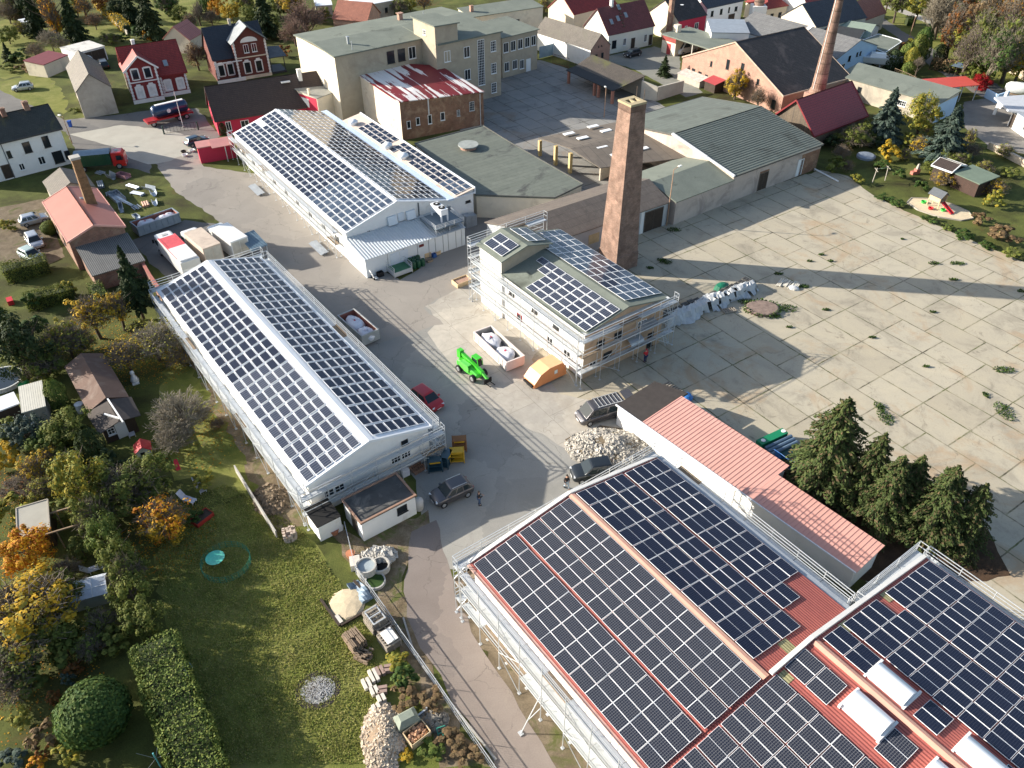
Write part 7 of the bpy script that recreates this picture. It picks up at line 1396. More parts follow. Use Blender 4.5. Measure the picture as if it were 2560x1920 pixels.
def truck(label, p1, p2, kind, cabm, boxm, H=3.2, cab=1.9, Wd=2.45, group='trucks parked in a row'):
    """p1 rear, p2 front"""
    L = (p2-p1).length; c = (p1+p2)/2; o = thing('truck', label, 'truck', c, ang(p1,p2), group); x0, x1 = -L/2, L/2; h = Wd/2
    m = MB(); m.box(x0+.1,-.45,.55,x1-.3,.45,.85); m.build('chassis', mk('dark_chassis', (.04,.04,.045), .7), o)
    hc = min(H, 2.75); rg = lambda x, i, z0, z1: [(x,-h+i,z0),(x,h-i,z0),(x,h-i-.08,z1-.1),(x,h-i-.3,z1),(x,-h+i+.3,z1),(x,-h+i+.08,z1-.1)]
    m = MB(); m.loft([rg(x1-cab,.05,.6,hc), rg(x1-.35,.05,.5,hc), rg(x1-.06,.1,.45,hc-.5), rg(x1,.18,.5,hc-1.2)]); m.build('cab', cabm, o)
    m = MB(); m.quad((x1-.015,-h+.3,hc-1.15),(x1-.015,h-.3,hc-1.15),(x1-.2,h-.4,hc-.42),(x1-.2,-h+.4,hc-.42)); m.build('windscreen', CARGLASS, o)
    for s in (-1,1): m = MB(); m.box(x1-1.2,s*(h-.05),1.5,x1-.4,s*(h-.01),hc-.45); m.build('side_window', CARGLASS, o); m = MB(); m.box(x1-.25,s*(h+.05),1.6,x1-.15,s*(h+.28),2.1); m.build('mirror', BLACK, o); m = MB(); m.box(x1-.08,s*h*.7-.15,.75,x1+.02,s*h*.7+.15,.95); m.build('headlight', mk_glass('headlight_glass'), o)
    m = MB(); m.xbox(Matrix.Identity(4), x1-cab+.5,-.35,hc,x1-cab+1.0,.35,hc+.06); m.build('roof_hatch', mk('hatch_grey', (.4,.4,.38), .6), o)
    for x in (x0+.9, x1-1.1):
        for s in (-1,1): wheel(o, x, s*(h-.2), .48, .32)
    b1 = x1-cab-.12
    if kind == 'box':
        m = MB(); m.box(x0,-h,.9,b1,h,H); m.build('box_body', boxm, o); m = MB(); m.box(x0-.02,-h+.15,1.0,x0-.0,-.03,H-.2); m.box(x0-.02,.03,1.0,x0-.0,h-.15,H-.2); m.build('rear_doors', mk('box_door', (.5,.47,.4), .6), o)
    elif kind == 'fire':
        m = MB(); m.box(x0,-h,.8,b1,h,H-.25); m.build('box_body', boxm, o); m = MB(); m.box(x0+.3,-h+.1,H-.25,x0+L*.42,h-.1,H-.05); m.build('roof_locker', WHITEP, o)
        m = MB(); m.box(x0+L*.44,-h+.35,H-.25,b1-.1,h-.35,H-.18); m.build('roof_panel', mk('coral_red_panel', (.6,.09,.1), .5), o); m = MB(); m.box(x0+1.2,h-.3,H-.24,b1,h-.05,H-.15); m.box(x0+3.2,-h+.05,H-.24,b1,-h+.3,H-.15); m.build('roof_stripe', mk('coral_red_panel', (.6,.09,.1)), o)
    elif kind == 'dump':
        m = MB(); m.box(x0,-h,.95,b1,h,1.05)
        for s in (-1,1): m.box(x0,s*h,1.05,b1,s*(h-.08),H); 
        for i in range(8): x = x0+.2+i*(b1-x0-.4)/7; m.box(x-.06,-h-.05,1.0,x+.06,-h,H); m.box(x-.06,h,1.0,x+.06,h+.05,H)
        m.box(x0,-h+.08,1.05,x0+.08,h-.08,H); m.box(b1-.08,-h+.08,1.05,b1,h-.08,H); m.build('dump_body', boxm, o); m = MB(); n = 8
        m.loft([[(x, -h+.0+2*h*i/n, H+.02+.35*math.sin(PI*i/n)) for i in range(n+1)] + [(x,h,H+.01),(x,-h,H+.01)] for x in (x0, b1)]); m.build('tarpaulin', mk('blue_grey_tarp', (.17,.23,.29), .5, .2, 2), o)
    return o
d_ = lambda X, Y: Z(400,560,400,X,Y)
truck('fire engine, white with coral red roof panel, nearest the rear scaffold', G_(T(0,1,1690,760)), G_(T(0,1,1440,500)), 'fire', WHITEP, WHITEP, 3.1)
truck('box truck with dirty beige roof, second in the row', G_(T(0,1,1880,660)), G_(T(0,1,1660,470)), 'box', WHITEP, mk('dirty_beige_box', (.55,.45,.36), .7, .15, 1, dirt=(.38,.3,.24)), 3.3)
truck('box truck with clean white roof and beige tail, third in the row', G_(T(0,1,2110,600)), G_(T(0,1,1880,430)), 'box', WHITEP, WHITEP, 3.3)
p = at(0,1,2190,430,2.4); o = thing('sheet_rack', 'rack under wavy blue grey roof sheets at the end of the truck row', 'rack', p, rad(-55)); m = MB(); m.slab([(-2.6,-1.1,2.4),(2.2,-1.1,2.4),(2.2,1.1,2.6),(-2.6,1.1,2.6)], .08)
for i in range(14): m.bar((-2.5+i*.35,-1.1,2.45),(-2.5+i*.35,1.1,2.65),.1)
m.build('roof', mk('blue_grey_sheets', (.2,.28,.34), .4, .2, 2), o); m = MB()
for x in (-2.4,2.0):
    for y in (-1,1): m.bar((x,y,0),(x,y,2.4),.1)
m.build('legs', STEEL, o)
truck('dump truck with red cab and green tarped body in the shade of the white house', G_(T(0,0,690,1470)), G_(T(0,0,1110,1430)), 'dump', paint('bright_red_cab', (.5,.02,.015), 0), DKGREEN, 2.7, group='')
# tanker trailer
p1, p2 = G_(T(0,0,1660,1000)), G_(T(0,0,1270,1095)); o = thing('tank_trailer', 'tank trailer with dark blue tank on a red chassis in the street', 'trailer', (p1+p2)/2, ang(p1,p2)); L = (p2-p1).length
m = MB(); m.box(-L/2,-1.0,.85,L/2,1.0,1.1); m.box(-L/2,-1.2,.8,-L/2+.2,1.2,1.15); m.box(L/2-1.6,-1.2,.7,L/2,1.2,.95); m.build('chassis', paint('chassis_red', (.4,.02,.025), 0), o)
m = MB(); n = 18; rr = lambda x, k: [(x, 1.1*k*math.cos(t), 2.2+1.05*k*math.sin(t)) for t in [2*PI*i/n for i in range(n)]]
m.loft([rr(-L/2+.4,.4), rr(-L/2+.55,.8), rr(-L/2+.9,1), rr(L/2-1.9,1), rr(L/2-1.55,.8), rr(L/2-1.4,.4)]); m.build('tank', paint('tank_blue', (.012,.035,.09), .2), o, True)
m = MB(); m.box(-L/2+1.0,-.3,3.2,L/2-2.3,.3,3.32); m.build('walkway', FRAMEW, o)
for yy in (-1.09,1.09): m = MB(); m.tube((0,yy*1.0,2.2),(0,yy*1.03,2.2),.35,.35,16); m.build('tank_emblem', mk('emblem_white', (.7,.7,.7), .5), o)
for x in (-L/2+1.3, -L/2+2.6, L/2-1.0):
    for s in (-1,1): wheel(o, x, s*.95, .48, .35)
# telehandler
p1, p2 = G_(T(1,1,1770,1500)), G_(T(1,1,1960,1640)); A = ang(p1,p2); o = thing('telehandler', 'lime green telehandler with its boom lowered on the concrete apron', 'telehandler', (p1+p2)/2, A); o.scale = (.79,)*3
m = MB(); m.loft([[(x,-w,z0),(x,w,z0),(x,w,z1-.15),(x,w*.8,z1),(x,-w*.8,z1),(x,-w,z1-.15)] for x,w,z0,z1 in ((-2.3,.75,.8,1.5),(-2.0,.85,.6,1.75),(0,.85,.6,1.6),(1.9,.75,.6,1.2),(2.1,.6,.7,1.1))]); m.build('body', GREENP, o)
m = MB(); m.bar((-2.5,.15,2.3),(2.2,.15,1.35),.42,.5); m.build('boom', GREENP, o); m = MB(); m.bar((2.1,.15,1.38),(3.3,.15,.85),.3,.36); m.build('boom_extension', paint('pale_lime', (.12,.55,.08), 0), o)
m = MB(); m.xbox(Matrix.Translation((-2.55,.15,1.9)), -.35,-.35,-.5,.35,.35,.75); m.build('boom_head', GREENP, o)
m = MB(); m.loft([[(-.4,.45,1.5),(.9,.45,1.4),(.9,1.25,1.4),(-.4,1.25,1.5)],[(-.4,.5,2.5),(.65,.5,2.5),(.65,1.2,2.5),(-.4,1.2,2.5)]]); m.build('cab_glass', CARGLASS, o); m = MB(); m.box(-.5,.42,2.5,.75,1.28,2.6)
for x, y in ((-.42,.45),(.9,.45),(.9,1.25),(-.42,1.25)): m.bar((x,y,1.4),(x*.9,y,2.5),.1)
m.build('cab_roof', GREENP, o); m = MB(); m.box(-1.6,-.95,.9,.5,-.86,1.7); m.box(-1.4,-.9,1.7,.3,-.2,1.85); m.build('engine_cover', paint('pale_lime', (.12,.55,.08), 0), o)
for x in (-1.5,1.5):
    for s in (-1,1): wheel(o, x, s*1.0, .55, .42)
m = MB(); m.box(3.2,-.5,.3,3.35,.8,1.0)
for y in (-.25,.5): m.box(3.3,y,.28,4.3,y+.12,.34)
m.build('fork', DARK, o)
# skips
def skip(label, p1, p2, Wd, H, mat, inner, bags=True, name='skip_container'):
    L = (p2-p1).length; o = thing(name, label, 'skip', (p1+p2)/2, ang(p1,p2), 'open skips with white waste sacks'); x, h = L/2, Wd/2; m = MB(); m.box(-x,-h,.15,x,h,.25)
    m.box(-x,-h,.25,x,-h+.07,H); m.box(-x,h-.07,.25,x,h,H); m.box(-x,-h+.07,.25,-x+.07,h-.07,H); m.box(x-.07,-h+.07,.25,x,h-.07,H)
    m.box(-x-.05,-h-.05,H,x+.05,-h+.1,H+.1); m.box(-x-.05,h-.1,H,x+.05,h+.05,H+.1); m.box(-x-.05,-h+.1,H,-x+.1,h-.1,H+.1); m.box(x-.1,-h+.1,H,x+.05,h-.1,H+.1); m.build('shell', mat, o)
    m = MB(); m.box(-x+.075,-h+.075,.255,x-.075,-h+.08,H-.02); m.box(-x+.075,h-.08,.255,x-.075,h-.075,H-.02); m.box(-x+.075,-h+.08,.255,-x+.08,h-.08,H-.02); m.box(x-.08,-h+.08,.255,x-.075,h-.08,H-.02); m.box(-x+.08,-h+.08,.251,x-.08,h-.08,.26); m.build('lining', inner, o)
    m = MB(); k = int(L/.8)
    for i in range(k+1):
        xx = -x+.05+i*(L-.1)/k
        for s in (-1,1): m.box(xx-.04,s*h,.25,xx+.04,s*(h+.06),H)
    m.build('ribs', mat, o); m = MB(); m.tube((-x+.4,-h+.2,.12),(-x+.4,h-.2,.12),.12,n=10); m.tube((x-.4,-h+.2,.12),(x-.4,h-.2,.12),.12,n=10); m.build('rollers', BLACK, o)
    return o
SACK = mk('white_waste_sack', (.72,.72,.76), .45, .12, 3, bump=.5)
def sacks(o, spots, label, H):
    """lumpy white sacks lying inside a skip"""
    M = wm(o)
    for i, (x, y, sx, sy, sz) in enumerate(spots):
        t = thing('waste_sack', label[i], 'sack', M @ V((x,y,.27)), o.rotation_euler.z, 'white waste sacks in the skips'); m = MB(); n = 14
        RN.seed(int(x*100+y*7)); pr = [(.75,0),(1.0,.12),(1.03,.5),(.95,.72),(.66,.86),(.2,.9)]
        vs = []
        for r, z in pr:
            vs.append([(r*sx*math.cos(q)*(1+RN.gauss(0,.1)), r*sy*math.sin(q)*(1+RN.gauss(0,.1)), z*sz+RN.gauss(0,.07)) for q in [2*PI*k/n for k in range(n)]])
        m.loft(vs); m.build('sack', SACK, t, True); m = MB(); m.box(-.13,-.1,sz*.86,.13,.1,sz*.94); m.build('red_print', mk('red_print', (.5,.06,.1), .6), t)
s1 = skip('red lined grey skip beside the yard scaffold of the long garden hall', G_(T(1,1,790,1130)), G_(T(1,1,1000,1310)), 2.2, 1.45, mk('grey_skip', (.4,.4,.38), .6, .15, 2), mk('rust_red_lining', (.33,.12,.09), .8, .2, 2))
sacks(s1, [(-.75,0,1.5,.92,1.25),(1.75,0,1.1,.92,1.2)], ['white waste sack in the red lined skip, towards its rear','white waste sack filling the front of the red lined skip'], 1.3)
s2 = skip('pale skip with pinkish end in the sunlight before the solar block', G_(T(1,1,1960,1265)), G_(T(2,1,30,1530)), 2.3, 1.3, mk('pale_skip', (.68,.6,.56), .6, .08, 1), mk('grey_lining', (.4,.38,.35), .8, .15, 2))
sacks(s2, [(-1.6,0,1.5,.95,1.15),(1.4,0,1.3,.95,1.1)], ['large crumpled white sack in the rear of the pale skip','white sack at the pinkish end of the pale skip'], 1.2)
s3 = skip('long blue grey skip with reddish inside near the scrap metal', G_(T(0,1,1180,370)), G_(T(0,1,1540,245)), 2.2, 1.5, mk('blue_grey_skip', (.24,.29,.33), .5, .12, 2), mk('rust_red_lining', (.33,.12,.09)))
sacks(s3, [(-1.4,.1,1.2,.8,1.35),(1.5,.1,1.5,.75,1.3)], ['white sack in the left half of the long blue grey skip','long white sack in the right half of the blue grey skip'], 1.3)
# orange roofed container
p1, p2 = G_(T(2,1,420,1640)), G_(T(2,2,120,30)); b_ = lambda X, Y: Z(1120,540,560,X,Y)
A = ang(G_(b_(1130,1590)), G_(b_(760,1640)))
c = G_(b_(960,1620)); o = thing('roofed_container', 'orange container with curved lid standing before the solar block', 'container', (c.x, c.y+.2, 0), rad(36)); o.scale = (.83,)*3; m = MB()
pr = [(-2.6,.3),(2.6,.3),(2.6,1.6),(1.9,2.45),(-.2,2.5),(-1.6,2.0),(-2.6,.9)]
m.loft([[(x,y,z) for x,z in pr] for y in (-1.1,1.1)][::-1]); m.build('shell', ORANGEP, o)
m = MB(); m.slab([(1.95,-1.15,2.5),(1.95,1.15,2.5),(-.2,1.15,2.56),(-.2,-1.15,2.56)], .05); m.slab([(-.2,-1.15,2.56),(-.2,1.15,2.56),(-1.62,1.15,2.06),(-1.62,-1.15,2.06)], .05); m.slab([(-1.62,-1.15,2.06),(-1.62,1.15,2.06),(-2.64,1.15,.95),(-2.64,-1.15,.95)], .05); m.build('lid', mk('pale_orange_lid', (.75,.42,.22), .5, .06), o)
m = MB(); m.box(.6,-1.13,1.2,1.1,-1.11,1.75); m.build('sign', mk('sign_white', (.7,.75,.7), .5), o); m = MB(); m.box(-2.9,-.9,.5,-2.6,.9,.75); m.box(-2.6,-.6,0,-2.2,.6,.3); m.box(2.0,-.6,0,2.4,.6,.3); m.build('feet', DARK, o)
# boat on its trailer, wrapped boat
p = at(3,0,955,590); o = thing('motor_boat', 'white motor boat on stands beside the pale blue gable', 'boat', p, rad(-20)); m = MB()
sec = lambda x, w, zk, zd: [(x,0,zk),(x,w*.7,zk+.35),(x,w,zd),(x,-w,zd),(x,-w*.7,zk+.35)]
m.loft([sec(-4,1.3,.9,2.3), sec(-2,1.5,.75,2.35), sec(1,1.4,.75,2.45), sec(3,.85,.95,2.6), sec(4.2,.1,1.6,2.7)]); m.build('hull', WHITEP, o)
m = MB(); m.loft([[(-2.4,-1.0,2.3),(1.8,-.8,2.4),(1.8,.8,2.4),(-2.4,1.0,2.3)],[(-2.0,-.75,3.0),(.6,-.6,3.0),(.6,.6,3.0),(-2.0,.75,3.0)]]); m.build('cabin', WHITEP, o); m = MB(); m.quad((1.6,-.7,2.5),(1.6,.7,2.5),(.75,.55,2.95),(.75,-.55,2.95)); m.build('windscreen', CARGLASS, o)
m = MB()
for x in (-2.8,0,2.2):
    for s in (-1,1): m.bar((x,s*1.2,0),(x,s*.8,1.3),.08)
for x in (1.5,2.6,3.6):
    for s in (-1,1): k = 1.2-(x-1.5)*.45; m.bar((x,s*k,2.5),(x,s*k,3.1),.03)
m.bar((1.5,-1.2,3.1),(3.8,0,3.2),.03); m.bar((1.5,1.2,3.1),(3.8,0,3.2),.03); m.build('stand_and_rail', STEEL, o)
p = at(3,0,2170,820); o = thing('wrapped_boat', 'boat wrapped in white film by the stone wall', 'boat', p, rad(-30)); m = MB(); n = 10
m.loft([[(x,w*math.cos(q),1.2+h_*math.sin(q)) for q in [2*PI*i/n for i in range(n)]] for x,w,h_ in ((-2.8,.4,.5),(-2.2,1.1,1.0),(0,1.25,1.15),(2,.9,.9),(3,.2,.3))]); m.build('film', mk('grey_film', (.6,.62,.6), .35, .2, 3, bump=.4), o, True); m = MB(); m.box(-2,-.5,0,2,.5,.4); m.build('cradle', WOOD, o)
p = at(0,0,770,545); o = thing('covered_trailer', 'trailer under a pale grey tarpaulin before the open garage', 'trailer', p, rad(110)); m = MB(); m.loft([[(x,w*math.cos(q),.6+h_*math.sin(q)) for q in [PI*i/8 for i in range(9)]] for x,w,h_ in ((-2.2,.7,.7),(-1.5,1.1,1.3),(1.2,1.1,1.4),(2.2,.6,.8))]); m.build('tarpaulin', mk('pale_tarp', (.6,.64,.66), .5, .1, 2), o, True); m = MB(); m.box(-2,-.8,.35,2,.8,.6); m.build('frame', STEEL, o)
for s in (-1,1): wheel(o, 0, s*.9, .3, .2)
# ------------------------------------------------------------------ people
JEAN = mk('blue_jeans', (.05,.09,.17), .8, .15, 6); DKJ = mk('black_jacket', (.018,.018,.022), .8, .15, 5); REDJ = mk('red_work_jacket', (.5,.02,.03), .7, .1, 5); NAVY = mk('navy_work_trousers', (.02,.03,.09), .8, .1, 5)
person('person in black jacket and jeans looking at a phone beside the graphite estate car', G_(a_(822,492)), rad(15), DKJ, JEAN, pose='hold')
person('person in dark top and light trousers walking by the near red hall scaffold', G_(a_(1575,350)), rad(-60), DKJ, mk('pale_jeans', (.3,.36,.42), .8), pose='walk')
person('person in red jacket reaching up under the tall scaffold of the solar block', G_(T(2,1,1150,1470)), rad(120), REDJ, NAVY, pose='reach', cap=mk('red_cap', (.45,.02,.03), .6))
# ------------------------------------------------------------------ site clutter
def rock(mb, c, r): 
    pts = [V((x,y,z)) for x in (-1,1) for y in (-1,1) for z in (-1,1)]; M = Matrix.Rotation(RN.random()*6, 3, rv()); s = V((RN.uniform(.6,1.2), RN.uniform(.6,1.2), RN.uniform(.5,.9)))
    q = [c + M @ V((p.x*s.x*r*RN.uniform(.7,1.1), p.y*s.y*r*RN.uniform(.7,1.1), p.z*s.z*r*RN.uniform(.7,1.1))) for p in pts]; mb.add(q, [(0,1,3,2),(4,6,7,5),(0,4,5,1),(2,3,7,6),(0,2,6,4),(1,5,7,3)])
def heap(name, label, cat, P, rx, ry, h, n, r0, r1, mat, rz=0, base=None):
    o = thing(name, label, cat, P, rz); RN.seed(n); m = MB()
    for i in range(n):
        a, q = RN.random()*2*PI, RN.random()**.5; x, y = rx*q*math.cos(a), ry*q*math.sin(a); rock(m, V((x, y, max(.03, h*(1-q**1.6)*(.9+.2*math.sin(x*2)*math.cos(y*1.7))))), RN.uniform(r0, r1))
    k = m.build('pieces', mat, o); k['kind'] = 'stuff'; m = MB(); m.lathe([(1,0),(.7,h*.45),(.3,h*.8),(.02,h*.9)], 20, sx=rx, sy=ry); m.build('core', base or mat, o); return o
STONE = mk('pale_rubble', (.4,.37,.32), .9, .45, 1.5, bump=.3); ASH = mk('grey_ash', (.42,.41,.39), .95, .4, 2)
sheet('rubble_ground', P_(T(2,2,460,480),T(2,2,760,360),T(2,2,1000,390),T(2,2,1300,640),T(2,2,700,760),T(2,2,560,660)), .011, EARTH)
heap('rubble_pile', 'pile of pale broken concrete rubble beside the white wall of the salmon roof building', 'rubble', at(2,2,830,560), 4.1, 2.8, 1.2, 2200, .05, .22, STONE, rad(-5), EARTH)
ao = heap('ash_heap', 'burnt out bonfire of pale grey ash on the lawn', 'ashes', at(1,3,535,985), 1.25, 1.1, .16, 1300, .015, .055, ASH, 0, mk('charred_ground', (.05,.042,.035), .95, .3, 2))
MB().lathe([(1.6,0),(1.5,.03),(.1,.04)], 17, sx=1.05).build('charred_ring', _M['charred_ground'], ao)
FIRE = mk('split_firewood', (.46,.38,.29), .85, .5, 1.2); 
heap('firewood_heap', 'large loose heap of pale split firewood near the lower lane fence', 'firewood', at(1,3,1100,1400), 1.5, 2.7, .95, 1500, .04, .15, FIRE, rad(10), WOOD)
heap('branch_heap', 'heap of grey brushwood behind the crate of kindling', 'brushwood', at(1,3,1520,1260), 1.2, .8, .6, 220, .05, .18, mk('grey_brushwood', (.22,.2,.17), .9, .4, 2), 0, WOOD)
heap('soil_heap', 'low heap of brown earth beside the walled pen at the long garden hall', 'earth', at(1,2,130,1000), 2.2, 1.6, .5, 200, .08, .2, mk('brown_soil', (.2,.15,.1), .95, .3, 2), rad(-50), EARTH)
# log stacks, pallets and blocks
def stack(name, label, cat, P, rz, L, W, H, nx, ny, nz, mat, gap=.02, group=None, jit=.03):
    o = thing(name, label, cat, P, rz, group); m = MB(); RN.seed(nx*31+ny)
    for k in range(nz):
        for i in range(nx):
            for j in range(ny):
                x, y, z = -L/2+i*L/nx, -W/2+j*W/ny, k*H/nz; dx, dy = RN.gauss(0,jit), RN.gauss(0,jit)
                if k == nz-1 and RN.random() < .2: continue
                m.box(x+gap+dx,y+gap+dy,z+.004*k,x+L/nx-gap+dx,y+W/ny-gap+dy,z+H/nz)
    m.build('pieces', mat, o); return o
stack('log_stack', 'stack of weathered brown logs on the lawn beside the sand pit', 'firewood', at(1,3,860,590), rad(-50), 1.6, 1.2, 1.0, 2, 9, 6, mk('brown_logs', (.26,.19,.13), .9, .4, 2)); stack('log_stack', 'tumbled end of the brown log stack', 'firewood', at(1,3,930,700), rad(-20), 1.2, 1.0, .5, 3, 6, 3, mk('brown_logs', (.26,.19,.13)), jit=.08)
stack('brick_stack', 'small square stack of pale stones at the corner of the walled pen', 'stones', at(1,2,300,1330), rad(20), 1.1, 1.0, 1.0, 4, 4, 5, mk('pinkish_stones', (.5,.4,.32), .9, .35, 2), jit=.05)
for X, Y, L, lb in ((960,950,.9,'pair of white kerb blocks nearest the lawn'),(1020,880,1.1,'white kerb blocks in the middle of their row'),(1075,840,.8,'white kerb block with a grey neighbour'),(1025,1010,.7,'single white block below the row'),(1040,1150,.45,'round white stone at the scrub edge'),(1150,815,.7,'reddish brick block at the end of the white row'),(1085,1075,.6,'pale kerb stone under the scrub'),(1100,1000,.7,'dark grey kerb block beside the white one')): stack('kerb_block', lb, 'block', at(1,3,X,Y), rad(-60 if X < 1100 else 10), L, .55, .4, 1, 2, 1, mk('white_block', (.66,.6,.52), .9, .15, 2) if 'grey' not in lb and 'reddish' not in lb else mk('red_grey_block', (.34,.24,.2), .9, .2, 2))
def pallets(label, P, rz, n, L=1.2, W=.8, mat=None, group='stacked pallets'):
    o = thing('pallet_stack', label, 'pallets', P, rz, group); m = MB()
    for k in range(n):
        z = k*.15; x0, y0 = RN.gauss(0,.03), RN.gauss(0,.03)
        for i in range(3): m.box(-L/2+x0,-W/2+i*(W-.1)/2+y0,z,L/2+x0,-W/2+i*(W-.1)/2+.1+y0,z+.1)
        for i in range(6): m.box(-L/2+i*(L-.12)/5+x0,-W/2+y0,z+.102,-L/2+i*(L-.12)/5+.12+x0,W/2+y0,z+.13)
    m.build('boards', mat or mk('grey_pallet_wood', (.3,.26,.21), .9, .3, 3), o); return o
pallets('tall pallet stack with metal frames on top, against the lane fence', at(1,3,1030,370,.8), rad(-52), 9, 1.5, 1.3); pallets('lower pallet stack in the middle of the fence row', at(1,3,1090,440), rad(-52), 5, 1.6, 1.3); pallets('pallet stack carrying a white sheet at the fence row end', at(1,3,1150,560,.3), rad(-52), 6, 1.5, 1.3)
o = thing('steel_trestle', 'galvanised steel trestle lying on the tall pallet stack', 'frame', at(1,3,1030,340,1.4)+V((0,0,1.36)), rad(-52)); m = MB()
for y in (-.5,.5): m.bar((-.7,y,.05),(.7,y,.05),.08)
for x in (-.7,0,.7): m.bar((x,-.5,.12),(x,.5,.12),.08)
m.build('bars', STEEL, o)
o = thing('plastic_sheet', 'white plastic panel on the last pallet stack of the fence row', 'panel', at(1,3,1150,520,.9)+V((0,0,.92)), rad(-52)); m = MB(); m.box(-.6,-.45,0,.6,.45,.1); m.box(-.5,-.1,.1,.6,.1,.16); m.build('panel', WHITE, o)
# concrete rings
CR = mk('pale_shaft_concrete', (.45,.43,.39), .9, .15, 2, bump=.2)
def ring(label, P, r, h, fill=None): 
    o = thing('shaft_ring', label, 'concrete ring', P, 0, 'concrete shaft rings by the lane'); m = MB(); n = 22; out = [(r,0),(r,h),(r-.12,h),(r-.12,.1)]
    m.lathe(out, n); m.build('ring', CR, o); MB().lathe([(r-.13,.1),(r-.13,h*(.8 if fill else .3))], n).build('filling', fill or DARK, o); return o
w8 = lambda X, Y: Z(800,1380,480,X,Y)
ring('concrete shaft ring filled with pale grey lid, tallest of the three', G_(w8(545,230)), .85, .95, mk('blue_grey_lid', (.33,.38,.4), .6)); ring('concrete shaft ring with dark empty inside', G_(w8(700,190)), .8, .6); ring('flat wide concrete ring lying in the grass', G_(w8(640,350)), .85, .3, L_GRN)
o = heap('concrete_lump', 'broad lump of poured concrete beside the shaft rings', 'concrete', G_(w8(690,50)), 1.5, .9, .45, 120, .12, .3, CR, 0, CR); stack('kerb_block', 'white stone block left of the shaft rings', 'block', G_(w8(410,160)), rad(15), .9, 1.1, .7, 1, 1, 1, mk('white_block', (.66,.6,.52)))
# sand pit with timber edge
o = thing('sand_pit', 'sand pit with pale sand and dark timber edging on the lawn', 'sand pit', at(1,3,790,240), rad(-52)); m = MB(); n = 9
for i in range(n):
    for j in range(n): pass
RN.seed(6); m.loft([[((1.5 if abs(math.cos(q))>.3 else 1.3)*s*math.cos(q)*RN.uniform(.85,1.15), 1.5*s*math.sin(q)*RN.uniform(.85,1.15), z) for q in [2*PI*i/11 for i in range(11)]] for s,z in ((1,0),(.85,.12),(.5,.2),(.15,.25))]); m.build('sand', mk('pale_sand', (.6,.49,.33), .95, .15, 3, bump=.3), o); m = MB(); m.bar((-1.6,-1.5,.12),(1.5,-1.5,.12),.18); m.bar((-1.6,1.5,.12),(-.2,1.6,.12),.18); m.bar((1.55,-1.4,.12),(1.6,1.0,.12),.18); m.build('edging', DARKW, o)
stack('stone_slab', 'short white stone slab at the sand pit corner', 'block', at(1,3,715,380), rad(-50), .9, .35, .2, 1, 1, 1, mk('white_block', (.66,.6,.52)))
o = thing('grey_tarpaulin', 'crumpled blue grey tarpaulin between sand pit and fence', 'tarpaulin', at(1,3,900,140), rad(-50)); m = MB(); RN.seed(4); m.loft([[(x, y, max(.02,.22*math.sin(x*2.2+y*3)+.18)) for y in (-.5,-.25,0,.25,.5)] + [(x,.5,0),(x,-.5,0)] for x in (-1.2,-.8,-.4,0,.4,.8,1.2)]); m.build('sheet', mk('blue_grey_tarp', (.17,.23,.29)), o)
# crate, machine on the scrap corner
o = thing('wood_crate', 'open plank crate full of reddish kindling near the firewood heap', 'crate', at(1,3,1395,1390), rad(40)); m = MB()
for s in (-1,1): m.box(-.8,s*.6,0,.8,s*.55,.7); m.box(s*.8,-.6,0,s*.75,.6,.7)
m.build('planks', TIMBER, o); m = MB(); RN.seed(2)
for i in range(90): rock(m, V((RN.uniform(-.65,.65), RN.uniform(-.45,.45), .45+RN.random()*.15)), RN.uniform(.05,.12))
k = m.build('kindling', mk('reddish_kindling', (.5,.29,.17), .85, .4, 2), o); k['kind'] = 'stuff'
o = thing('wood_splitter', 'grey green covered log splitter behind the kindling crate', 'machine', at(1,3,1310,1280), rad(30)); m = MB(); m.loft([[(x*.8,y*.7,z) for x,y in ((-1,-.8),(1,-.8),(1,.8),(-1,.8))] if z < .9 else [(x*.5,y*.35,z) for x,y in ((-1,-.8),(1,-.8),(1,.8),(-1,.8))] for z in (.1,.8,1.2)]); m.build('cover', mk('grey_green_cover', (.22,.25,.2), .7, .2, 3, bump=.3), o); m = MB(); m.bar((.6,0,.3),(1.6,.2,.3),.12); m.bar((1.6,.2,.0),(1.6,.2,.5),.1); m.build('drawbar', STEEL, o)
o = thing('garden_chair', 'green metal chair frame lying in the weeds by the lane fence', 'chair', at(1,3,1610,1370), rad(20)); m = MB()
for a, b in (((-.3,-.3,0),(-.3,.3,.5)),((.3,-.3,0),(.3,.3,.5)),((-.3,0,.3),(.3,0,.3)),((-.3,.3,.5),(.3,.3,.5)),((-.3,-.3,.02),(.3,-.3,.02)),((0,-.3,.4),(0,.3,.1))): m.bar(a,b,.06)
m.build('tubes', mk('turquoise_green', (.05,.28,.2), .5), o)
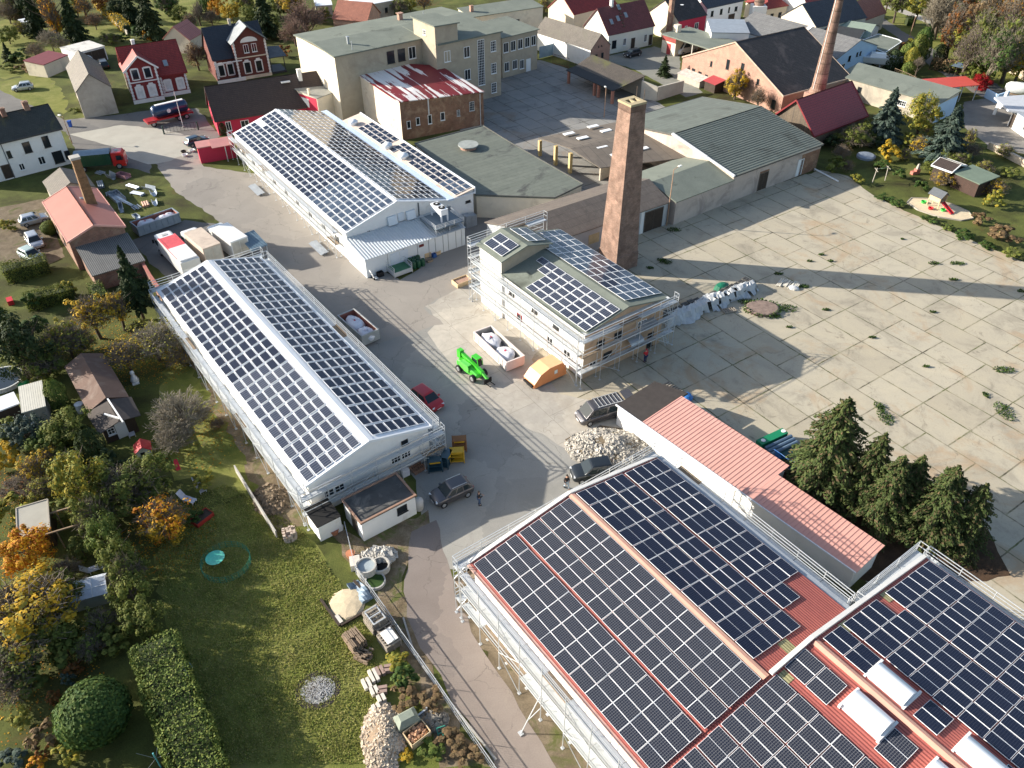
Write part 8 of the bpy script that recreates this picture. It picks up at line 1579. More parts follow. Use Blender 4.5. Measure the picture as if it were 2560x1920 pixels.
# lane fence
def fence(name, label, pts, h, step=2.5, mat=STEEL, vert=.2):
    P = [g(p) for p in pts]; o = thing(name, label, 'fence', P[0]); m = MB(); r = MB()
    d = [0]
    for a, b in zip(P[:-1], P[1:]): d.append(d[-1]+(b-a).length)
    def pos(s):
        for i in range(len(P)-1):
            if s <= d[i+1] or i == len(P)-2: t = (s-d[i])/(d[i+1]-d[i]); return P[i].lerp(P[i+1], t)-P[0]
    n = round(d[-1]/step); pm = MB(); pm.tube((0,0,0),(0,0,h+.08),.035,n=7); pm = pm.mesh('post', mat)
    for i in range(n+1): inst('post', pm, o, Matrix.Translation(pos(d[-1]*i/n)))
    for i in range(n):
        a, b = pos(d[-1]*i/n), pos(d[-1]*(i+1)/n)
        for z in (.08,h*.5,h): r.bar(a+V((0,0,z)), b+V((0,0,z)), .045 if z == h else .03)
        q = int((b-a).length/vert)
        for j in range(1, q): c = a.lerp(b, j/q); r.bar(c+V((0,0,.08)), c+V((0,0,h)), .012)
    k = r.build('mesh_panels', mat, o); k['kind'] = 'stuff'; return o
fence('mesh_fence', 'grey steel mesh fence along the curving lane', [w8(300,-250), w8(430,300), w8(640,540), w8(920,960), w8(1330,1540), (1180,1850), (1290,2010)], 1.05)
wall_px('pen_wall', 'low grey concrete slab wall of the soil pen at the long garden hall', [T(1,2,-170,760), T(1,2,-10,1020), T(1,2,185,1330)], [.9,.9,.9], .12, CONC)
wall_px('lane_kerb', 'thin raised concrete kerb between fence and lane', [w8(960,760), w8(1090,1180), w8(1290,1460), w8(1440,1659), (1240,1900)], [.1]*5, .14, CONC)
# small white garage cabin before the gable, its lean-to, cable drum, gas bottle
a, b = G_(T(1,2,935,1360)), G_(T(1,2,1390,1120)); h = thing('cabin', 'flat roofed white cabin with rust brown roof rim before the windowed gable', 'cabin', (a.x,a.y,0), ang(a,b)); W = (b-a).length
m = MB(); m.box(0,0,0,W,3.3,2.25); m.build('wall', WHITE, h); m = MB(); m.box(-.1,-.1,2.25,W+.1,3.4,2.34); m.build('roof', mk('grey_black_felt', (.07,.07,.068), .8, .3, 1, dirt=(.2,.19,.17), dscale=.6), h)
m = MB(); m.box(-.12,-.12,2.34,W+.12,.05,2.46); m.box(-.12,3.25,2.34,W+.12,3.42,2.46); m.box(-.12,.05,2.34,.05,3.25,2.46); m.box(W-.05,.05,2.34,W+.12,3.25,2.46); m.build('roof_rim', mk('rust_brown_rim', (.33,.2,.14), .8, .2, 2), h)
window(h, FW(0,0,W), W*.74, 1.1, 1.0, .8, 'd'); 
fs = type('LL', (FW,), {'__call__': lambda s, u, o, z: V((-o, 3.3-u, z))})(0,0,3.3); window(h, fs, 1.9, .05, .9, 1.9, 'gate')
p = loc(h, G_(T(1,2,620,1230))); m = MB(); m.box(-3.0,2.2,0,-.9,4.6,1.9); m.build('side_store', WHITE, h); m = MB(); m.slab([(-3.1,2.1,1.95),(-.85,2.1,1.95),(-.85,4.7,2.1),(-3.1,4.7,2.1)], .08); m.build('side_roof', DARK, h)
o = thing('gas_bottle', 'fat grey cylinder standing at the cabin corner', 'cylinder', at(1,2,1410,1080), 0); m = MB(); m.lathe([(.1,0),(.42,.1),(.45,1.1),(.3,1.3),(.1,1.4)], 14); m.build('tank', mk('pale_grey_tank', (.5,.48,.45), .5), o, True)
o = thing('plant_pot', 'terracotta tub by the cabin side store', 'pot', at(1,2,680,1290), 0); m = MB(); m.lathe([(.3,0),(.42,.5),(.4,.5),(.36,.44)], 14); m.build('pot', mk('terracotta', (.4,.16,.09), .8), o); stack('kerb_block', 'white stone beside the terracotta tub', 'block', at(1,2,735,1250), 0, .4, .35, .35, 1, 1, 1, WHITE)
o = thing('plant_pot', 'orange tub beside the fence near the concrete lump', 'pot', at(1,2,820,1490), 0); m = MB(); m.lathe([(.3,0),(.4,.45),(.36,.45)], 14); m.build('pot', mk('orange_tub', (.5,.2,.1), .7), o)
# doors and pallets by the gable
for X, Y, rz, lb, mt in ((1550,740,10,'dark blue steel rack with yellow trim beside the gable','teal'),(1650,690,70,'second dark blue steel rack standing turned','teal'),(1740,660,5,'yellow brown steel cage in front of the racks','yel'),(1760,560,5,'rust brown steel cage behind the yellow one','rust')):
    o = thing('steel_rack', lb, 'rack', at(1,2,X,Y), rad(rz)); m = MB(); mm = {'teal': paint('dark_teal', (.03,.07,.09), 0), 'yel': YELP, 'rust': mk('rust_brown_steel', (.22,.1,.04), .8, .2, 2)}[mt]
    for x in (-.65,.65):
        for y in (-.4,.4): m.box(x-.05,y-.05,0,x+.05,y+.05,1.4)
    for z in (.15,.75,1.35): m.box(-.65,-.4,z,.65,.4,z+.06)
    m.box(-.65,.38,.2,.65,.42,1.35); m.build('frame', mm, o); m = MB(); m.box(-.5,-.44,1.2,.5,-.41,1.34); m.build('trim', YELP, o)
pallets('two reddish pallets leaning near the gable door', at(1,2,1400,740), rad(40), 3, 1.3, .9, mk('reddish_pallets', (.3,.17,.11), .9, .3, 3)); stack('white_sack', 'white sack standing against the gable', 'sack', at(1,2,1290,790), rad(35), .8, .5, .8, 1, 1, 1, SACK)
# before the annex
o = thing('loading_platform', 'railed loading platform with green floor before the annex doors', 'platform', at(1,1,1240,690), rad(36)); m = MB(); m.box(-1.3,-1.1,.55,1.3,1.3,.65); m.build('deck', mk('green_floor', (.05,.16,.08), .7, .15, 2), o); m = MB()
for z in (.75,1.1,1.45): m.bar((-1.3,-1.1,z),(1.3,-1.1,z),.05) if z < .9 else None; m.bar((-1.3,-1.1,z),(-1.3,1.3,z),.05); m.bar((1.3,-1.1,z),(1.3,1.3,z),.05)
for x in (-1.3,1.3):
    for y in (-1.1,1.3): m.bar((x,y,0),(x,y,1.5),.07)
m.slab([(-1.35,-1.15,.2),(1.35,-1.15,.2),(1.35,-1.1,.75),(-1.35,-1.1,.75)], .03); m.box(-1.32,-1.1,.2,-1.28,1.3,.9); m.box(1.28,-1.1,.2,1.32,1.3,.9); m.build('railing', STEEL, o)
bx = MB(); bx.lathe([(.28,0),(.3,.05),(.3,.85),(.26,.92),(.26,.95)], 14); bm = bx.mesh('barrel', mk('dark_green_barrel', (.02,.09,.045), .4, .1, 3), True); lm = MB(); lm.lathe([(.25,.95),(.25,.99)], 14); lm = lm.mesh('lid', mk('dark_green_lid', (.015,.07,.035), .5)); A = rad(36); c = at(1,1,1395,640)
for i, (x, y) in enumerate(((-.65,-.3),(0,-.35),(.65,-.3),(-.35,.25),(.3,.25),(-.65,.8),(0,.8),(.6,.8))):
    q = V((c.x+x*math.cos(A)-y*math.sin(A), c.y+x*math.sin(A)+y*math.cos(A), 0)); o = thing('barrel', 'green plastic barrel in the tight cluster beside the loading platform', 'barrel', q, 0, 'green barrels by the annex'); inst('barrel', bm, o); inst('lid', lm, o)
for X, Y, s, lb, mt in ((1480,560,(1.0,.5,.7),'brown cardboard box behind the green barrels',TIMBER),(1570,535,(.7,.5,.5),'pale cardboard box at the annex wall',TIMBER),(1540,560,(.5,.5,.5),'blue plastic crate between the cardboard boxes',mk('blue_plastic', (.03,.1,.3), .5)),(1500,600,(.8,.5,.25),'flattened brown carton in front of the boxes',PLY),(1075,725,(.8,.6,.6),'black plastic tub beside the loading platform',BLACK)):
    o = thing('box', lb, 'box', at(1,1,X,Y), rad(36)); m = MB(); x, y, z = s; m.box(-x/2,-y/2,0,x/2,y/2,.04); 
    for k in (-1,1): m.box(-x/2,k*y/2,.04,x/2,k*(y/2-.03),z); m.box(k*x/2,-y/2+.03,.04,k*(x/2-.03),y/2-.03,z)
    m.build('sides', mt, o); m = MB(); m.box(-x/2+.03,-y/2+.03,z*.6,x/2-.03,y/2-.03,z*.62); m.build('contents', mt, o)
o = thing('hand_truck', 'white hand truck at the annex corner', 'hand truck', at(1,1,1020,750), rad(36)); m = MB()
for y in (-.25,.25): m.bar((0,y,.1),(-.4,y,1.3),.06)
for z in (.3,.7,1.1,1.3): m.bar((-.33*z,-.25,z),(-.33*z,.25,z),.05)
m.box(0,-.3,.05,.5,.3,.1); m.build('frame', FRAMEW, o); wheel(o,-.1,-.3,.14,.07,False); wheel(o,-.1,.3,.14,.07,False)
for X, Y, r, lb in ((1780,790,0,'timber box with bricks at the far corner of the solar block'),): o = thing('timber_box', lb, 'box', at(1,1,X,Y), rad(36)); m = MB(); m.box(-1.1,-.7,0,1.1,.7,.12); m.box(-1.1,-.7,.12,1.1,-.62,.6); m.box(-1.1,.62,.12,1.1,.7,.6); m.box(-1.1,-.62,.12,-1.02,.62,.6); m.box(1.02,-.62,.12,1.1,.62,.6); m.build('planks', TIMBER, o); m = MB(); m.box(-1.0,-.6,.3,1.0,.6,.45); m.build('bricks', mk('brick_fill', (.4,.25,.18), .9, .3, 4), o)
o = thing('electric_cabinet', 'pair of grey switch cabinets behind the annex end', 'cabinet', at(1,1,1850,290), rad(36)); m = MB(); m.box(-.9,-.5,0,-.02,.5,1.8); m.build('cabinet', GALV, o); m = MB(); m.box(.02,-.5,0,.9,.5,1.6); m.build('cabinet', GALV, o)
# wrapped stack of plates in the slab yard
FW_ = mk('grey_formwork', (.13,.125,.115), .9, .35, 2); FILM = mk('white_film', (.46,.47,.47), .35, .12, 2, bump=.5)
row = [G_(Z(1500,650,640,X,Y)) for X, Y in ((640,500),(800,430),(960,370),(1110,310),(1230,250))]
lbs = ['film wrapped stack of grey formwork panels nearest the solar block','grey formwork stack second in the film wrapped row','grey formwork stack in the middle of the film wrapped row','grey formwork stack fourth in the row by the green film','grey formwork stack at the far end of the row']
for i, p in enumerate(row):
    o = thing('formwork_stack', lbs[i], 'formwork', p, rad(30+i*3), 'formwork stacks under white film'); m = MB(); RN.seed(i+60)
    for k in range(3):
        for j in range(4): x = -1.35+k*.92+RN.gauss(0,.06); m.box(x,-.9+RN.gauss(0,.08),j*.24,x+.8,.75+RN.gauss(0,.08),j*.24+.2)
        for j in range(5): m.bar((-1.35+k*.92,-.8+j*.35,1.0),(-.6+k*.92,-.8+j*.35,1.0),.07)
    m.build('panels', FW_, o)
o = thing('plastic_film', 'long crumpled white film draped over the row of formwork stacks', 'film', row[0], ang(row[0], row[4])); Lr = (row[4]-row[0]).length; RN.seed(14); rg = []; ns = 46
for q in range(ns+1):
    x = -2.2+(Lr+3.6)*q/ns; k = .5+.5*math.sin(x*.9)*math.cos(x*.37+1); tf = -.75+.95*k; r_ = []
    for yy, zz in ((-1.75-.35*math.sin(x*1.3),.04),(-1.35,.45),(-1.05,1.1),(-.5,1.22),(tf*.5-.1,1.2),(tf,1.14),(tf+.35,1.08)): r_.append((x+RN.gauss(0,.08), yy+RN.gauss(0,.09), max(.03, zz*(1 if .5 < q < ns-.5 else .3)+RN.gauss(0,.07))))
    rg.append(r_)
m = MB()
for a, b in zip(rg[:-1], rg[1:]):
    for j in range(6):
        if RN.random() > .1 or j > 2: m.quad(a[j], b[j], b[j+1], a[j+1])
k = m.build('sheet', FILM, o); k.modifiers.new('s','SOLIDIFY').thickness = .02
o = thing('green_sheet', 'crumpled dark green film over the formwork row', 'sheet', G_(Z(1500,650,640,1050,270)), rad(30)); m = MB(); m.lathe([(1,0),(.95,.5),(.7,.95),(.25,1.15)], 12, sx=1.2, sy=.9); m.build('film', mk('green_film', (.01,.13,.07), .4, .25, 3, bump=.4), o)
pallets('few loose slats lying beside the formwork row', G_(Z(1500,650,640,1110,445)), rad(20), 2, 1.6, .9)
o = thing('brick_island', 'round raised bed of broken brick and moss in the slab yard', 'raised bed', G_(Z(1500,650,640,1400,430)), 0); m = MB(); m.lathe([(1,0),(1,.35),(.9,.42),(.1,.46)], 18, sx=2.0, sy=1.6); m.build('rim', mk('broken_brick', (.22,.16,.13), .95, .4, 2), o); RN.seed(8); m = MB()
for i in range(260): a, q = RN.random()*2*PI, RN.random(); _leafquad(m, V((2.2*math.cos(a)*(.8+.3*q), 1.7*math.sin(a)*(.8+.3*q), .1+.4*RN.random())), rv(), .13, .8)
k = m.build('plants', L_GRN, o); k['kind'] = 'stuff'
o = thing('white_plank_pile', 'loose pile of white planks and film on the slabs', 'planks', G_(Z(1500,650,640,1620,215)), rad(-30)); m = MB(); RN.seed(12)
for i in range(16): m.bar((-1.2+i*.16,-.9+RN.gauss(0,.15),.08+.02*(i%4)),(-1.0+i*.16+RN.gauss(0,.15),.7+RN.gauss(0,.15),.3+.02*(i%4)),.12,.05)
m.build('planks', mk('whitewashed_planks', (.6,.56,.47), .85, .2, 3), o); m = MB(); m.lathe([(1,0),(.8,.25),(.3,.4)], 10, (.9,-.5,0), .75, .5); m.build('film', FILM, o)
# behind the salmon building
o = thing('pallet_of_slats', 'bundle of grey slats and blue bag behind the dark felt roof end', 'pallet', at(2,2,1400,60), rad(-50)); m = MB()
for i in range(8): m.bar((-1.2+i*.28,-.5,.3),(-1.2+i*.28,.5,.3),.14)
m.box(-1.2,-.5,0,1.1,.5,.22); m.build('slats', mk('grey_pallet_wood', (.3,.26,.21)), o); m = MB(); m.lathe([(.6,0),(.65,.3),(.4,.6),(.1,.7)], 12, (1.7,0,0)); m.build('blue_bag', mk('blue_bag', (.03,.16,.45), .5, .2, 3), o)
o = thing('wind_turbine_crates', 'stack of green boards and long blue bins behind the salmon roof', 'bins', at(3,2,40,480,.6), rad(30)); m = MB(); m.box(-1.8,-.35,0,1.6,.45,1.05); m.build('green_board', mk('emerald_board', (.01,.2,.09), .5, .1, 2), o)
m = MB(); m.tube((1.35,.05,1.05),(1.35,.05,1.1),.22,n=14); m.tube((-1.3,.05,1.05),(-1.3,.05,1.1),.22,n=14); m.build('white_disc', FRAMEW, o); m = MB()
for j in range(3): m.tube((-1.6,-.65-j*.4,.75-j*.08),(1.8,-.65-j*.4,.75-j*.08),.19,n=8)
m.build('pipes', mk('steel_blue', (.12,.18,.25), .4, .1, 2), o); m = MB(); m.box(-1.5,-2.4,0,1.4,-1.6,.5); m.build('bin', mk('dark_teal_bin', (.02,.07,.065), .5, .2, 2), o); o.name = 'storage_bins'
o = thing('blue_tarpaulin', 'bright blue tarpaulin hung at the end of the salmon roof step', 'tarpaulin', at(3,2,190,780), rad(-50)); m = MB(); RN.seed(3)
ring_ = [[(x, -.5+.25*k+.1*math.sin(x*3+k), [2.1,1.9,1.3,.6,.05][k]) for k in range(5)] for x in (-2,-1.2,-.4,.4,1.2,2)]
for a, b in zip(ring_[:-1], ring_[1:]):
    for j in range(4): m.quad(a[j], b[j], b[j+1], a[j+1])
k = m.build('sheet', mk('blue_tarp', (.03,.17,.5), .5, .2, 3, bump=.3), o); k.modifiers.new('s','SOLIDIFY').thickness = .03
sheet('spruce_soil', P_(T(3,2,70,760),T(3,2,330,740),T(3,2,700,1000),T(3,2,1300,1250),T(3,2,1900,1250),T(3,2,2100,1659),T(3,2,1200,1800),T(3,2,700,1659)), .016, mk_ground('needle_litter', [(.3,(.045,.028,.018)),(.7,(.1,.06,.035))], .8, .3, 8, .5))
# scrap metal field
RN.seed(21); sc_l = ['corrugated zinc panels','bent gutter pieces','pink faded sheet','window frame','grey trough','flat box section','short ladder piece','folded roofing','long steel channel','aluminium sheet','white door panel','bundle of rods','copper toned box','pale trough','light wavy sheet','dented cover']
pos_ = [(900,1500),(960,1540),(1060,1540),(860,1590),(930,1630),(1130,1620),(1280,1650)]
k = 0
for c_, r_, X, Y, L, W, H in [(0,0,870,1600,2.6,.9,.5),(0,0,960,1540,1.8,1.0,.9),(0,0,1070,1530,2.2,1.1,.6),(0,0,870,1500,1.6,.8,.5),(0,0,1150,1620,2.4,.7,.4),(0,0,1290,1640,2.0,.9,.6),(0,1,1010,50,3.6,1.6,.5),(0,1,1080,90,4.5,.35,.4),(0,1,1190,20,2.2,.9,.5),(0,1,1330,20,1.7,.9,.5),(0,1,1050,150,2.6,.6,.6),(0,1,1180,140,1.6,.9,.6),(0,1,1260,110,1.7,1.0,.5),(0,1,1340,100,1.8,.7,.4),(0,1,1180,220,1.2,.7,.4),(0,1,960,20,1.6,1.2,.5)]:
    lb = sc_l[k]; o = thing('scrap_metal', '%s in the scrap field beside the brick workshop' % lb, 'scrap metal', at(c_,r_,X,Y), rad(RN.uniform(-70,-20)), 'scrap metal pieces'); m = MB(); cc = RN.choice([(.5,.55,.6),(.35,.4,.46),(.6,.63,.65),(.26,.3,.34)])
    if k == 2: cc = (.36,.2,.22)
    if k == 12: cc = (.6,.36,.26)
    t = k % 4
    if t == 0:
        for i in range(6): m.slab([(-L/2,-W/2+i*W/6,.2+.1*(i%2)),(L/2,-W/2+i*W/6,.25+.1*(i%2)),(L/2,-W/2+(i+1)*W/6,.25+.1*((i+1)%2)),(-L/2,-W/2+(i+1)*W/6,.2+.1*((i+1)%2))], .03)
        m.box(-L/2,-W/2,0,-L/2+.15,W/2,.18); m.box(L/2-.15,-W/2,0,L/2,W/2,.18)
    elif t == 1:
        for s in (-1,1): m.slab([(-L/2,s*W/2,H),(L/2,s*W/2,H),(L/2,s*W*.2,.05),(-L/2,s*W*.2,.05)], .03)
        m.box(-L/2,-W*.2,0,L/2,W*.2,.05)
    elif t == 2:
        m.box(-L/2,-W/2,0,L/2,W/2,.08); m.box(-L/2,-W/2,.08,L/2,-W/2+.06,H); m.box(-L/2,W/2-.06,.08,L/2,W/2,H); m.box(-L/2,-W/2+.06,.08,-L/2+.06,W/2-.06,H)
    else:
        for i in range(5): m.bar((-L/2,-W/2+i*W/4,.1+.08*(i%3)),(L/2,-W/2+i*W/4+RN.gauss(0,.1),.12+.08*((i+1)%3)),.14,.08)
    m.build('metal', mk('scrap_%d' % (k % 5) if k not in (2,12) else 'scrap_tint_%d' % k, cc, .4, .2, 2, metal=.35), o); k += 1
wall_px('brick_wall', 'long red brick boundary wall between truck row and workshop', [T(0,1,1175,560), T(0,1,1330,830), T(0,1,1420,960)], [1.9,1.9,1.9], .3, BRICK, cap=mk('red_coping', (.35,.13,.1), .8, .2, 2))
# ------------------------------------------------------------------ garden things
def chalet():
    a, b = g(T(0,2,760,245), 2.3), g(T(0,2,1115,110), 2.3); W = (b-a).length
    h = house('chalet', 'brown felt roofed garden chalet with porch roof and white gutter pieces', 'chalet', a, b, 9.2, 2.3, 3.2, DARKW, mk('brown_felt_roof', (.13,.08,.06), .85, .15, 1, dirt=(.2,.15,.12), dscale=.5), ridge='y', ov=.25)
    m = MB(); m.slab([(-.2,-.05,2.25),(W/2,-.05,2.95),(W/2,-3.6,2.6),(.0,-3.6,2.0)], .08); m.slab([(W/2,-.05,2.95),(W+.2,-.05,2.25),(W+.1,-3.2,2.0),(W/2,-3.6,2.6)], .08); m.build('porch_roof', mk('grey_brown_felt', (.075,.062,.055), .85, .2, 1), h)
    m = MB(); m.box(.4,-2.9,0,W-.5,0,1.9); m.build('porch', DARKW, h); m = MB(); m.bar((W/2+.1,-.1,3.05),(W/2+.3,-4.2,2.75),.14); m.bar((W/2-.8,-1.8,2.7),(W/2+.2,-3.4,2.72),.16); m.build('white_boards', FRAMEW, h)
    window(h, FW(.4,-2.9,W), 1.6, .05, .9, 1.9, 'door'); window(h, FW(.4,-2.9,W), .7, .9, .7, .8, 'm'); return h
chalet()
a, b = g(T(0,2,0,230), 2.3), g(T(0,2,170,165), 2.3); A = ang(a,b)
h = house('garden_shed', 'long white roofed garden shed with brown slat front at the left edge', 'shed', a - V((math.cos(A),math.sin(A),0))*3, b, 2.2, 2.3, 2.4, DARKW, WMETAL, kind='mono', ridge='y', ov=.15)
a, b = g(T(0,2,185,250), 2.4), g(T(0,2,395,190), 2.4)
house('garden_shed', 'pale corrugated roof shelter joined to the long white roofed shed', 'shed', a, b, 4.4, 2.4, 2.6, GREYR, mk_rows('pale_corrugated', (.6,.58,.5), (.56,.54,.46), 20, .2, (.4,.38,.33), .03, .12), kind='mono', ridge='y', ov=.15)
for X, Y, lb in ((245,280,'white water butt lid beside the pale shelter, upper of two'),(240,340,'white water butt lid, lower of two')): o = thing('water_butt', lb, 'barrel', at(0,2,X,Y,.9), 0, 'white lidded water butts'); m = MB(); m.lathe([(.5,0),(.58,.5),(.52,.9)], 14); m.build('barrel', mk('blue_barrel', (.04,.12,.2), .5), o); m = MB(); m.lathe([(.56,.9),(.5,.97),(.1,1.0)], 14); m.build('lid', FRAMEW, o)
o = thing('water_butt', 'white rain barrel at the chalet corner', 'barrel', at(0,2,695,210,.5), 0); m = MB(); m.lathe([(.4,0),(.46,.5),(.42,1.1)], 14); m.build('barrel', WHITEP, o); m = MB(); m.lathe([(.44,1.1),(.1,1.16)], 14); m.build('lid', FRAMEW, o)
a, b = g(T(0,2,150,1335), 2.2), g(T(0,2,430,1250), 2.2)
h = house('garden_shed', 'shed with pale grey felt roof and dark lean-to frame between golden trees', 'shed', a, b, 3.4, 2.2, 2.5, DARKW, mk('pale_grey_felt', (.4,.38,.32), .85, .1, 1), kind='mono', ridge='y', ov=.1, trim=GREYR)
o = thing('pergola', 'dark empty pergola frame beside the pale grey felt shed', 'pergola', at(0,2,560,1330), rad(25)); m = MB()
for x in (-2,0,2):
    for y in (-1.2,1.2): m.bar((x,y,0),(x,y,2.1),.1)
for y in (-1.2,1.2): m.bar((-2.2,y,2.15),(2.2,y,2.15),.12)
m.build('beams', WOOD, o)
o = thing('playhouse', 'toy playhouse with red roof on the lawn below the chalet', 'playhouse', at(0,2,1255,610), rad(25)); m = MB(); m.box(-.65,-.55,0,.65,.55,1.0); m.add([(-.65,-.55,1),(.65,-.55,1),(0,-.55,1.5),(-.65,.55,1),(.65,.55,1),(0,.55,1.5)], [(0,1,2),(5,4,3),(0,3,4,1)]); m.build('wall', mk('pale_plastic', (.62,.6,.52), .5), o); m = MB(); m.slab([(-.8,-.7,.92),(0,-.7,1.55),(0,.7,1.55),(-.8,.7,.92)], .05); m.slab([(0,-.7,1.55),(.8,-.7,.92),(.8,.7,.92),(0,.7,1.55)], .05); m.build('roof', mk('toy_red', (.6,.03,.04), .4), o); m = MB(); m.box(-.3,-.57,.35,.1,-.55,.8); m.build('window', DARK, o); m = MB(); m.box(.65,-.4,.1,.68,.4,.95); m.build('side_panel', mk('lime_plastic', (.4,.45,.05), .5), o)
o = thing('toy_slide', 'small red and green toy slide on the lawn', 'slide', at(0,2,1540,730), rad(-60)); m = MB(); m.slab([(-.6,-.2,.7),(-.6,.2,.7),(.3,.2,.05),(.3,-.2,.05)], .05); m.build('chute', mk('toy_red', (.6,.03,.04)), o); m = MB()
for s in (-.22,.22): m.bar((-.6,s,.7),(-1.1,s,0),.08); 
for q in (.25,.5,.75): m.bar((-.6-.5*q,-.22,.7*(1-q)),(-.6-.5*q,.22,.7*(1-q)),.07)
m.build('ladder', mk('toy_green', (.05,.5,.08), .4), o)
def lounger(label, P, rz, cat='lounger'):
    o = thing('deck_chair', label, cat, P, rz, 'pale loungers on the lawn'); m = MB(); m.slab([(-.3,-.3,.35),(.9,-.3,.3),(.9,.3,.3),(-.3,.3,.35)], .05); m.build('seat', mk('lilac_plastic', (.5,.5,.55), .5), o); m = MB(); m.slab([(-.3,-.3,.35),(-.3,.3,.35),(-.75,.3,1.0),(-.75,-.3,1.0)], .05); m.build('backrest', mk('lilac_plastic', (.5,.5,.55)), o)
    for x in (-.2,.8):
        for y in (-.27,.27): m = MB(); m.bar((x,y,0),(x,y,.32),.05); m.build('leg', FRAMEW, o)
    return o
lounger('pale lounger under the light green bush', at(0,2,1730,900), rad(-50)); lounger('pale lounger beside the glowing maple', at(0,2,1620,1010), rad(-20)); lounger('white bench chair in front of the chalet porch', at(0,2,1135,420), rad(-60)); lounger('white garden chair by the cypress row', at(0,2,805,1620), rad(30))
o = thing('statue', 'white plastic garden figure beside the chalet', 'figure', at(0,1,1170,1640), rad(-60)); m = MB(); m.lathe([(.4,0),(.45,.3),(.3,.7),(.16,.95),(.24,1.15),(.2,1.4),(.05,1.5)], 12); m.build('figure', WHITEP, o, True); m = MB(); m.box(-.6,-.35,0,.6,.35,.12); m.build('base', WHITEP, o)
bush('light green bush beside the pale loungers', at(0,2,1740,840,.6), 1.4, 2.4, L_YGR, 'bush')
o = thing('raised_bed', 'red framed raised bed with green plants beside the glowing maple', 'raised bed', at(0,2,1750,1170), rad(55)); m = MB(); 
for s in (-1,1): m.box(-.9,s*.55,0,.9,s*.5,.45); m.box(s*.9,-.55,0,s*.85,.55,.45)
m.build('frame', mk('red_boards', (.35,.03,.02), .7), o); m = MB(); m.box(-.84,-.49,.2,.84,.49,.35); m.build('soil', DARKW, o)
bush('leafy green herb filling the raised bed side', at(0,2,1680,1150,.4), 1.0, 1.8, L_GRN, 'bush')
o = thing('bird_bath', 'round turquoise dish on a post inside the netting ring', 'bird bath', at(0,2,1880,1560), 0); m = MB(); m.lathe([(.05,0),(.05,.75)], 8); m.build('post', STEEL, o); m = MB(); m.lathe([(.2,.72),(.75,.86),(.78,.92),(.7,.9),(.3,.8)], 20); m.build('dish', mk('turquoise_plastic', (.1,.5,.38), .4), o)
o = thing('net_fence', 'ring of green netting round the turquoise dish', 'net', at(0,2,1960,1560), 0); m = MB(); n = 24
for i in range(n):
    a, b = [V((2.0*math.cos(2*PI*k/n), 1.9*math.sin(2*PI*k/n), 0)) for k in (i, i+1)]
    for z in (.1,.3,.5,.7): m.bar(a+V((0,0,z)), b+V((0,0,z+RN.gauss(0,.02))), .018)
    m.bar(a, a+V((0,0,.75)), .03)
m.build('netting', mk('green_net', (.02,.22,.14), .6), o)
o = thing('greenhouse', 'small greenhouse with milky panels beside the cypress row', 'greenhouse', at(0,3,790,200), rad(20)); m = MB(); m.box(-1.5,-.9,0,1.5,.9,1.3); m.build('wall', mk('milky_wall', (.3,.33,.3), .4), o); m = MB(); m.slab([(-1.6,-1.0,1.3),(1.6,-1.0,1.3),(1.6,.3,2.0),(-1.6,.3,2.0)], .04); m.slab([(-1.6,.3,2.0),(1.6,.3,2.0),(1.6,1.0,1.5),(-1.6,1.0,1.5)], .04); m.build('roof', mk('milky_panel', (.55,.6,.68), .3), o); m = MB()
for x in (-1.6,-.53,.53,1.6): m.bar((x,-1.0,1.33),(x,.3,2.03),.05)
m.bar((-1.6,-.35,1.68),(1.6,-.35,1.68),.04); m.build('glazing_bar', WMETAL, o)
o = thing('clothes_dryer', 'turquoise pole of a rotary clothes dryer at the lower edge', 'clothes dryer', at(0,3,1390,1650), 0); m = MB(); m.tube((0,0,0),(0,0,1.9),.05,n=8); m.build('pole', mk('turquoise_pole', (.15,.5,.55), .4), o); m = MB()
for i in range(4): a = i*PI/2; m.bar((0,0,1.2),(1.1*math.cos(a),1.1*math.sin(a),1.9),.012)
m.build('arm', STEEL, o)
o = thing('blue_tub', 'pale blue tub in the shade of the long clipped hedge', 'tub', at(0,3,1620,830), rad(-60)); m = MB(); m.lathe([(.3,0),(.45,.4),(.42,.4),(.3,.1)], 14, sx=1.4); m.build('tub', mk('pale_blue_plastic', (.3,.42,.46), .4), o)
o = thing('bird_house', 'pale bird table among the yellow leaves', 'bird table', at(0,3,225,720), rad(30)); m = MB(); m.bar((0,0,0),(0,0,1.2),.1); m.build('post', WOOD, o); m = MB(); m.slab([(-.5,-.4,1.4),(.5,-.4,1.4),(.5,0,1.75),(-.5,0,1.75)], .04); m.slab([(-.5,0,1.75),(.5,0,1.75),(.5,.4,1.4),(-.5,.4,1.4)], .04); m.build('roof', TIMBER, o); m = MB(); m.box(-.35,-.3,1.2,.35,.3,1.3); m.build('tray', WOOD, o)
o = thing('round_pool', 'dark round pool with white rim at the left edge', 'pool', at(0,1,30,1640), 0); m = MB(); m.lathe([(2.2,0),(2.2,.5),(2.05,.5),(2.05,.3)], 26); m.build('rim', mk('pool_rim', (.5,.52,.52), .5), o); m = MB(); m.lathe([(2.06,.3),(2.06,.36)], 26); m.build('water', mk_glass('pool_water', (.02,.03,.04)), o)
o = thing('green_tarpaulin', 'bright green tarpaulin beside the round pool', 'tarpaulin', at(0,1,160,1640), rad(-30)); m = MB(); m.lathe([(1,0),(.8,.25),(.3,.35)], 12, sx=1.6, sy=.8); m.build('sheet', mk('green_tarp', (.03,.3,.1), .5, .2, 3, bump=.3), o)
stack('red_chest', 'bright red garden chest under the dark conifer', 'chest', at(0,1,95,960), rad(-55), 1.2, .7, .6, 1, 1, 1, mk('chest_red', (.5,.02,.03), .5))
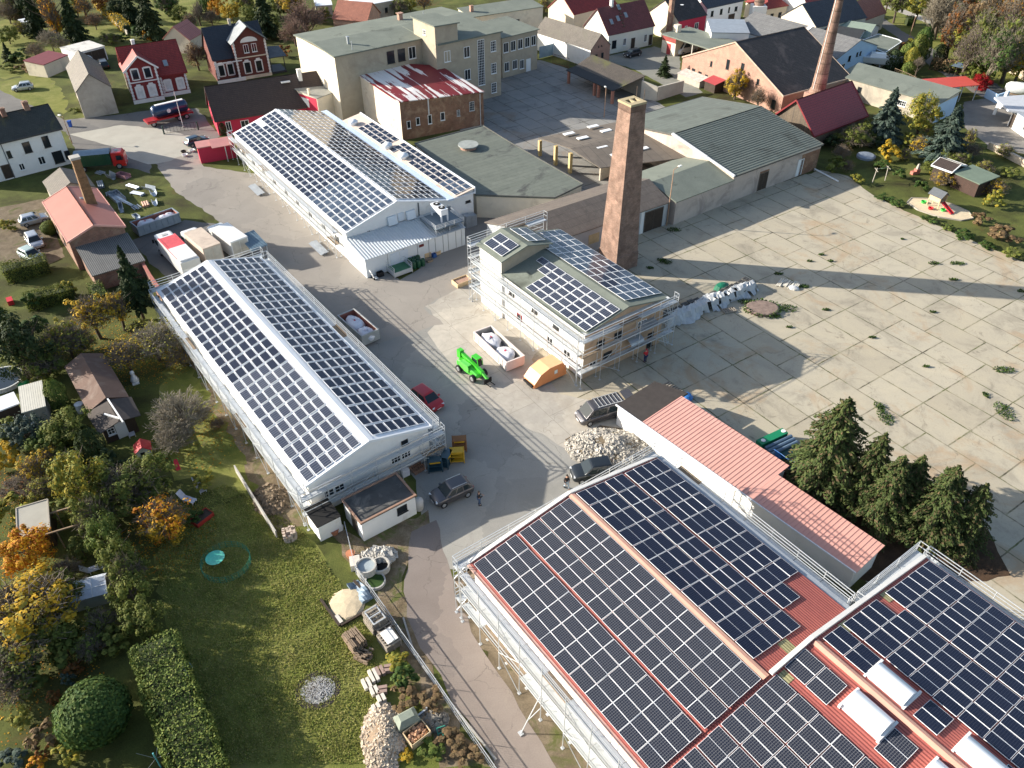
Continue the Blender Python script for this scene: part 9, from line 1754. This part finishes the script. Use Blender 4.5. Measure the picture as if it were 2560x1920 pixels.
# right hand garden
o = thing('play_tower', 'wooden play tower with tiled roof, slide and platform in the sand pit', 'play tower', at(3,1,1440,130), rad(-60)); m = MB()
for x in (-.9,.9):
    for y in (-.7,.7): m.bar((x,y,0),(x,y,1.9),.1)
m.build('posts', TIMBER, o); m = MB(); m.box(-.9,-.7,1.1,.9,.7,1.2); m.box(-.95,-.75,1.2,-.9,.75,2.0); m.box(-.9,.7,1.2,.9,.75,2.0); m.box(-.9,-.75,1.2,.9,-.7,2.0); m.build('cabin', TIMBER, o); m = MB(); m.slab([(-1.15,-1.0,1.95),(1.15,-1.0,1.95),(1.15,0,2.75),(-1.15,0,2.75)], .06); m.slab([(-1.15,0,2.75),(1.15,0,2.75),(1.15,1.0,1.95),(-1.15,1.0,1.95)], .06); m.build('roof', mk('slate_shingle', (.1,.11,.12), .5, .2, 4), o)
m = MB(); m.slab([(.9,-.3,1.15),(.9,.3,1.15),(2.9,.3,.15),(2.9,-.3,.15)], .05); m.bar((.9,-.32,1.2),(2.9,-.32,.2),.06,.15); m.bar((.9,.32,1.2),(2.9,.32,.2),.06,.15); m.build('slide', mk('toy_red', (.6,.03,.04)), o)
o = thing('sand_pit', 'polygonal sand pit under the wooden play tower', 'sand pit', at(3,1,1480,150), rad(-40)); m = MB(); m.lathe([(1,0),(1,.1),(.1,.14)], 9, sx=4.6, sy=2.7); m.build('sand', mk('pale_sand', (.6,.49,.33)), o); m = MB(); pts = [V((4.65*math.cos(2*PI*i/9), 2.75*math.sin(2*PI*i/9), .08)) for i in range(9)]
for i in range(9): m.bar(pts[i], pts[(i+1)%9], .12, .2)
m.build('edging', GREYR, o)
for X, Y, lb, cc in ((1340,100,'light green toy ring beside the play tower','toy_green'),(1510,170,'green toy table under the play tower','toy_green'),(1400,155,'small red toy bucket under the play tower','toy_red')): o = thing('toy', lb, 'toy', at(3,1,X,Y)+V((0,0,.12)), 0); m = MB(); m.lathe([(.3,0),(.38,.3),(.34,.3),(.28,.06)], 12); m.build('toy', _M[cc], o)
o = thing('swing_frame', 'two leaning grey posts with a washing line in the garden', 'washing line', at(3,0,900,1580), rad(30)); m = MB(); m.bar((0,0,0),(.2,0,2.4),.09); m.bar((-.1,-.5,2.0),(.3,.5,2.2),.06); m.build('post', GREYR, o); q = loc(o, at(3,0,1010,1560)); m = MB(); m.bar(q, q+V((-.2,0,2.4)), .09); m.bar(q+V((-.2,-.5,2.1)), q+V((.1,.5,2.2)), .06); m.build('post', GREYR, o); m = MB(); m.bar((.2,0,2.2), q+V((-.2,0,2.2)), .02); m.build('line', STEEL, o)
o = thing('garden_fireplace', 'red brick garden fireplace with stone chimney on the lawn', 'fireplace', at(3,0,1280,1500), rad(20)); m = MB(); m.box(-.4,-.3,0,.4,.3,.8); m.box(-1.0,-.3,0,-.5,.3,.5); m.build('hearth', mk('coral_brick', (.45,.16,.12), .8, .2, 3), o); m = MB(); m.loft([[(-.25,-.2,.8),(.25,-.2,.8),(.25,.2,.8),(-.25,.2,.8)],[(-.12,-.1,1.6),(.12,-.1,1.6),(.12,.1,1.6),(-.12,.1,1.6)]]); m.build('flue', GREYR, o)
o = thing('covered_pool', 'small round pool under a grey cover in the garden', 'pool', at(3,0,845,1360), 0); m = MB(); m.lathe([(1.5,0),(1.5,.35),(1.2,.5),(.1,.55)], 18); m.build('cover', mk('grey_cover', (.22,.26,.32), .4, .2, 2), o)
o = thing('drain_pipe', 'white drain pipe lying at the slab corner by the brick end', 'pipe', at(3,0,500,1520), 0); q0, q1 = loc(o, G_(t3(400,1475))), loc(o, G_(t3(605,1575))); m = MB(); m.tube(q0+V((0,0,.3)), q1+V((0,0,.15)), .12, n=10); m.build('pipe', FRAMEW, o); m = MB(); m.bar(q0, q0+V((0,0,.3)), .2); m.build('support', CONC, o)
wall_px('stone_wall', 'pale rubble stone wall across the villa garden', [t3(1900,1280), t3(2020,1340), t3(2212,1440), t3(2400,1520)], [1.1]*4, .5, mk('rubble_masonry', (.5,.42,.32), .95, .35, 2, bump=.4)); wall_px('stone_wall', 'weathered stone wall along the autumn wood', [t3(1960,560), t3(2080,620), t3(2300,740)], [1.6]*3, .5, mk('rubble_masonry', (.5,.42,.32)))
wall_px('blue_wall', 'bright pale blue wall beside the villa canopy', [t3(1870,840), t3(1960,890), t3(2060,860)], [1.6]*3, .25, mk('pale_blue_render', (.42,.58,.75)))
o = thing('blue_gazebo', 'slate blue gazebo roof behind the red carport', 'gazebo', at(3,0,1630,660), 0); m = MB(); m.lathe([(1.9,2.1),(.1,2.8)], 4); m.build('roof', mk('slate_blue_roof', (.07,.1,.14), .6), o); m = MB()
for s in (-1,1): m.bar((s*1.1,-1.1,0),(s*1.1,-1.1,2.1),.1); m.bar((s*1.1,1.1,0),(s*1.1,1.1,2.1),.1)
m.build('post', DARKW, o)
# lamps, poles, gates
def lamp(label, P, h, rz, arm=1.0): o = thing('street_lamp', label, 'lamp', P, rz); m = MB(); m.tube((0,0,0),(0,0,h),.08,.05,n=8); m.bar((0,0,h),(arm,0,h+.15),.06); m.build('pole', mk('rusty_pole', (.4,.25,.16), .7), o); m = MB(); m.box(arm-.1,-.14,h+.08,arm+.5,.14,h+.22); m.build('lamp_head', mk('lamp_white', (.75,.76,.72), .4), o); return o
lamp('tall lamp with white head at the store shed gate', at(2,1,1335,290), 8.4, rad(40)); lamp('concrete street lamp beside the dump truck', G_(t0(625,1240)), 4.6, rad(150), .6); lamp('lamp post in the courtyard slabs', G_(t2(795,1015)), 5.2, rad(100), .3); lamp('park lamp beside the path', G_(t3(1655,415)), 3.2, rad(60), .3); lamp('road lamp at the yew hedge', G_(t3(1220,330)), 4.5, rad(60), .4)
m = thing('flag_pole', 'white flag pole in front of the tank trailer', 'pole', G_(t0(1585,1100)), 0); k = MB(); k.tube((0,0,0),(0,0,6.4),.06,.035,n=8); k.build('pole', FRAMEW, m); k = MB(); k.lathe([(.2,0),(.2,.15)], 10); k.build('base', CONC, m)
m = thing('iron_gate', 'open dark iron gate leaf beside the flag pole', 'gate', G_(t0(1420,1160)), 0); q = loc(m, G_(t0(1715,1120))); k = MB()
for t_ in range(11): c = q*(t_/10); k.bar(c+V((0,0,.1)), c+V((0,0,1.4)), .03)
k.bar(V((0,0,.15)), q+V((0,0,.15)), .05); k.bar(V((0,0,1.4)), q+V((0,0,1.4)), .05); k.build('bars', DARK, m)
for v_ in (V(), q): k = MB(); k.tube(v_, v_+V((0,0,1.5)), .14, n=10); k.build('gate_post', mk('dark_green_post', (.03,.06,.05), .6), m)
m = thing('iron_gate', 'blue grey sheet metal gate between office wing and old barn', 'gate', G_(t2(235,510)), 0); q = loc(m, G_(t2(355,480))); k = MB(); d = q.normalized(); k.bar(V((0,0,1.3)), q+V((0,0,1.3)), .06, 2.4); k.build('leaf', mk('blue_grey_gate', (.2,.29,.36), .6), m); k = MB(); k.bar(q, q+V((0,0,2.7)), .15); k.build('gate_post', WMETAL, m)
m = thing('iron_gate', 'dark red mesh gate beside the blue grey gate', 'gate', G_(t2(350,550)), 0); q = loc(m, G_(t2(490,590))); k = MB()
for t_ in range(13): c = q*(t_/12); k.bar(c+V((0,0,.1)), c+V((0,0,2.0)), .04)
k.bar(V((0,0,2.0)), q+V((0,0,2.0)), .06); k.bar(V((0,0,.15)), q+V((0,0,.15)), .06); k.build('bars', mk('oxide_red', (.16,.03,.03), .7), m)
m = thing('wheelie_bin', 'blue wheelie bin on the kerb beside the white house', 'bin', G_(t0(612,1095)), 0); k = MB(); k.loft([[(-.25*s,-.3*s,z),(.25*s,-.3*s,z),(.25*s,.3*s,z),(-.25*s,.3*s,z)] for s,z in ((.8,0),(1,1.0))]); k.build('bin', mk('bin_blue', (.02,.09,.4), .5), m); k = MB(); k.box(-.28,-.33,1.0,.28,.33,1.08); k.build('lid', mk('bin_blue', (.02,.09,.4)), m)
for X, Y, lb in ((1590,1320,'dark planter bowl at the gate island'),(1660,1310,'pale stone planter at the gate island'),(1600,1350,'round white stone at the gate island')): m = thing('planter', lb, 'planter', G_(t0(X,Y)), 0); k = MB(); k.lathe([(.3,0),(.5,.35),(.44,.35),(.3,.1)], 12); k.build('bowl', DARKW if 'dark' in lb else WHITE, m)
tree('thuja', 'small clipped thuja before the carmine hall', G_(t0(1935,1165)), 2.2, 1.2, L_DRK, 'column', low=0); tree('thuja', 'slim bright thuja behind the ridge of the reflecting hall', at(1,0,235,910,1.6), 3.0, 1.3, L_HDG, 'column', low=0)
# barn side: sheds at the brick barn foot
o = thing('shelter', 'row of patched corrugated lean-to covers at the brick barn foot', 'shelter', at(2,0,1560,720), rad(-57)); m = MB(); m.slab([(-3.5,-1.2,1.3),(3,-1.2,1.3),(3,1.2,1.8),(-3.5,1.2,1.8)], .06); m.build('roof', mk('patched_sheet', (.5,.45,.4), .6, .4, 1.2), o); m = MB(); m.box(-3.4,-1.0,0,2.9,1.1,1.2); m.build('wall', GREYR, o)
o = thing('shed', 'little shed with bright red sheet roof at the brick barn foot', 'shed', at(2,0,1740,780), rad(-57)); m = MB(); m.box(-1.4,-1.2,0,1.4,1.2,1.7); m.build('wall', DARKW, o); m = MB(); m.slab([(-1.7,-1.5,1.75),(1.7,-1.5,1.75),(1.7,1.5,2.3),(-1.7,1.5,2.3)], .07); m.build('roof', mk('crimson_sheet', (.36,.05,.06), .5, .1), o)
fence('picket_fence', 'brown board fence behind the boat yard', [t3(1080,660), t3(1180,700), t3(1260,740)], 1.6, 2.0, WOOD, .14)
wall_px('garden_lane_wall', 'long pale wall under the yellow beech hedge', [t0(820,40), t0(960,180), t0(1110,310)], [1.1]*3, .25, GREYR)
house('striped_outhouse', 'small outhouse with salmon striped roof behind the red gabled house', 'outbuilding', g(t0(1400,330),3.0), g(t0(1640,345),3.0), 6, 2.9, 5.6, CREAM, mk_rows('salmon_ribbed_roof', (.5,.2,.16), (.46,.18,.145), 20, .6, (.3,.1,.08), .05, .1), ridge='y', ov=.2)
a, b = g(t1(660,150), 3.4), g(t1(930,175), 3.4); house('orange_roof_barn', 'brick barn with orange tiled roof behind the office block', 'barn', g(t1(655,165),3.4), g(t1(960,190),3.4), 8, 3.4, 6.6, BRICKPALE, TILEORG, ridge='x', ov=.2)
house('flat_white_store', 'store with white flat roof and cream wall beyond the orange roof', 'building', g(t1(920,50),3.6), g(t1(1190,0),3.6), 10, 3.6, 3.8, GREYR, WMETAL, kind='mono', ridge='y', ov=.15, wins=[(0,.3,1.0,1.4,1.2,'d'),(0,.75,1.0,.8,1.2,'d')])
house('flat_white_store', 'little white roofed store beside the brown leafless tree', 'building', g(t1(510,50),3.0), g(t1(660,40),3.0), 7, 3.0, 3.2, GREYR, WMETAL, kind='mono', ridge='y', ov=.15)
house('garden_hut', 'brown hut at the top left corner', 'shed', g(t0(50,90),2.4), g(t0(170,85),2.4), 3.5, 2.4, 2.8, DARKW, GREYR, kind='mono', ridge='y', ov=.15); house('garden_hut', 'small white hut in the top left garden', 'shed', g(t0(180,195),2.2), g(t0(240,185),2.2), 2.5, 2.2, 2.4, WHITE, WMETAL, kind='mono', ridge='y', ov=.1)
# ------------------------------------------------------------------ camera, light, sky
cam = bpy.data.cameras.new('Camera'); co = bpy.data.objects.new('Camera', cam); col.objects.link(co)
cam.sensor_width = 36; cam.lens = FPX/2560*36; cam.clip_end = 6000; cam.clip_start = .5
M = Matrix((RGT, UPV, -FWD)).transposed().to_4x4(); M.translation = (0, 0, CAMH); co.matrix_world = M
bpy.context.scene.camera = co
SUN_EL, SUN_AZ = rad(21.0), rad(-8.5)        # the shadows point along SUN_AZ
w = bpy.data.worlds.new('World'); bpy.context.scene.world = w; w.use_nodes = True
nt = w.node_tree; sky = nt.nodes.new('ShaderNodeTexSky'); sky.sky_type = 'NISHITA'; sky.sun_disc = False
sky.sun_elevation = SUN_EL; sky.sun_rotation = rad(90) - (SUN_AZ + PI); sky.air_density = 1.0; sky.dust_density = 1.5
nt.links.new(sky.outputs[0], nt.nodes['Background'].inputs[0]); nt.nodes['Background'].inputs[1].default_value = .105
sl = bpy.data.lights.new('sun', 'SUN'); sl.energy = 5.0; sl.angle = rad(.5); sl.color = (1, .93, .82)
so = bpy.data.objects.new('sun', sl); col.objects.link(so)
d = V((math.cos(SUN_AZ)*math.cos(SUN_EL), math.sin(SUN_AZ)*math.cos(SUN_EL), -math.sin(SUN_EL)))
so.rotation_euler = d.to_track_quat('-Z', 'Y').to_euler(); so.location = (-60, 60, 90)
sc = bpy.context.scene; sc.view_settings.view_transform = 'Standard'; sc.view_settings.look = 'None'; sc.view_settings.gamma = 1; sc.view_settings.exposure = 1.05
sc.view_settings.use_curve_mapping = False
sc.cycles.max_bounces = 5; sc.cycles.diffuse_bounces = 3; sc.cycles.transparent_max_bounces = 4
